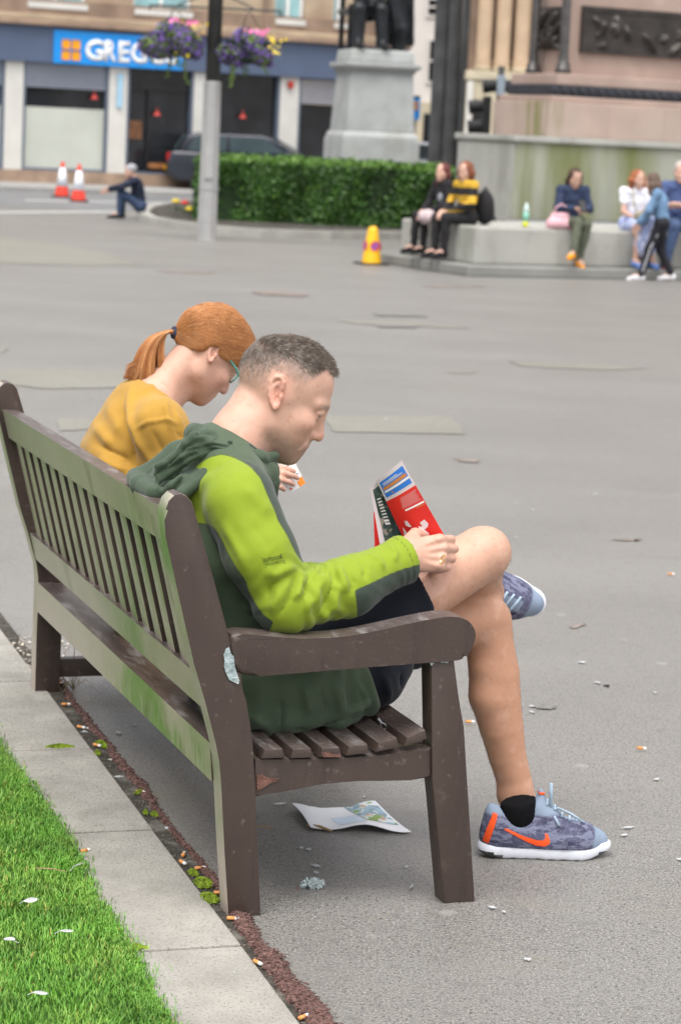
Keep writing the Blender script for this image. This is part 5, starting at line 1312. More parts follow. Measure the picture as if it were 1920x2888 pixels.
# lower body of the jacket spread on the seat
S.chain([(.08, MY0 - .03, .45), (.24, MY0 - .02, .445)], [.145, .125], .05, ((0, 0, 1), .75))
S.chain([(.07, .175, .400), (.18, .165, .390), (.29, .168, .394), (.36, .20, .410)], [.030, .030, .028, .020], .025)
S.chain([(.10, .205, .47), (.22, .20, .47), (.355, .215, .455)], [.075, .075, .066], .04)
S.chain([(.07, .49, .40), (.30, .49, .41)], [.05, .04], .04)
S.plane((.392, MY0, .40), (1, .0, .48))
S.plane((.002, MY0, .447), (-1, 0, -.251), 's', .02)
S.chain([(.140, MY0 - .045, .915), (.128, MY0 - .02, .835), (.140, MY0 - .01, .74), (.172, MY0, .66)], [.024, .022, .020, .024], .03)
S.chain([(.045, MY0 - .15, .885), (.055, MY0, .915), (.05, MY0 + .15, .885)], [.068, .080, .068], .05)
for sh, el, wr, q in ((shR, elR, wrR, 1), (shL, elL, wrL, -1)):
    md = (sh + el) / 2 + ap((-.010, -.012 * q, .0)); mf = (el + wr) / 2 + ap((0, -.012 * q, -.012))
    S.chain([sh, md, el], [.078, .077, .064], .02); S.chain([el, mf, wr, wr + (wr - el) * .12], [.062, .061, .048, .046], .03)
for w_c, e_c in ((wrR, elR), (wrL, elL)): t_c = (w_c - e_c) / np.linalg.norm(w_c - e_c); S.cap(w_c + t_c * .082, w_c + t_c * .22, .10, .10, .003, None, 's')
V, Q = S.mesh(.0042, 3)
J5 = lambda pts, y: [bp(H5(*q), y) for q in pts]
J4 = lambda pts, y: [bp(B4(*q), y) for q in pts]
J6 = lambda pts, y: [bp(B6(*q), y) for q in pts]
V = creases(V, Q, [
    (H5, [(1255, 1120), (1120, 1185), (1040, 1250), (1025, 1330)], .010, -.0065), (H5, [(1240, 1090), (1130, 1140), (1000, 1150)], .016, .006),
    (H5, [(1200, 1170), (1160, 1260), (1090, 1370), (1050, 1440)], .012, .006), (H5, [(1235, 1160), (1215, 1270), (1150, 1390), (1090, 1470)], .008, -.005),
    (H5, [(1290, 1150), (1270, 1240), (1220, 1350)], .010, .007), (H5, [(1340, 1130), (1330, 1230), (1280, 1360)], .010, -.005),
    (H5, [(1390, 1120), (1420, 1200), (1370, 1330), (1290, 1430)], .014, .007), (H5, [(1490, 1110), (1515, 1210), (1470, 1350), (1370, 1480)], .010, -.006),
    (H5, [(1540, 1090), (1590, 1180), (1600, 1290)], .012, .006), (H5, [(860, 480), (930, 570), (1000, 650), (1080, 700)], .018, .004),
    (H5, [(650, 420), (560, 480), (500, 570), (490, 680)], .018, .005), (H5, [(700, 760), (760, 880), (830, 1000), (880, 1130)], .014, .004), (H5, [(900, 760), (1000, 880), (1060, 990)], .03, -.002),
    (B4, [(915, 575), (960, 600), (985, 640)], .008, .005), (B4, [(880, 590), (910, 640), (905, 680)], .008, -.005), (B4, [(1010, 545), (1030, 575), (1020, 610)], .007, .004), (B4, [(1050, 525), (1075, 570), (1095, 620)], .005, -.003),
    (B4, [(760, 660), (800, 720), (790, 780), (720, 850)], .010, .006), (B4, [(830, 640), (860, 690), (850, 740)], .009, -.005),
    (B6, [(510, 560), (515, 640), (505, 720)], .012, -.006), (B6, [(620, 470), (640, 560), (650, 640)], .014, .006), (B6, [(700, 480), (720, 570), (740, 650)], .012, -.005), (B6, [(760, 470), (800, 560), (820, 640)], .012, .006),
    (B6, [(560, 720), (650, 715), (760, 690), (860, 640)], .011, -.007), (B6, [(540, 755), (640, 765), (760, 755), (900, 720)], .012, .007), (B6, [(830, 640), (900, 600), (950, 560)], .009, .006), (B6, [(850, 670), (900, 640), (960, 600)], .008, -.006),
    (B6, [(360, 650), (440, 690), (500, 770)], .012, .007), (B6, [(880, 470), (920, 540), (940, 620)], .008, .004)])
nz = vnoise(V, 26, 1) - .5; nz2 = vnoise(V * ap((1, 1, .5)), 60, 2) - .5
V = V + vnormals(V, Q) * (nz * .0030 + nz2 * .0014)[:, None]
# cloth bunched in rings round the elbow
d1_, t1_ = segdist(V, shR, elR); d2_, t2_ = segdist(V, elR, wrR); dd_ = np.minimum(d1_, d2_)
s_ = np.where(d1_ < d2_, (t1_ - 1) * np.linalg.norm(elR - shR), t2_ * np.linalg.norm(wrR - elR))
wv = (vnoise(V, 14, 31) - .5) * .10; rg_ = 1 - np.abs(2 * (((s_ + wv) / .038) % 1) - 1); rg_ = rg_ * rg_ * (3 - 2 * rg_)
amp = .0095 * np.exp(-((s_ - .03) / .085) ** 2) * np.clip(.35 + 1.3 * vnoise(V, 11, 32) * (vnoise(V, 7, 33) + .3), 0, 1.2) + .0030 * np.exp(-((s_ - .27) / .07) ** 2) * vnoise(V, 13, 34)
V = V + vnormals(V, Q) * (np.where(dd_ < .11, amp, 0) * (rg_ - .45))[:, None]
# long drape folds on the back and skirt of the jacket
fold = np.sin(V[:, 0] * 120 + V[:, 1] * 25 + vnoise(V, 9, 41) * 7) * .0028 * np.clip((.60 - V[:, 2]) / .1, 0, 1) * (dd_ > .085); V = V + vnormals(V, Q) * fold[:, None]
def to_y0(P):           # follow the sight line to the plane y = 0 of the bench
    W_ = BO + P[:, :1] * BX + P[:, 1:2] * BY + np.c_[np.zeros(len(P)), np.zeros(len(P)), P[:, 2]]
    d = W_ - CAMO; t = ((BO - CAMO) @ BY) / (d @ BY); R_ = CAMO + d * t[:, None] - BO; return np.stack([R_ @ BX, R_[:, 2]], 1)
def sdpoly(P, poly):
    poly = np.asarray(poly); n = len(poly); d = np.full(len(P), 9.); ins = np.zeros(len(P), bool)
    for i in range(n):
        a, b = poly[i], poly[(i + 1) % n]; e = b - a; w = P - a; t = np.clip((w @ e) / (e @ e + 1e-12), 0, 1)
        d = np.minimum(d, np.linalg.norm(w - t[:, None] * e, axis=1))
        c = ((a[1] > P[:, 1]) != (b[1] > P[:, 1])) & (P[:, 0] < (b[0] - a[0]) * (P[:, 1] - a[1]) / (b[1] - a[1] + 1e-12) + a[0]); ins ^= c
    return np.where(ins, d, -d)
LP_ = [H5(*q) for q in [(300, 600), (300, 520), (440, 480), (455, 410), (520, 335), (600, 288), (690, 262), (780, 285), (860, 325), (905, 355), (980, 440), (1030, 560), (1090, 690), (1105, 745), (1170, 850), (1250, 1010), (1290, 1060), (1480, 1020), (1650, 960)]] + [H3(*q) for q in [(300, 700), (560, 700), (620, 1040), (505, 1078), (380, 1112), (250, 1165), (120, 1228), (0, 1285)]] + [B4(*q) for q in [(868, 718), (876, 770), (880, 850), (700, 1000), (520, 980)]] + [H5(*q) for q in [(1030, 1640), (1042, 1570), (1075, 1500), (1000, 1450), (935, 1355), (892, 1275), (872, 1200), (800, 1100), (735, 985), (692, 890), (645, 815), (590, 778), (525, 770), (300, 770)]]
poly = [bp(q, 0.0)[[0, 2]] for q in LP_]
lime = sdpoly(to_y0(V), poly)
armd = np.minimum(segdist(V, shR, elR)[0], segdist(V, elR, wrR)[0]); armL = np.minimum(segdist(V, shL, elL)[0], segdist(V, elL, wrL)[0])
near = .27 - V[:, 1]
lime = np.where(V[:, 1] < .32, np.minimum(lime, near), np.where(V[:, 1] > .40, .082 - armL, -.01))
for _ in range(4): lime = lap(np.repeat(lime[:, None], 3, 1), Q, .6)[:, 0]
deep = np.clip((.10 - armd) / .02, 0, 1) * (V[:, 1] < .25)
seam = np.minimum(np.abs(lime), polydist(V, [J5([(1130, 1190), (1150, 1300), (1100, 1420), (1075, 1500)], .035), [wrR + ap((.0, -.05, 0)), wrR + ap((0, -.05, .0))]]))
cuff = np.abs(((V - wrR) @ ((wrR - elR) / np.linalg.norm(wrR - elR))) + .022); seam = np.minimum(seam, np.where((dd_ < .08) & (t2_ > .7), cuff, 9))
jacket = npmesh('jacket', mloc(V), Q, M_JACK, man, attrs={'lime': lime, 'deep': deep, 'seam': seam})
# printed word on the sleeve, laid on the cloth
def drape(name, pts2, Fc, target, m, parent, off=.0008, bench_dir=True):
    """pts2: rays (bench y=0 plane pixels) already given as 3D start points; cast along the sight line onto target"""
    bv = BVHTree.FromPolygons([tuple(p) for p in target[0]], [tuple(f) for f in target[1]])
    out = []
    for p in pts2:
        c = w2b(CAMO); d = Vector(p - c).normalized(); h_ = bv.ray_cast(Vector(c), d)
        q = h_[0] if h_[0] is not None else Vector(p); out.append(np.array(q) - np.array(d) * off)
    return out
M_PRINT = mat('sleeve_print', (.06, .095, .015), rough=.8, var=.1)
def sleeve_text(txt, q00, q10, q01, bold):
    me = text_mesh(txt, 1, 0, bold, 2); co = np.zeros(len(me.vertices) * 3); me.vertices.foreach_get('co', co); co = co.reshape(-1, 3); lo, hi = co.min(0), co.max(0)
    u = (co[:, 0] - lo[0]) / (hi[0] - lo[0]); v = (co[:, 1] - lo[1]) / (hi[1] - lo[1])
    px = ap(q00) + u[:, None] * (ap(q10) - ap(q00)) + v[:, None] * (ap(q01) - ap(q00))
    return px, [tuple(p.vertices) for p in me.polygons]
allp, allf = [], []
for txt, a, b, c, bo_ in (('OUTDOOR', (1000, 1064), (1146, 1032), (992, 1036), .02), ('RESEARCH', (1022, 1086), (1158, 1058), (1016, 1068), .0)):
    px, fc = sleeve_text(txt, a, b, c, bo_); allf += [tuple(i + len(allp) for i in f) for f in fc]; allp += list(px)
for a, b in (((985, 1030), (1140, 998)), ((1012, 1095), (1165, 1063))):
    n0 = len(allp); allp += [ap(a), ap(b), ap(b) + ap((.8, 3.5)), ap(a) + ap((.8, 3.5))]; allf.append((n0, n0 + 1, n0 + 2, n0 + 3))
pts = drape('', [bp(H5(*q), 0.0) for q in allp], None, (V, Q), None, None, .0012)
bm = bmesh.new(); vs = [bm.verts.new(tuple(mloc(p))) for p in pts]
for f in allf:
    try: bm.faces.new([vs[i] for i in f])
    except ValueError: pass
obj('sleeve_print', bm, M_PRINT, jacket)
# zip pull
M_STEEL = mat('zip_metal', (.55, .56, .58), rough=.3, metal=.8, var=.1)
zp = bp(B6(985, 655), .135); ze = bp(B6(1022, 705), .135)
bm = bmesh.new(); tube(bm, [mloc(zp), mloc(zp * .6 + ze * .4)], .0028); a = zp * .65 + ze * .35; sd_ = ap((.004, 0, .003))
tube(bm, [mloc(a), mloc(a + (ze - a) * .5 + sd_), mloc(ze + sd_), mloc(ze - sd_), mloc(a + (ze - a) * .5 - sd_), mloc(a)], .0015); obj('zip_pull', bm, M_STEEL, jacket)
# hood and collar
S = Solid()
hp = lambda x, y, z: ap((x, y, z))
S.chain([hp(.138, MY0 - .042, .938), hp(.105, MY0 - .078, .948), hp(.045, MY0 - .085, .960), hp(-.004, MY0 - .05, .985), hp(-.012, MY0, .990), hp(-.004, MY0 + .05, .985), hp(.045, MY0 + .085, .960), hp(.110, MY0 + .078, .945), hp(.140, MY0 + .035, .935)], [.017, .020, .023, .023, .023, .023, .023, .020, .016], .012)
S.ell((-.058, MY0 + .01, .905), (.088, .130, .019), .02, np.array([[.78, 0, -.63], [0, 1, 0], [.63, 0, .78]]))
S.chain([(-.126, MY0 - .075, .874), (-.132, MY0 + .02, .876), (-.120, MY0 + .12, .878)], [.018, .022, .020], .012)
S.chain([(-.080, MY0 - .130, .880), (-.02, MY0 - .118, .918), (.045, MY0 - .098, .940), (.10, MY0 - .102, .915)], [.014, .016, .016, .014], .012)
S.chain([(-.085, MY0 + .13, .885), (-.02, MY0 + .12, .925), (.045, MY0 + .095, .945)], [.022, .026, .024], .03)
# bunched folds running from the collar back to the drooping edge
bv0 = None
for pts, r in (([(620, 190), (500, 200), (400, 260), (300, 340), (210, 400)], .011), ([(640, 230), (520, 250), (430, 310), (330, 390), (230, 450)], .010), ([(600, 140), (500, 120), (430, 190), (340, 280), (230, 350)], .011), ([(470, 400), (400, 430), (330, 480), (250, 540)], .010), ([(820, 250), (720, 200), (600, 170), (520, 150)], .009), ([(930, 330), (840, 290), (740, 240), (640, 215)], .009)):
    S.chain([bp(H5(*q), MY0 - .085 - .02 * math.sin(i * 1.2)) + ap((0, 0, -.004)) for i, q in enumerate(pts)], [r * .8] + [r] * (len(pts) - 2) + [r * .7], .007)
S.chain([hp(.138, MY0 - .045, .930), hp(.144, MY0 - .058, .895), hp(.158, MY0 - .035, .835)], [.017, .017, .010], .012)
S.chain([(.122, MY0 - .066, .948), (.150, MY0 - .056, .952)], [.010, .011], .010)
S.chain([hp(.085, MY0 - .105, .918), hp(.120, MY0 - .108, .872), hp(.146, MY0 - .078, .800)], [.015, .016, .010], .012)
Vh_, Qh_ = S.mesh(.0038, 2)
Vh_ = creases(Vh_, Qh_, [(H5, [(180, 440), (230, 400), (330, 310), (430, 215), (540, 165)], .007, -.006), (H5, [(210, 425), (330, 360), (450, 285), (620, 225)], .007, -.005), (H5, [(250, 480), (360, 410), (470, 330), (600, 262)], .007, -.005), (H5, [(480, 130), (560, 110), (680, 120)], .007, -.004),
    (H5, [(400, 250), (520, 225), (660, 195), (780, 215)], .006, -.005), (H5, [(760, 200), (870, 275), (980, 330), (1060, 450)], .007, -.006), (H5, [(330, 560), (380, 470), (420, 400)], .007, -.007), (H5, [(1010, 300), (1080, 420), (1140, 560)], .007, -.005), (H5, [(120, 430), (200, 360), (300, 310)], .009, .004)])
Vh_ = Vh_ + vnormals(Vh_, Qh_) * ((vnoise(Vh_, 22, 5) - .5) * .003 + (vnoise(Vh_ * ap((1, .5, 1.6)), 48, 6) - .5) * .002)[:, None]
hood = npmesh('hood', mloc(Vh_), Qh_, M_HOOD, jacket)
tg = bp(H5(748, 195), .245); bm = bmesh.new(); tube(bm, [mloc(tg + ap((0, 0, -.008))), mloc(tg + ap((.002, -.002, .010)))], .005, 8); tube(bm, [mloc(tg + ap((-.018, 0, .004))), mloc(tg + ap((-.008, -.004, -.003))), mloc(tg), mloc(tg + ap((.016, -.003, -.012)))], .0016, 5); obj('cord_toggle', bm, M_HOOD, hood)
# ---- shorts
M_SHORT = mat('navy_shorts', (.007, .009, .015), rough=.85, spec=.2, var=.15, scale=20, bump=.15, bscale=400, sheen=.1)
S = Solid(); tR = (kR - hpR) / np.linalg.norm(kR - hpR); tL = (kL - hpL) / np.linalg.norm(kL - hpL)
S.chain([(.14, MY0, .46), (.22, MY0, .46)], [.14, .13], .05)
S.cap(hpR, hpR + tR * .40, .105, .088, .04).cap(hpL, hpL + tL * .36, .102, .090, .04)
S.chain([(.28, .245, .435), (.40, .265, .448), (.45, .285, .475)], [.062, .060, .050], .04)
S.plane(bp(H3(590, 1380), .25), tR + ap((0, 0, -.10)), 's', .003); 
V, Q = S.mesh(.005, 3)
V = creases(V, Q, [(B6, [(1100, 430), (1110, 520), (1080, 620)], .01, -.006), (B6, [(1010, 430), (1040, 540), (1050, 640)], .01, .005), (B6, [(1170, 440), (1180, 500), (1150, 590)], .009, .005)])
V = V + vnormals(V, Q) * ((vnoise(V, 28, 8) - .5) * .006)[:, None]
npmesh('shorts', mloc(V), Q, M_SHORT, man)
# wedding ring
M_GOLD = mat('gold', (.75, .52, .18), rough=.25, metal=.9, var=.05)
rg = bp(H3(790, 1025), .128); ring_d = bp(H3(720, 1000), .128) - rg; ring_d /= np.linalg.norm(ring_d)
u_ = np.cross(ring_d, ap((0, 0, 1))); u_ /= np.linalg.norm(u_); v_ = np.cross(ring_d, u_)
bm = bmesh.new(); tube(bm, [mloc(rg + ap((0, .009, 0)) + (u_ * math.cos(a) + v_ * math.sin(a)) * .0098) for a in np.linspace(0, 6.283, 17)], .0014, 5, False); obj('ring', bm, M_GOLD, man)
# ---- shoes: local frame x = toe, y = left, z = up, heel at the origin
M_UPPER = mat('shoe_knit', (.070, .070, .125), rough=.8, var=.1, scale=20, bump=.15, bscale=500)
_n = NB(M_UPPER); _v = _n.noise(34, 4, (1, 1, 3.2), .6); _n.mix(_n.ramp(_v, .50, .54), (.15, .16, .235)); _n.mix(_n.ramp(_n.noise(26, 3, (1, 1, 3)), .56, .60), (.038, .038, .075)); _n.mix(_n.ramp(_n.voro(60, 'DISTANCE_TO_EDGE').outputs['Distance'], .02, .05, .35, 0), (.21, .22, .30))
_n.mix(_n.attr('rim'), (.21, .265, .35))
M_SOLE = mat('shoe_sole', (.70, .72, .78), rough=.5, var=.06, scale=20); _n = NB(M_SOLE); _n.mix(_n.ramp(_n.attr('dark'), .4, .6), (.03, .035, .033)); _n.mix(_n.ramp(_n.noise(30, 4), .58, .72, 0, .3), (.48, .48, .48))
M_SWO = mat('orange_print', (.80, .085, .012), rough=.45, var=.05); M_LACE = mat('lace', (.31, .40, .49), rough=.8, var=.12, scale=80, bump=.2, bscale=300); M_SOCK = mat('black_sock', (.006, .006, .007), rough=1, var=.2, scale=60, bump=.15, bscale=300, spec=.1)
K_ = .000219
def h4(x, y): return ((x - 98) * K_, (872 - y) * K_)
S = Solid()
S.chain([(.040, 0, .045), (.095, 0, .048), (.160, -.002, .040), (.215, -.004, .034), (.262, .004, .030)], [.034, .036, .044, .046, .030], .03)
S.chain([(.042, 0, .05), (.036, 0, .098)], [.030, .022], .02); S.cap((.026, 0, .09), (.024, 0, .117), .011, .007, .012)
S.chain([(.165, 0, .060), (.145, 0, .090), (.128, 0, .112)], [.034, .030, .026], .02); S.chain([(.10, 0, .06), (.05, 0, .07)], [.040, .036], .02)
S.cap((.138, 0, .110), (.134, 0, .147), .017, .012, .012, ((1, 0, 0), .6))
S.cap((.084, 0, .30), (.084, 0, .112), .040, .036, .006, None, 's').cap((.07, 0, .15), (.082, 0, .10), .030, .030, .008, None, 's')
S.plane((0, 0, .026), (0, 0, -1), 's', .002)
VU, QU = S.mesh(.0036, 2)
rimd = np.zeros(len(VU)); colr = np.linalg.norm(VU - ap((.084, 0, 0)) * 1, axis=1)
rim = np.clip((.0395 - np.hypot(VU[:, 0] - .082, VU[:, 1] * .95)) / .003, 0, 1) * (VU[:, 2] > .07)
rim = np.maximum(rim, np.clip((VU[:, 0] - .245 - .25 * (VU[:, 2] - .045)) / .006, 0, 1)); rim = np.maximum(rim, np.clip((VU[:, 2] - .100) / .006, 0, 1)); rim = np.maximum(rim, np.clip((.016 - np.abs(VU[:, 1])) / .004, 0, 1) * (VU[:, 0] > .13) * (VU[:, 0] < .235) * (VU[:, 2] > .05))
S = Solid()
out = [(0.012, 0), (.06, 0), (.12, 0), (.18, 0), (.24, 0), (.285, 0)]
S.chain([(.034, 0, .020), (.10, .0, .020), (.16, -.004, .019), (.215, -.005, .019), (.262, .003, .022)], [.034, .034, .040, .046, .036], .02)
S.plane((0, 0, .036), (.0, 0, 1), 's', .004); S.plane((0, 0, .0), (0, 0, -1), 's', .004); S.plane((.27, 0, .010), (.32, 0, -1), 's', .006); S.plane((.0, 0, .014), (-.45, 0, -1), 's', .006)
S.ell((.15, 0, .060), (.2, .05, .026), .004, None, 's')
for i in range(7): S.cap((.075 + i * .027, -.08, -.003), (.075 + i * .027, .08, -.003), .0055, .0055, .002, None, 's')
VS, QS = S.mesh(.0034, 2)
VS = VS * ap((1.0, 1.0, 1.0)); dark = ((VS[:, 0] < .052) & (VS[:, 2] < .012 + .006 * (VS[:, 0] < .03)) | (VS[:, 0] > .262) & (VS[:, 2] < .016)).astype(float)
bvU = BVHTree.FromPolygons([tuple(p) for p in VU], [tuple(f) for f in QU])
def on_upper(poly, name, parent, m, side=-1, n=44):
    P_ = [h4(*q) for q in poly]; bm = bmesh.new(); f = bm.faces.new([bm.verts.new((x, 0, z)) for x, z in P_])
    bmesh.ops.triangulate(bm, faces=[f]); bmesh.ops.subdivide_edges(bm, edges=list(bm.edges), cuts=3, use_grid_fill=True)
    for v in bm.verts:
        h_ = bvU.ray_cast(Vector((v.co.x, side * .12, v.co.z)), Vector((0, -side, 0)))
        v.co.y = (h_[0].y if h_[0] is not None else side * .03) + side * .0012
    return obj(name, bm, m, parent)
SW = [(315, 530), (345, 528), (410, 558), (480, 590), (560, 622), (640, 645), (700, 648), (728, 622), (722, 576), (745, 575), (765, 620), (772, 650), (763, 685), (720, 712), (640, 706), (560, 672), (430, 602), (330, 548)]
HT = [(218, 378), (262, 395), (240, 470), (208, 580), (178, 705), (132, 690), (135, 640), (165, 525), (200, 430)]
def make_shoe(M4, parent):
    sh = npmesh('shoe', VU, QU, M_UPPER, parent, attrs={'rim': rim}); sh.matrix_local = M4
    npmesh('sole', VS, QS, M_SOLE, sh, attrs={'dark': dark})
    for sd_ in (-1, 1):
        on_upper(SW, 'swoosh', sh, M_SWO, sd_)
    on_upper(HT, 'heel_tab', sh, M_SWO, -1)
    bm = bmesh.new(); box(bm, .128, .140, -.012, .012, .146, .152, .002); obj('tongue_tab', bm, M_SWO, sh)
    bm = bmesh.new()
    for i in range(5):
        x = .150 + i * .017
        pts = []
        for t in np.linspace(-1, 1, 7):
            h_ = bvU.ray_cast(Vector((x + .006 * t, t * .022, .25)), Vector((0, 0, -1))); pts.append((x + .006 * t, t * .022, (h_[0].z if h_[0] else .06) + .002))
        tube(bm, pts, .0032, 6)
    c0 = (.152, -.004, .100)
    tube(bm, [c0, (.160, -.03, .100), (.166, -.045, .085), (.172, -.036, .078), (.166, -.018, .088), c0], .0030, 5)
    tube(bm, [c0, (.150, .03, .105), (.156, .045, .088), (.160, .02, .088), c0], .0030, 5)
    tube(bm, [c0, (.153, -.02, .125), (.150, -.026, .150), (.149, -.024, .178)], [.003, .0035, .004, .0045], 5)
    tube(bm, [c0, (.170, -.020, .118), (.196, -.036, .108), (.217, -.045, .093)], [.003, .0033, .0032, .0025], 5)
    obj('laces', bm, M_LACE, sh, True)
    return sh
g0 = w2b(gnd(*H4(330, 872))); g1 = w2b(gnd(*H4(1240, 850)))
dv = (g1 - g0)[:2]; sl_ = np.linalg.norm(dv); print('shoe ground', g0, g1)
az = math.radians(-9); hx = ap((math.cos(az), math.sin(az), 0)); org = ap((g0[0], g0[1], 0)) - hx * ((330 - 98) * K_) + ap((-math.sin(az), math.cos(az), 0)) * .036
print('shoe az', math.degrees(az), org)
def mat4(o_, x_, z_):
    x_ = ap(x_) / np.linalg.norm(x_); k_ = 1.09; z_ = ap(z_) - x_ * (ap(z_) @ x_); z_ /= np.linalg.norm(z_); y_ = np.cross(z_, x_)
    o_ = mloc(o_); return Matrix([[x_[i] * k_, y_[i] * 1.02, z_[i] * 1.02, o_[i]] for i in range(3)] + [[0, 0, 0, 1]])
make_shoe(mat4(org, hx, (0, 0, 1)), man)
toe = bp(B7(694, 655), .57); fx = ap((.88, -.20, -.36)); fz = ap((-.28, -.94, -.16))
fx /= np.linalg.norm(fx); make_shoe(mat4(toe - fx * .318, fx, fz), man)
# socks follow the ankles
S = Solid(); an = org + hx * .095
S.chain([an + ap((0, 0, .165)), an + ap((-.002, 0, .10)), an + ap((.0, 0, .06))], [.0405, .0385, .036], .02); S.plane(an + ap((0, 0, .134)), (-.22, 0, 1), 's', .002)
V, Q = S.mesh(.004, 2); npmesh('sock', mloc(V), Q, M_SOCK, man)
fz2 = fz - fx * (fz @ fx); fz2 /= np.linalg.norm(fz2); an2 = toe - fx * .220
S = Solid(); S.chain([an2 + fz2 * .165, an2 + fz2 * .06], [.041, .038], .02); S.plane(an2 + fz2 * .145, fz2, 's', .002)
V, Q = S.mesh(.004, 2); npmesh('sock', mloc(V), Q, M_SOCK, man)
print('ankle should be', an, an2 + fz2 * .12)

# ---- leaflet he reads
M_LRED = mat('leaflet_red', (.72, .028, .022), rough=.4, var=.10, scale=12); M_LBLU = mat('leaflet_blue', (.035, .20, .68), rough=.4, var=.08, scale=20); M_LPINK = mat('leaflet_white', (.76, .66, .68), rough=.4, var=.03); M_LDK = mat('leaflet_dark_photo', (.045, .075, .07), rough=.4, var=.6, scale=30)
_n = NB(M_LDK); _n.mix(_n.ramp(_n.noise(60, 3), .55, .62), (.30, .26, .22)); _n.mix(_n.ramp(_n.noise(38, 3), .60, .66), (.02, .03, .03))
M_LWHT = mat('leaflet_print', (.82, .80, .80), rough=.5, var=.05); M_LOR = mat('leaflet_orange', (.62, .24, .06), rough=.5, var=.1)
leaf = empty('leaflet', tuple(b2w(bp(H3(600, 800), .24))), BYAW, 'folded red and blue leaflet held up by the man in the green jacket', 'leaflet')
lo_b = w2b(np.array(leaf.location))
def lf(px, y): return bp(H3(*px), y) - lo_b
class Panel:
    """bilinear sheet through four traced corners, gently bowed"""
    def __init__(s, tl, tr, bl, br, bow): s.c = [ap(c) for c in (tl, tr, bl, br)]; n = np.cross(s.c[1] - s.c[0], s.c[2] - s.c[0]); s.n = n / np.linalg.norm(n); s.bow = bow; s.n *= -np.sign(s.n[1]) if s.n[1] else 1
    def p(s, u, v, off=0):
        a = s.c[0] * (1 - u) + s.c[1] * u; b = s.c[2] * (1 - u) + s.c[3] * u; return a * (1 - v) + b * v + s.n * (s.bow * math.sin(math.pi * u) + off)
    def quad(s, name, u0, u1, v0, v1, off, m, parent, nu=8, nv=10, th=.0):
        V = [s.p(u0 + (u1 - u0) * i / nu, v0 + (v1 - v0) * j / nv, off) for j in range(nv + 1) for i in range(nu + 1)]
        Fq = [(j * (nu + 1) + i, j * (nu + 1) + i + 1, (j + 1) * (nu + 1) + i + 1, (j + 1) * (nu + 1) + i) for j in range(nv) for i in range(nu)]
        return npmesh(name, V, Fq, m, parent, smooth=True)
A_ = Panel(lf((140, 255), .255), lf((382, 64), .205), lf((470, 960), .255), lf((850, 880), .205), .006)
pa_ = A_.quad('front_page', 0, 1, 0, 1, 0, M_LPINK, leaf)
A_.quad('blue_box', .06, .95, .045, .245, .0006, M_LBLU, pa_); A_.quad('red_area', 0, 1, .285, 1, .0006, M_LRED, pa_)
A_.quad('orange_line', .10, .92, .120, .155, .0010, M_LOR, pa_); A_.quad('headline', .10, .96, .165, .190, .0010, M_LWHT, pa_); A_.quad('headline', .15, .70, .075, .084, .0010, M_LWHT, pa_, 8, 1); A_.quad('headline', .15, .85, .095, .103, .0010, M_LWHT, pa_, 8, 1)
A_.quad('small_mark', .30, .36, .212, .228, .0010, M_LOR, pa_, 2, 2)
for k in range(7): A_.quad('text_line', .45 - .012 * k, .95 - .03 * (k % 3), .325 + .018 * k, .329 + .018 * k, .0010, M_LPINK, pa_, 6, 1)
A_.quad('headline', .42, .98, .462, .482, .0010, M_LWHT, pa_, 6, 1); A_.quad('orange_line', .72, .97, .492, .50, .0010, M_LOR, pa_, 6, 1)
rr_ = random.Random(4)
for k in range(26):
    u, v = rr_.gauss(.42, .17), rr_.gauss(.76, .07); s1 = rr_.uniform(.02, .07); s2 = rr_.uniform(.02, .06); ph_ = rr_.uniform(0, 6)
    bm = bmesh.new(); bm.faces.new([bm.verts.new(A_.p(min(.97, max(.03, u + s1 * (1 + .6 * math.sin(j * 2.6 + ph_)) * math.cos(j * .785))), min(.97, v + s2 * (1 + .6 * math.sin(j * 1.9 + ph_)) * math.sin(j * .785)), .0010 + .00006 * k)) for j in range(8)]); obj('torn_shape', bm, M_LPINK if k % 2 else M_LWHT, pa_)
B_ = Panel(lf((82, 330), .30), lf((150, 262), .275), lf((185, 940), .30), lf((480, 960), .285), -.004)
pb_ = B_.quad('inner_page', 0, 1, 0, 1, 0, M_LPINK, leaf); B_.quad('photo', .18, .98, .05, 1, .0006, M_LDK, pb_)
for k in range(9): B_.quad('text_line', .30 + .01 * k, .62, .20 + .045 * k, .218 + .045 * k + .012 * (k > 6), .0010, M_LWHT, pb_, 3, 1)
C_ = Panel(lf((112, 560), .315), lf((150, 560), .315), lf((125, 940), .315), lf((200, 950), .315), 0); C_.quad('back_page', 0, 1, 0, 1, 0, M_LRED, leaf)
# =================================================================== the woman beside him
WY = 1.30
DW = ap((.034, .13, -.015)); dw = lambda x, y, z: ap((x, y, z)) + DW
root_b2 = ap((.20, WY, 0)); woman = empty('person', tuple(b2w(root_b2)), BYAW, 'woman with a copper ponytail and mustard top, head bowed, further along the bench', 'person')
def wloc(V): return np.asarray(V) - root_b2
whc = bp(H2(1075, 490), WY) ; ws = .86
WV = view_rot(.36); wR = WV @ rotY(math.radians(43))
shn, shf = dw(.078, 1.005, .918), dw(.10, 1.345, .912)
eln, wrn = dw(.185, .985, .690), bp(H1(400, 1600), 1.22)
elf, wrf = dw(.23, 1.38, .69), dw(.34, 1.27, .84)
S = Solid()
S.chain([(.16, WY, .46), (.11, WY, .61), (.080, WY, .765), (.105, WY, .885)], [.15, .12, .13, .11], .04, ((1, 0, 0), .66))
S.chain([shn, dw(.085, 1.17, .935), shf], [.045, .055, .045], .04)
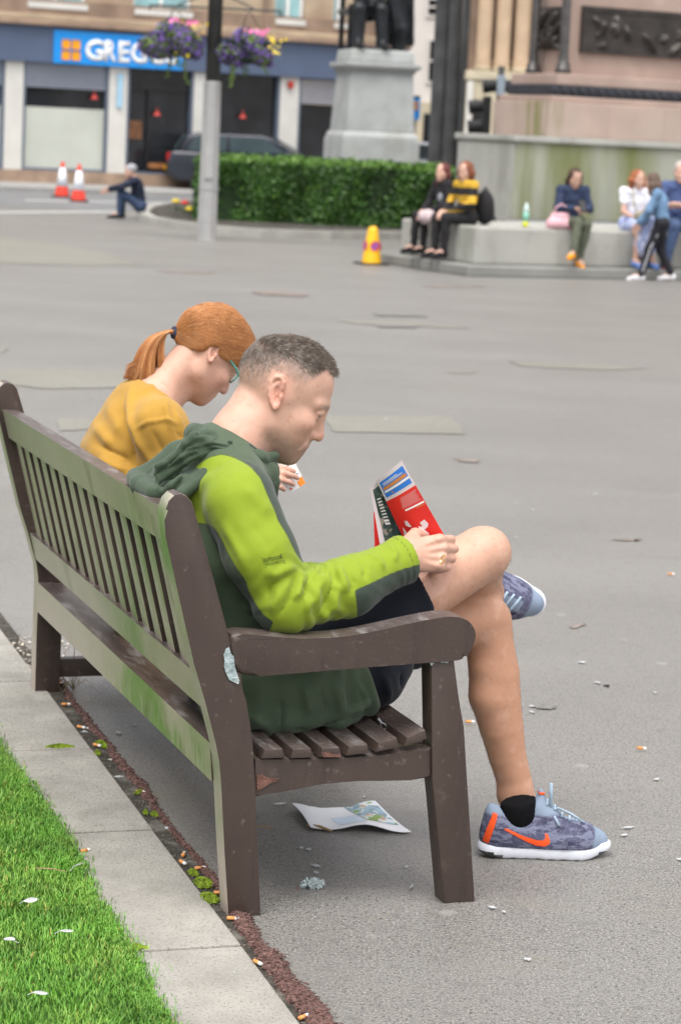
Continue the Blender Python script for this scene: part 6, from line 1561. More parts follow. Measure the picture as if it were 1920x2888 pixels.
nb = dw(.095, 1.15, .970); S.chain([dw(.08, 1.17, .92), nb, whc + wR @ ap((-.028, 0, -.045))], [.06, .050, .046], .03)
S.cap(dw(.11, 1.17, .93), whc + wR @ ap((.02, 0, -.075)), .034, .028, .03)
head_solid(S, whc, wR, ws, True, es=.85)
for a, b, c in ((shn, eln, wrn), (shf, elf, wrf)): S.cap(a, b, .038, .032, .03); S.cap(b, c, .032, .022, .02)
hf = bp(H1(700, 1545), 1.18) - bp(H1(400, 1600), 1.22)
hand_solid(S, wrn + ap((-.01, 0, 0)), hf, ap((-.1, -.75, .6)), ap((.1, .3, 1)), .92, curl=.45)
hand_solid(S, wrf, bp(H1(860, 1500), 1.33) - wrf, ap((.2, .3, .9)), ap((0, -1, .2)), .9, curl=.5)
for q in (-.095, .095):
    S.chain([(.17, WY + q, .46), (.57, WY + q * 1.1, .41), (.64, WY + q, .10)], [.085, .058, .040], .03); S.cap((.66, WY + q, .09), (.78, WY + q, .035), .038, .03, .02)
V, Q = S.mesh(.0036, 2)
Hw = (V - whc) @ wR / ws; Hb = np.stack([Hw[:, 0], np.abs(Hw[:, 1]), Hw[:, 2]], 1); inh = (np.abs(Hw) < .17).all(1)
bl = .75 * g3(Hb, (.12, 0, -.045), (.02, .018, .018)) + .6 * g3(Hb, (-.01, .088, .0), (.028, .016, .045)) + .55 * g3(Hb, (.07, .05, -.03), (.04, .03, .035)) + .35 * g3(Hb, (-.02, .04, -.09), (.06, .05, .05))
bl[np.linalg.norm(V - wrn, axis=1) < .2] += .35
npmesh('body', wloc(V), Q, M_SKIN, woman, attrs={'blush': np.clip(bl, 0, 1), 'lips': np.clip(g3(Hb, (.104, 0, -.083), (.012, .022, .011)), 0, 1) * inh, 'stubble': np.zeros(len(V))})
M_COPPER = mat('copper_hair', (.50, .21, .072), rough=.42, var=.15, scale=25, spec=.45)
_n = NB(M_COPPER); _n.mix(_n.ramp(_n.attr('tint'), .5, 1, 0, .85), (.74, .40, .175)); _n.mix(_n.ramp(_n.attr('tint'), .0, .35, .8, 0), (.35, .125, .042))
hs_ = 1.0
def capx(d, k=1.0):             # direction -> point of the smooth hair cap, head frame
    d = d / np.linalg.norm(d, axis=-1, keepdims=True); return ap((-.012, 0, .040)) + d * (ap((.104, .084, .098)) * k)
S = Solid(); TW = lambda p: whc + wR @ (ap(p) * ws); HK = 1.10
S.ell(TW((-.010, 0, .046)), ap((.103, .083, .097)) * ws * HK, .01, wR); S.ell(TW((.055, 0, .078)), ap((.048, .066, .048)) * ws * HK, .03, wR); S.chain([TW((-.085, 0, .02)), TW((-.102, 0, -.022))], [.05 * ws, .020 * ws], .03)
S.ell(TW((.085, 0, -.065)), ap((.150, .2, .092)) * ws, .006, wR, 's')
for q in (1, -1): S.ell(TW((-.012, q * .085, -.012)), ap((.022, .03, .036)) * ws, .005, wR, 's')
Vc, Qc = S.mesh(.0042, 3); bvh = BVHTree.FromPolygons([tuple(p) for p in Vc], [tuple(f) for f in Qc])
hair = npmesh('hair', wloc(Vc), Qc, M_COPPER, woman, attrs={'tint': np.clip(vnoise(Vc, 60, 2) * .5 + .1, 0, 1)})
tie_h = ap((-.112, 0, -.026)); paths = []; tints = []
cen = ap((-.012, 0, .040)); k = 13
for i in range(7500):
    # roots: around the hairline from the forehead to behind the ears
    a = random.uniform(-1, 1); q = abs(a); sg = 1 if a > 0 else -1
    rootp = ap((np.interp(q, [0, .3, .55, .75, 1], [.098, .092, .070, .02, -.05]), sg * np.interp(q, [0, .3, .55, .75, 1], [0, .042, .066, .080, .070]), np.interp(q, [0, .3, .55, .75, 1], [.060, .045, .028, .030, -.035])))
    if random.random() < .35: rootp = rootp + (ap((-.02, 0, .12)) - rootp) * random.random() * .8
    d0 = (rootp - cen) / ap((.104, .084, .098)); d1 = (tie_h - cen) / ap((.104, .084, .098)); d0 /= np.linalg.norm(d0); d1 /= np.linalg.norm(d1)
    om = math.acos(np.clip(d0 @ d1, -1, 1)); lift = random.uniform(-.02, .05); ph = random.uniform(0, 6)
    pt = []
    t_ = np.linspace(0, 1, k); D_ = (np.sin((1 - t_) * om)[:, None] * d0 + np.sin(t_ * om)[:, None] * d1) / max(math.sin(om), .05)
    D_ = D_ + np.sin(t_ * math.pi)[:, None] * ap((0, 0, 1)) * (.22 * q) ; W_ = capx(D_, 1.0)
    W_[:, 2] += .002 * np.sin(t_ * 5 + ph); W_ = whc + (W_ * ws) @ wR.T
    ok = True
    for j in range(k):
        r_ = bvh.find_nearest(Vector(W_[j]))
        if r_[0] is not None: W_[j] = np.array(r_[0]) + np.array(r_[1]) * random.uniform(.0002, .0026) + (random.random() < .03) * random.uniform(0, .006) * math.sin(math.pi * j / 12)
    paths.append(W_); tints.append(np.clip(.45 + .35 * math.sin(q * 40 + sg) * .5 + random.gauss(0, .22), 0, 1))
Vh, Fh, sid = strands(paths, np.full(len(paths), .00055)); npmesh('combed_hair', wloc(Vh), Fh, M_COPPER, hair, attrs={'tint': np.array(tints)[sid]})
# ponytail
py_ = WY
pc = [bp(H2(*q), py_) for q in ((840, 335), (780, 318), (700, 345), (640, 420), (605, 520), (590, 620), (585, 715))]
pw = [.010, .017, .025, .030, .035, .041, .046]
paths = []; tints = []
def spline(P, t):
    P = np.asarray(P); n = len(P) - 1; x = np.clip(t, 0, 1) * n; i = np.minimum(x.astype(int), n - 1); f = (x - i)[:, None]
    g = lambda j: P[np.clip(j, 0, n)]
    a, b, c, d = g(i - 1), g(i), g(i + 1), g(i + 2)
    return .5 * ((2 * b) + (-a + c) * f + (2 * a - 5 * b + 4 * c - d) * f ** 2 + (-a + 3 * b - 3 * c + d) * f ** 3)
t_ = np.linspace(0, 1, 16)
for i in range(2600):
    r = math.sqrt(random.random()); a = random.uniform(0, 6.283); ox, oy = r * math.cos(a), r * math.sin(a)
    L_ = random.uniform(.86, 1.08); ctr_ = spline(pc, t_ * L_); w_ = np.interp(t_ * L_, np.linspace(0, 1, 7), pw)
    P_ = ctr_ + w_[:, None] * (ap((1, 0, .25)) * ox + ap((0, .8, 0)) * oy) + np.sin(t_ * 6 + i)[:, None] * .0012
    P_[:, 0] += .03 * np.clip(t_ - .45, 0, 1) * (ox > .45) ; P_[:, 0] -= .055 * np.clip(t_ - .78, 0, 1) * (ox < -.5); P_[:, 2] += .16 * np.clip(t_ - .80, 0, 1) ** 1.2 * (ox < -.62)
    paths.append(P_); tints.append(np.clip(.55 + .28 * math.sin(ox * 9) + random.gauss(0, .2) - .2 * (oy > .3), 0, 1))
Vh, Fh, sid = strands(paths, np.full(len(paths), .00075)); npmesh('ponytail', wloc(Vh), Fh, M_COPPER, hair, attrs={'tint': np.array(tints)[sid]})
M_TIE = mat('hair_tie', (.03, .035, .06), rough=.9, var=.3, scale=80)
bm = bmesh.new(); t0_, t1_ = bp(H2(850, 335), py_), bp(H2(800, 330), py_)
tube(bm, [wloc(t0_), wloc(t0_ * .7 + t1_ * .3), wloc(t0_ * .3 + t1_ * .7), wloc(t1_)], [.0150, .0175, .0175, .0150], 14); obj('hair_tie', bm, M_TIE, woman, True)
# glasses
M_GLS = mat('teal_glasses', (.10, .34, .28), rough=.25, var=.2, scale=60)
bm = bmesh.new(); G = lambda x, y, z: wloc(TW((x, y, z)))
for q in (1, -1):
    tube(bm, [G(-.012, q * .082, .022), G(.02, q * .081, .026), G(.075, q * .074, .020), G(.104, q * .064, .012)], [.0022, .0022, .003, .0042], 6)
    tube(bm, [G(.108 - .006 * abs(math.cos(a)), q * (.036 + .026 * math.cos(a)), .002 + .018 * math.sin(a)) for a in np.linspace(0, 6.283, 17)], .0022, 5, False)
tube(bm, [G(.106, .012, .006), G(.112, 0, .009), G(.106, -.012, .006)], .0022, 5); obj('glasses', bm, M_GLS, woman)
# mustard top
M_MUST = mat('mustard_jersey', (.40, .222, .036), rough=.85, var=.06, scale=10, bump=.15, bscale=400, sheen=.2, spec=.2)
_n = NB(M_MUST); _n.mix(_n.ramp(_n.attr('seam'), .0008, .0022, .5, 0), (.17, .08, .012)); _n.bump(_n.noise(30, 3), .10, .01)
S = Solid()
S.chain([(.15, WY, .46), (.095, WY, .61), (.066, WY, .775), (.095, WY, .885)], [.175, .150, .160, .118], .05, ((1, 0, 0), .68))
S.chain([shn, dw(.078, 1.17, .930), shf], [.062, .072, .062], .05); S.cap(dw(.083, 1.17, .92), dw(.088, 1.16, .955), .070, .058, .03)
for a, b, c, q in ((shn, eln, wrn, 1), (shf, elf, wrf, -1)):
    m_ = (a + b) / 2 + ap((-.006, -.010 * q, 0)); S.chain([a, m_, b], [.066, .070, .062], .04); S.cap(b, b * .62 + c * .38, .056, .052, .03)
S.cap(nb + ap((.03, -.0, .045)), nb + ap((.10, 0, .12)), .062, .075, .006, None, 's')
S.cap(whc + wR @ ap((-.03, 0, -.08)), whc + wR @ ap((-.02, 0, -.02)), .054, .06, .004, None, 's')
S.plane((.012, WY, .447), (-1, 0, -.251), 's', .02)
V, Q = S.mesh(.0055, 3)
J2 = lambda pts, y=1.06: [bp(H2(*q), y) for q in pts]
V = creases(V, Q, [(H2, [(480, 720), (460, 900), (480, 1050), (540, 1200), (640, 1370)], .012, .007), (H2, [(440, 900), (430, 1080), (480, 1260), (520, 1440)], .014, -.010), (H2, [(200, 1200), (300, 1260), (420, 1310), (510, 1400)], .014, -.009), (H2, [(220, 1330), (330, 1380), (440, 1420)], .012, .008), (H2, [(500, 1100), (600, 1040), (750, 1015), (860, 1060)], .006, .0035),
    (H2, [(750, 830), (750, 930), (770, 1020), (860, 1180)], .010, .005), (H2, [(790, 1020), (830, 1120), (880, 1180)], .008, -.005), (H2, [(830, 960), (870, 1060), (895, 1160)], .007, .004), (H2, [(640, 1090), (700, 1220), (760, 1330)], .016, -.004), (H2, [(280, 900), (350, 1030), (420, 1140)], .02, .005), (H2, [(170, 1050), (250, 1150), (330, 1230)], .016, .005), (H2, [(560, 800), (640, 760), (720, 780)], .01, .003)])
V = V + vnormals(V, Q) * ((vnoise(V, 24, 21) - .5) * .007)[:, None]
seam = polydist(V, [J2([(735, 830), (745, 930), (750, 1010)]), J2([(500, 1105), (560, 1060), (650, 1025), (750, 1012), (860, 1060)])])
npmesh('top', wloc(V), Q, M_MUST, woman, attrs={'seam': seam})
M_JEANS = mat('dark_jeans', (.03, .04, .07), rough=.85, var=.2, scale=20)
S = Solid(); S.cap((.14, WY, .455), (.22, WY, .46), .15, .13, .04, ((0, 0, 1), .75))
for q in (-.095, .095): S.chain([(.2, WY + q, .465), (.57, WY + q * 1.1, .41), (.635, WY + q, .12)], [.095, .066, .054], .03)
V, Q = S.mesh(.009); npmesh('jeans', wloc(V), Q, M_JEANS, woman)
for q in (-.095, .095):
    S = Solid(); S.chain([(.63, WY + q, .045), (.72, WY + q, .042), (.83, WY + q, .032)], [.042, .044, .032], .02); S.plane((0, 0, .004), (0, 0, -1)); V, Q = S.mesh(.006); npmesh('shoe', wloc(V), Q, M_BLK, woman)
# the card she holds
card = empty('card', tuple(b2w(bp(H1(900, 1540), 1.19))), BYAW, 'white card with an orange corner held in the fingers of the woman', 'card')
cb_ = bp(H1(900, 1540), 1.19); CP = Panel(*[bp(H1(*q), 1.20) - cb_ for q in ((690, 1455), (935, 1385), (905, 1708), (1052, 1612))], .002)
pg = CP.quad('face', 0, 1, 0, 1, 0, M_LWHT, card, 4, 4)
M_CORN = mat('card_orange', (.85, .27, .03), rough=.4, var=.03)
CP.quad('orange_corner', .62, .99, .78, .99, .0008, M_CORN, pg, 3, 3); CP.quad('orange_corner', .78, .99, .70, .79, .0008, M_CORN, pg, 2, 2)
for u, v in ((.25, .12), (.45, .22), (.62, .12), (.70, .34), (.80, .52), (.68, .60)): CP.quad('print_mark', u, u + .10, v, v + .03, .0008, mat('card_print', (.30, .36, .42)) if False else M_FRAME, pg, 1, 1)
CP.quad('red_mark', .10, .22, .86, .92, .0008, M_CRED, pg, 2, 2)
# back of the card, so that it has two sides and a thickness
bk = CP.quad('back', 0, 1, 0, 1, -.0006, M_LWHT, card, 4, 4)
# =================================================================== people in the square
M_SKIN2 = mat('far_skin', (.56, .34, .26), rough=.55, var=.06, scale=20)
def cm(name, c, **k): return mat(name, c, rough=.85, var=.15, scale=14, bump=.15, bscale=80, **k)
def rotz(a): return np.array([[math.cos(a), -math.sin(a), 0], [math.sin(a), math.cos(a), 0], [0, 0, 1]])
SEAT = dict(hip=(0, .09, .09), knee=(.40, .10, .08), ank=(.42, .10, -.36), sho=(.03, .17, .52), elb=(.10, .23, .27), wri=(.30, .08, .22), neck=(.03, 0, .56), head=(.06, 0, .70), pel=(0, 0, .10), che=(.0, 0, .42))
def figure(label, org, face, s, pose, top, legs, shoes, hairc, hair='short', tilt=.2, yaw=0, extra=None, sleeve=1.0, leglen=1.0, skirt=None, group=None):
    """org = where the hips' base (or feet) stand; pose in the person's frame x forward, y left, z up; two-sided joints may differ"""
    o = empty('person', tuple(org), face, label, 'person', group)
    J = dict(SEAT); J.update(pose)
    def two(k): 
        v = J[k]; return [ap(v[0]) * s, ap(v[1]) * s] if isinstance(v[0], (tuple, list)) else [ap(v) * s, ap(v) * ap((1, -1, 1)) * s]
    hip, knee, ank, sho, elb, wri = [two(k) for k in ('hip', 'knee', 'ank', 'sho', 'elb', 'wri')]
    neck, head, pel, che = [ap(J[k]) * s for k in ('neck', 'head', 'pel', 'che')]
    Rh = rotz(yaw) @ rotY(tilt); ax = ap((1, 0, 0))
    S = Solid()
    S.chain([pel, che, neck], [.125 * s, .125 * s, .06 * s], .05, (ax, .68)); S.chain([sho[0], che * .3 + neck * .7, sho[1]], [.05 * s, .06 * s, .05 * s], .04)
    S.cap(neck, head + Rh @ (ap((-.02, 0, -.05)) * s), .052 * s, .05 * s, .03); head_solid(S, head, Rh, s * .96, True, simple=True)
    for i in (0, 1):
        S.cap(sho[i], elb[i], .043 * s, .034 * s, .03); S.cap(elb[i], wri[i], .034 * s, .024 * s, .02)
        d = wri[i] - elb[i]; d /= np.linalg.norm(d); sd = (-1 if i == 0 else 1)
        hand_solid(S, wri[i], d + ap((0, .1 * sd, -.1)), ap((0, .3 * sd, .9)), ap((.2, sd, .2)), s, curl=.5)
        S.cap(hip[i], knee[i], .08 * s, .056 * s, .04); S.cap(knee[i], ank[i], .052 * s, .036 * s, .02)
        f = J['foot'][i] if 'foot' in J else (1, 0, -.15); S.cap(ank[i], ank[i] + ap(f) * .12 * s, .036 * s, .028 * s, .02)
    V, Q = S.mesh(.0095 * s, 2); npmesh('body', V, Q, M_SKIN2, o)
    S = Solid()
    S.chain([pel + ap((0, 0, .02)) * s, che, neck + ap((0, 0, -.03)) * s], [.15 * s, .155 * s, .085 * s], .05, (ax, .72)); S.chain([sho[0], che * .3 + neck * .7, sho[1]], [.066 * s, .075 * s, .066 * s], .04)
    for i in (0, 1):
        e1 = sho[i] + (elb[i] - sho[i]) * min(1, sleeve * 1.0); S.cap(sho[i], e1, .064 * s, .055 * s, .03)
        if sleeve >= 1: S.cap(elb[i], elb[i] + (wri[i] - elb[i]) * .88, .054 * s, .043 * s, .03)
    V, Q = S.mesh(.012 * s, 2); V = V + vnormals(V, Q) * ((vnoise(V, 16, 3) - .5) * .02)[:, None]; npmesh('top', V, Q, top, o)
    S = Solid(); S.cap(hip[0], hip[1], .115 * s, .115 * s, .04)
    for i in (0, 1):
        S.cap(hip[i], knee[i], .095 * s, .070 * s, .03)
        if leglen > .5: S.cap(knee[i], knee[i] + (ank[i] - knee[i]) * leglen, .068 * s, .050 * s, .02)
    if skirt: S.chain([(knee[0] + knee[1]) / 2 * .5 + pel * .5, (knee[0] + knee[1]) / 2, (knee[0] + knee[1]) / 2 + (ank[0] - knee[0]) * .55], [.15 * s, .14 * s, .16 * s], .05)
    V, Q = S.mesh(.012 * s, 2); V = V + vnormals(V, Q) * ((vnoise(V, 18, 9) - .5) * .015)[:, None]; npmesh('skirt' if skirt else 'trousers', V, Q, legs, o)
    for i in (0, 1):
        f = ap(J['foot'][i] if 'foot' in J else (1, 0, -.12)); f /= np.linalg.norm(f); S = Solid()
        S.chain([ank[i] + ap((-.02, 0, -.035)) * s, ank[i] + ap((0, 0, -.03)) * s + f * .09 * s, ank[i] + ap((0, 0, -.045)) * s + f * .19 * s], [.040 * s, .044 * s, .032 * s], .02); S.cap(ank[i] + ap((-.01, 0, 0)) * s, ank[i] + ap((-.01, 0, -.04)) * s, .046 * s, .04 * s, .02)
        V, Q = S.mesh(.009 * s, 2); npmesh('shoe', V, Q, shoes, o)
    S = Solid(); T = lambda p: head + Rh @ (ap(p) * s * .96)
    S.ell(T((-.014, 0, .042)), ap((.106, .088, .090)) * s * .96, .02, Rh); S.ell(T((.10, 0, -.05)), ap((.085, .12, .10)) * s * .96, .015, Rh, 's')
    if hair == 'long':
        for q in (1, -1): S.chain([T((-.01, q * .075, .04)), T((-.02, q * .088, -.06)), T((.0, q * .09, -.17)), T((.01, q * .085, -.24))], [.030 * s, .036 * s, .036 * s, .022 * s], .03)
        S.chain([T((-.07, 0, .04)), T((-.085, 0, -.08)), T((-.075, 0, -.2))], [.06 * s, .065 * s, .05 * s], .04, (ap(Rh[:, 0]), .6))
    if hair == 'bob':
        for q in (1, -1): S.chain([T((.0, q * .075, .05)), T((-.005, q * .095, -.03)), T((.01, q * .095, -.13))], [.034 * s, .044 * s, .034 * s], .03)
        S.cap(T((-.07, 0, .03)), T((-.075, 0, -.10)), .065 * s, .06 * s, .03)
    V, Q = S.mesh(.009 * s, 2); V = V + vnormals(V, Q) * ((vnoise(V, 50, 9) - .5) * .012)[:, None]; npmesh('hair', V, Q, hairc, o, attrs={'tint': vnoise(V * ap((1, 1, .25)), 120, 3)})
    return o, J
def on_seat(px, py, z): P = gnd(*DD(px, py), z); return P
FACE = MA - math.pi / 2            # facing straight out of the monument's front
def hairm(n, c, c2): 
    m = mat(n, c, rough=.6, var=.3, scale=30); b = NB(m); b.mix(b.ramp(b.attr('tint'), .4, .7), c2); return m
M_DENIM = cm('dark_denim', (.022, .034, .075)); M_OLIVE = cm('olive_trousers', (.085, .095, .065)); M_ORSH = cm('orange_shoe', (.75, .28, .01)); M_BROWNH = hairm('brown_hair', (.035, .018, .011), (.075, .035, .02))
zs = zb_ + .002
def seat_at(px, py, inset=.24):
    v = ray(*DD(px, py)); c = MC + MY * (cb[1] + inset); t = ((c - CAMO) @ MY) / (v @ MY); return CAMO + v * t
# 1 woman with the phone
P = seat_at(1312, 517); figure('seated woman in a dark denim jacket looking at her phone, orange shoes', (P[0], P[1], zs), FACE - .15, .93, dict(ank=((.34, .02, -.40), (.56, -.16, -.30)), knee=((.40, .08, .07), (.42, -.06, .10)), foot=((1, 0, -.5), (.75, -.6, -.1)), wri=((.30, .07, .28), (.30, -.05, .28)), head=(.08, 0, .69)), M_DENIM, M_OLIVE, M_ORSH, M_BROWNH, 'long', .45)
M_PHONE = mat('phone_black', (.01, .01, .012), rough=.2)
R_ = rotz(FACE - .15); q = R_ @ (ap((.40, -.0, .32)) * .93)
ph = obj('phone', box(bmesh.new(), -.008, .008, -.045, .045, -.08, .08, .006), M_PHONE); ph.location = (P[0] + q[0], P[1] + q[1], zs + q[2]); ph.rotation_euler = (0, -.5, FACE - .15); tag(ph, 'black phone held up by the woman in the denim jacket', 'phone')
# pink bag
M_PINKB = cm('pink_bag', (.62, .36, .40)); Pb = seat_at(1282, 522, .14); bag = empty('handbag', (Pb[0], Pb[1], zs), FACE, 'pink handbag on the stone seat at the hip of the woman in denim', 'bag')
S = Solid(); S.cap((.08, -.13, .06), (.08, .13, .06), .075, .075, .03).cap((.06, -.09, .16), (.06, .09, .16), .045, .045, .04); S.plane((0, 0, .003), (0, 0, -1)); V, Q = S.mesh(.010); npmesh('body', V, Q, M_PINKB, bag)
bm = bmesh.new(); tube(bm, [(.07, .11, .17), (.09, .08, .27), (.08, 0, .31), (.09, -.08, .27), (.07, -.11, .17)], .011, 6); obj('handle', bm, M_PINKB, bag)
# bottle
Pq = seat_at(1209, 521, .3); bot = empty('bottle', (Pq[0], Pq[1], zs), 0, 'pale green plastic bottle with yellow base standing on the stone seat', 'bottle')
M_BOTG = mat('green_bottle', (.22, .50, .40), rough=.15, var=.1); M_BOTY = mat('yellow_liquid', (.55, .58, .04), rough=.3, var=.1); M_BOTW = mat('clear_top', (.62, .74, .72), rough=.15, var=.1)
bm = bmesh.new(); lathe(bm, [(.030, 0), (.038, .008), (.038, .07)], 16); obj('base', bm, M_BOTY, bot, True); bm = bmesh.new(); lathe(bm, [(.0385, .072), (.037, .13), (.0385, .19)], 16); obj('label_band', bm, M_BOTG, bot, True); bm = bmesh.new(); lathe(bm, [(.038, .192), (.034, .24), (.016, .275), (.016, .30)], 16); obj('neck', bm, M_BOTW, bot, True)
# 2 woman in white
M_WTOP = cm('white_top', (.74, .74, .80)); M_BSKIRT = cm('blue_white_skirt', (.33, .40, .70)); _n = NB(M_BSKIRT); _n.mix(_n.ramp(_n.noise(22, 2), .5, .56), (.62, .66, .82)); M_BSH = cm('blue_shoe', (.13, .24, .55)); M_GING = hairm('ginger_hair', (.20, .055, .02), (.36, .12, .04))
P = seat_at(1456, 517); figure('seated woman in a white top and blue patterned skirt with ginger hair', (P[0], P[1], zs), FACE - .1, .94, dict(wri=((.30, .05, .14), (.30, -.03, .14)), elb=((.12, .21, .25), (.12, -.21, .25)), ank=((.36, .13, -.40), (.38, -.12, -.40))), M_WTOP, M_BSKIRT, M_BSH, M_GING, 'bob', .1, yaw=.1, sleeve=.5, leglen=.4, skirt=True)
M_KHAKI = cm('khaki_bag', (.26, .235, .17)); q = rotz(FACE - .1) @ ap((.30, .04, .10)); bg_ = empty('shoulder_bag', (P[0] + q[0], P[1] + q[1], zs + .15), FACE, 'khaki bag on the lap of the woman in the white top', 'bag')
S = Solid(); S.cap((0, -.12, .04), (0, .12, .04), .07, .07, .03).ell((.02, 0, .08), (.06, .13, .06)); V, Q = S.mesh(.010); npmesh('body', V, Q, M_KHAKI, bg_); bm = bmesh.new(); tube(bm, [(0, -.13, .06), (-.1, -.14, .2), (-.2, -.1, .35)], .012); obj('strap', bm, M_KHAKI, bg_)
# 3 man in blue at the edge
M_NBLUE = cm('blue_shirt', (.055, .085, .20)); M_JEAN2 = cm('blue_jeans', (.05, .08, .16)); M_REDSH = cm('maroon_shoe', (.25, .05, .07)); M_GREYH = hairm('grey_hair', (.40, .37, .35), (.55, .52, .5))
P = seat_at(1557, 512); figure('grey haired man in a dark blue shirt with folded arms at the right edge', (P[0], P[1], zs), FACE - .35, 1.10, dict(elb=((.10, .25, .30), (.10, -.25, .30)), wri=((.27, -.10, .33), (.27, .10, .30)), ank=((.36, .12, -.38), (.40, -.20, -.38))), M_NBLUE, M_JEAN2, M_REDSH, M_GREYH, 'short', .1, yaw=-.2, sleeve=.6)
# 4 girl walking past
M_DJ = cm('light_denim', (.13, .225, .36)); M_LEG = cm('black_leggings', (.012, .012, .017)); M_WSH = cm('white_trainer', (.66, .64, .66)); M_LBR = hairm('long_brown_hair', (.075, .045, .032), (.14, .09, .065))
g0_ = gnd(*DD(1514, 648)); GF = math.radians(172)
sg = .84
girl, J = figure('girl in a light denim jacket and black leggings walking left past the seat', (g0_[0], g0_[1], .80 * sg), GF, sg, dict(hip=((0, .09, .06), (0, -.09, .06)), knee=((.16, .09, -.32), (.00, -.08, -.34)), ank=((.25, .09, -.72), (-.20, -.08, -.70)), sho=((.10, .16, .50), (.10, -.16, .50)), elb=((.20, .20, .24), (.18, -.22, .22)), wri=((.36, .14, .04), (.34, -.16, .0)), neck=(.12, 0, .54), head=(.18, 0, .67), pel=(0, 0, .06), che=(.05, 0, .36)), M_DJ, M_LEG, M_WSH, M_LBR, 'long', .25, yaw=-.5)
M_STR = cm('white_stripe', (.62, .62, .66))
bm = bmesh.new(); tube(bm, [(.0, .165 * sg, .0), (.14 * sg, .158 * sg, -.30 * sg), (.235 * sg, .142 * sg, -.66 * sg)], .007, 6); obj('leg_stripe', bm, M_STR, girl)
# 5 two teens on the left side of the seat block
LF = MA + math.pi - .1
def left_seat(v, inset=.12): P = MC + MX * (cb[0] + inset) + MY * (cb[1] + v); return P
M_BLKC = cm('black_clothes', (.012, .011, .013)); M_DRED = hairm('dark_red_hair', (.05, .014, .014), (.16, .03, .025)); M_AUB = hairm('auburn_hair', (.13, .035, .015), (.25, .08, .03))
M_STRIPE = cm('black_yellow_stripes', (.55, .33, .03)); _n = NB(M_STRIPE); _z = _n.xyz()[2]; _w = _n.math('SINE', _n.math('ADD', _n.math('MULTIPLY', _z, 33.0), _n.math('MULTIPLY', _n.noise(6, 2), 1.2)), 0.0); _n.mix(_n.ramp(_w, -.15, .15), (.014, .012, .013))
P = left_seat(.62, .20); print('teen seat px', P)
figure('teen in a black and yellow striped hoodie sitting on the end of the stone seat', (P[0], P[1], zs), LF + .22, .95, dict(wri=((.34, .03, .16), (.36, -.05, .16)), head=(.05, 0, .70), ank=((.40, .10, -.36), (.44, -.06, -.36))), M_STRIPE, M_BLKC, M_BLKC, M_AUB, 'bob', .25, yaw=.3)
bp_ = empty('backpack', (P[0] + .22, P[1] - .02, zs), LF + .4, 'black backpack worn against the back of the striped hoodie', 'backpack'); S = Solid(); S.ell((0, 0, .22), (.09, .15, .22), .03).ell((-.05, 0, .14), (.06, .12, .12), .03); S.plane((0, 0, .003), (0, 0, -1)); V, Q = S.mesh(.012); npmesh('body', V, Q, M_BLKC, bp_); bm = bmesh.new(); tube(bm, [(.0, .05, .42), (.0, 0, .47), (0, -.05, .42)], .012); obj('loop', bm, M_BLKC, bp_)
P2 = left_seat(1.10, .14)
t_, J = figure('teen in black with long dark red hair beside the striped hoodie', (P2[0], P2[1], zs), LF + .22, .90, dict(wri=((.34, .03, .12), (.36, -.03, .14)), ank=((.40, .10, -.36), (.44, -.08, -.36))), M_BLKC, M_BLKC, M_BLKC, M_DRED, 'long', .1, yaw=.25)
M_PRINTW = cm('white_print', (.30, .31, .34)); bm = bmesh.new(); S = Solid(); S.ell((.085, .02, .32), (.03, .06, .08), .01); V, Q = S.mesh(.012); npmesh('shirt_print', V, Q, M_PRINTW, t_)
M_FLUF = cm('pale_pink_bag', (.50, .40, .41)); Pf = P2 + rotz(LF + .22) @ ap((.42, .22, 0)); fb = empty('fluffy_bag', (Pf[0], Pf[1], zs + .02), 0, 'pale pink fluffy bag at the knees of the teen in black', 'bag'); S = Solid(); S.ell((0, 0, .05), (.10, .09, .08), .02).ell((.04, .02, .09), (.05, .05, .04), .02); V, Q = S.mesh(.012); V = V + vnormals(V, Q) * (vnoise(V, 60, 3) * .02)[:, None]; npmesh('body', V, Q, M_FLUF, fb)
# 6 person crouching on the kerb of the flower bed
M_NAVY = cm('navy_jacket', (.013, .018, .04)); M_JN = cm('jeans_blue', (.03, .05, .10)); M_DSH = cm('dark_shoe', (.02, .02, .025)); M_BEAN = hairm('grey_beanie', (.30, .31, .33), (.38, .39, .41))
P = gnd(*DD(322, 505)); figure('person in a navy jacket and grey beanie sitting on the kerb of the flower bed', (P[0], P[1], .15), math.radians(188), 1.0, dict(hip=(0, .09, .08), knee=((.34, .10, .30), (.30, -.10, .28)), ank=((.36, .10, -.07), (.30, -.12, -.07)), pel=(0, 0, .10), che=(.06, 0, .38), sho=(.12, .18, .50), elb=((.34, .18, .40), (.34, -.18, .38)), wri=((.56, .10, .36), (.56, -.10, .33)), neck=(.12, 0, .54), head=(.18, 0, .67)), M_NAVY, M_JN, M_DSH, M_BEAN, 'short', .2)
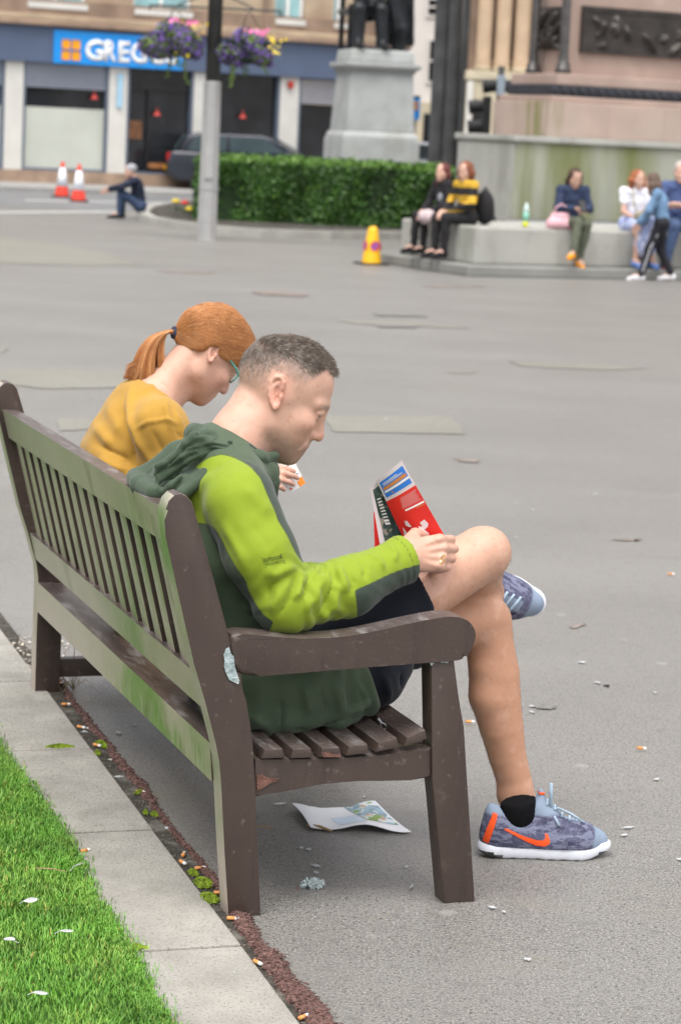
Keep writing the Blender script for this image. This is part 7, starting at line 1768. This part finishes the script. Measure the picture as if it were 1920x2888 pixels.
# =================================================================== litter and small marks
M_FILT = mat('cork_filter', (.62, .27, .085), rough=.8, var=.15, scale=200); M_PAPER = mat('cigarette_paper', (.72, .70, .66), rough=.8, var=.08, scale=100); M_ASH = mat('ash', (.05, .05, .05), rough=1)
def butt(q, az, label, L_=.026, pap=.35):
    p = gnd(*q, .008); o = empty('cigarette_butt', (p[0], p[1], .0085), az, label, 'cigarette butt', 'cigarette butts on the ground'); f = L_ * (1 - pap)
    bm = bmesh.new(); tube(bm, [(0, 0, .002), (f, 0, .002)], .0041, 10); obj('filter', bm, M_FILT, o, True)
    bm = bmesh.new(); tube(bm, [(f + .0003, 0, .002), (L_, 0, .0018)], [.0041, .0036], 10); obj('paper', bm, M_PAPER, o, True)
for q, az, lab in ((B8(262, 135), .9, 'orange butt lying right of the far rear bench leg'), (B8(285, 226), .2, 'butt nearest the end of the slab below the far rear leg'), (B8(358, 328), -.5, 'butt on the slab edge beside two white scraps'), (B8(432, 411), -.6, 'butt touching the moss tuft under the middle of the bench'), (B8(628, 628), -.3, 'butt at the middle of the red strip by flat moss'),
    (B8(842, 925), 1.5, 'flattened butt standing upright in the dirt left of the near rear leg'), (B8(898, 983), .4, 'orange butt just above the bright moss cushion'), (B8(985, 1095), .05, 'butt between the bright moss and the near rear leg'), (B8(1045, 1212), -.05, 'pale butt in front of the foot of the near rear leg'), (B8(1170, 1408), -.9, 'butt in the slab joint on the nearest stretch of red strip'),
    (B8(1378, 1675), .9, 'butt at the bottom edge by the widest red chippings'), (B8(375, 905), .8, 'broken butt on the slab at the lawn edge'), (B7(1275, 1526), -.02, 'single butt on open asphalt right of the shoe'), (B7(1462, 472), .1, 'tiny far butt on the asphalt right of the crossed foot'), (B7(240, 1366), 0, 'butt seen between the front leg and the shin'), (B8(830, 948), -1.0, 'white ended butt beside the flattened one')):
    butt(q, az, lab)
M_SCRAP = mat('white_scrap', (.42, .425, .43), rough=.7, var=.08, scale=60); M_SHELL = mat('grey_scrap', (.40, .38, .34), rough=.9, var=.2, scale=60)
def scrap(q, sx, sy, label, m=M_SCRAP, hgt=.006, z=.004, az=None, cat='litter scrap', name='litter_scrap'):
    sx *= .62; sy *= .75; hgt *= .6; p = gnd(*q, z); n = 11; bm = bmesh.new(); c = bm.verts.new((0, 0, hgt)); sd = random.random() * 9
    r = [bm.verts.new((sx * (1 + .45 * math.sin(k * 2.3 + sd) + .2 * math.sin(k * 4.1 + 2 * sd)) * math.cos(k * 6.283 / n), sy * (1 + .4 * math.sin(k * 1.7 + sd) + .2 * math.sin(k * 3.7 + sd)) * math.sin(k * 6.283 / n), random.uniform(0, hgt * .6))) for k in range(n)]
    b = [bm.verts.new((v.co.x * .9, v.co.y * .9, -.001)) for v in r]
    for k in range(n): bm.faces.new((c, r[k], r[(k + 1) % n])); bm.faces.new((r[k], b[k], b[(k + 1) % n], r[(k + 1) % n]))
    o = obj(name, bm, m); o.location = (p[0], p[1], z); o.rotation_euler.z = random.uniform(0, 3) if az is None else az
    return tag(o, label, cat, 'litter scraps on the ground')
for q, sx, sy, lab in ((B8(413, 333), .016, .012, 'white scrap by the red strip, right one of two'), (B8(390, 350), .013, .010, 'white scrap by the red strip, left one of two'), (B8(412, 293), .008, .007, 'small white scrap above the pair beside the red strip'), (B8(333, 200), .006, .016, 'upright pale scrap near the far rear leg'), (B8(622, 315), .010, .008, 'white scrap alone on the asphalt under the bench'),
    (B8(775, 793), .014, .012, 'white scrap at the waist of the red strip'), (B8(655, 872), .015, .010, 'pale scrap in the middle of a slab'), (B8(312, 888), .014, .012, 'white scrap on the slab edge at the lawn'), (B8(400, 1065), .026, .006, 'long white scrap at the lawn edge'), (B8(472, 1165), .018, .009, 'white scrap on the slab by yellowed grass'), (B8(918, 1168), .010, .007, 'pale scrap on the slab left of the near rear leg'), (B8(495, 822), .008, .006, 'tiny white scrap in the slab joint'),
    (B8(548, 556), .020, .008, 'glassy scrap in the dirt beside the slabs'), (B8(1080, 1462), .028, .012, 'worn white blot on the nearest slab'), (B6(505, 1075), .030, .006, 'pale strip of litter beside the rear leg'), (B6(918, 1040), .008, .006, 'white speck behind the leaflet on the ground'), (B6(645, 1297), .010, .008, 'white speck in front of the paper under the bench'), (B6(608, 1290), .008, .006, 'smaller speck left of the white speck under the bench'), (B6(680, 1378), .018, .008, 'torn grey scrap above the crumpled plastic'), (B6(680, 1412), .016, .006, 'pale flat scrap just above the crumpled plastic'), (B6(1150, 1480), .022, .004, 'thin pale scrap left of the front leg'), (B6(1125, 1385), .009, .005, 'small red and white speck between the bench legs'),
    (B7(640, 1268), .012, .012, 'white scrap at the small pothole, upper one'), (B7(640, 1303), .018, .008, 'white scrap at the small pothole, lower one'), (B7(1038, 1125), .018, .012, 'white scrap by a dark chip on the asphalt'), (B7(945, 1003), .018, .012, 'pale gum spot on the yellowish crack'), (B7(1385, 1187), .012, .006, 'pinkish scrap at the right side of the plaza'), (B7(648, 80), .014, .010, 'white scrap far behind the raised knee'), (B7(545, 248), .012, .010, 'white scrap just above the raised knee'), (B7(1395, 1710), .015, .008, 'pale spot on the asphalt above the toe of the shoe'), (B7(1225, 2002), .024, .007, 'pale scrap right of the shoe toe'), (B7(1195, 2048), .020, .007, 'pale scrap below the one right of the shoe toe'), (B7(1540, 2195), .012, .012, 'white scrap at the right edge of the photo'),
    (DD(1216, 2210), .012, .009, 'white scrap on the open asphalt near the bottom'), (DD(1133, 2090), .014, .008, 'pale scrap just right of the front leg'), (DD(1160, 2100), .010, .006, 'small speck right of the front leg scrap'), (DD(1370, 1137), .016, .014, 'white scrap on the plaza right of the leaflet'), (DD(890, 965), .022, .018, 'white scrap lying on the pale patch'), (DD(935, 788), .03, .02, 'white scrap on the plaza above the patch')):
    scrap(q, sx, sy, lab)
for q, sx, lab in ((B8(548, 353), .02, 'grey leaf litter on the asphalt under the bench'), (B7(1090, 1145), .016, 'dark chip beside a white scrap on the asphalt'), (B8(520, 478), .016, 'grey chip on the dirt beside the slabs')): scrap(q, sx, .010, lab, M_SHELL if 'dark' not in lab else M_BLK)
for q, lab in ((B8(325, 990), 'white feather stuck upright at the lawn edge'), (B8(90, 1142), 'small white feather in the grass at left'), (B8(88, 1322), 'white feather in the middle of the lawn'), (B8(127, 1562), 'white feather low in the lawn'), (B8(252, 1280), 'pale wisp in the grass beside the slab')):
    p = gnd(*q, .04); bm = bmesh.new(); ax_ = random.uniform(0, 3); pts = [(0, 0, 0), (.012, .003, .006), (.026, .004, .008), (.04, .002, .006)]
    tube(bm, pts, [.0008, .0008, .0006, .0004], 4)
    for k in range(14):
        t = k / 13; x = .008 + .032 * t; wv = .008 * math.sin(math.pi * min(1, t + .15))
        for s_ in (-1, 1): bm.faces.new([bm.verts.new((x, 0, .006)), bm.verts.new((x + .004, 0, .0065)), bm.verts.new((x + .008, s_ * wv, .007)), bm.verts.new((x + .004, s_ * wv, .0065))])
    o = obj('feather', bm, M_SCRAP); o.location = tuple(p); o.rotation_euler = (random.uniform(-.4, .4), random.uniform(-.3, .3), ax_); tag(o, lab, 'feather', 'feathers on the lawn')
# newspaper under the bench
npq = [gnd(*B6(*q), .012) for q in ((563, 1086), (970, 1070), (655, 1186), (1150, 1203))]; c0 = np.mean(npq, 0)
news = empty('newspaper', (c0[0], c0[1], 0), 0, 'white printed leaflet lying open on the ground under the bench', 'newspaper')
class Sheet(Panel):
    def p(s, u, v, off=0):
        q = Panel.p(s, u, v, 0); lift = .018 * max(0, u - .72) ** 1 * 2.2 * (1 - v) + .016 * (1 - min(1, u * 5)) * (1 - v) + .006 * math.sin(u * 9 + v * 3) + .012 * v * (1 - abs(u - .55)); return q + np.array([0, 0, max(0, lift) + off])
SN = Sheet(*[np.array([p[0] - c0[0], p[1] - c0[1], .004]) for p in npq], 0)
M_NEWS = mat('paper_white', (.80, .81, .84), rough=.7, var=.03); M_NEWP = mat('paper_picture', (.30, .42, .50), rough=.6, var=.4, scale=24); _n = NB(M_NEWP); _n.mix(_n.ramp(_n.noise(30, 3), .52, .58), (.70, .74, .76)); _n.mix(_n.ramp(_n.noise(22, 2), .60, .66), (.25, .38, .10)); _n.mix(_n.ramp(_n.noise(36, 2), .64, .68), (.55, .30, .10)); M_NBL = mat('paper_pale_blue', (.62, .72, .84), rough=.7, var=.05)
pg = SN.quad('page', 0, 1, 0, 1, 0, M_NEWS, news, 24, 10); SN.quad('picture', .62, .97, .02, .75, .0012, M_NEWP, pg, 12, 8); SN.quad('tint_box', .34, .60, .45, .85, .0012, M_NBL, pg, 8, 6); SN.quad('underside', 0, 1, 0, 1, -.0012, M_NEWS, news, 24, 10)
M_TWIG = mat('dry_twig', (.28, .19, .10), rough=.9, var=.2, scale=50)
def stick(a, b, r, label, cat='twig', name='twig', z=.006):
    A_, B_ = gnd(*a, z), gnd(*b, z); bm = bmesh.new(); m_ = (A_ + B_) / 2 + np.array([0, 0, .003]); tube(bm, [A_ - A_, m_ - A_, B_ - A_], [r, r * 1.1, r * .6], 6); o = obj(name, bm, M_TWIG); o.location = tuple(A_); return tag(o, label, cat)
stick(B6(640, 1180), B6(758, 1208), .004, 'flat dry twig poking out under the paper'); stick(B6(395, 1185), B6(470, 1198), .002, 'thin reddish twig beside the near rear leg'); stick(B8(165, 978), B8(310, 995), .0015, 'dry straw at the edge of the lawn', z=.035)
# crumpled plastic
pc_ = gnd(*B6(662, 1490)); M_PLAS = mat('clear_plastic', (.55, .64, .64), rough=.12, var=.15, scale=60, spec=.8); _n = NB(M_PLAS); _n.b.inputs['Transmission Weight'].default_value = .45
S = Solid(); S.cap((-.025, 0, .014), (.026, .004, .016), .015, .014, .01).ell((.0, 0, .02), (.022, .016, .014)); S.plane((0, 0, .002), (0, 0, -1)); V, Q = S.mesh(.003, 1); V = V * .62 + vnormals(V, Q) * ((vnoise(V, 150, 3) - .5) * .014 + (vnoise(V, 330, 5) - .5) * .006)[:, None]
o = npmesh('plastic_wrapper', V, Q, M_PLAS, smooth=False); o.location = (pc_[0], pc_[1], .0); tag(o, 'crumpled clear plastic wrapper on the asphalt between the bench legs', 'wrapper')
# dry weed by the far leg
wp = gnd(*B5(428, 1850)); weed = empty('dry_weed', (wp[0], wp[1], 0), 0, 'dry brown weed stalk growing under the far end of the bench', 'weed'); M_WEED = mat('dry_weed', (.22, .16, .07), rough=.9, var=.3)
bm = bmesh.new(); tube(bm, [(0, 0, 0), (-.004, 0, .06), (.0, 0, .12), (-.012, .0, .19)], [.0016, .0014, .0012, .0006], 5); obj('stalk', bm, M_WEED, weed)
bm = bmesh.new()
for k in range(14):
    a = random.uniform(0, 6.28); L_ = random.uniform(.03, .09); tube(bm, [(0, 0, .002), (L_ * .5 * math.cos(a), L_ * .5 * math.sin(a), random.uniform(.02, .05)), (L_ * math.cos(a), L_ * math.sin(a), .01)], [.0010, .0009, .0004], 4)
obj('blades', bm, M_WEED, weed)
# bits of gravel and ash scattered in the joint at the far end
def pick_far(): 
    q = B8(random.uniform(60, 320), random.uniform(-80, 150)); p = gnd(*q); return np.array([p[0], p[1], .006])
V, Q = pebbles(260, pick_far, .002, .009); tag(npmesh('joint_debris', V, Q, mat('mixed_debris', (.45, .40, .34), var=.7, scale=70, rough=1), smooth=False), 'pale gravel and crumbs gathered behind the far bench leg', 'debris', kind='stuff')
print('script done', round(time.time() - T0, 1))
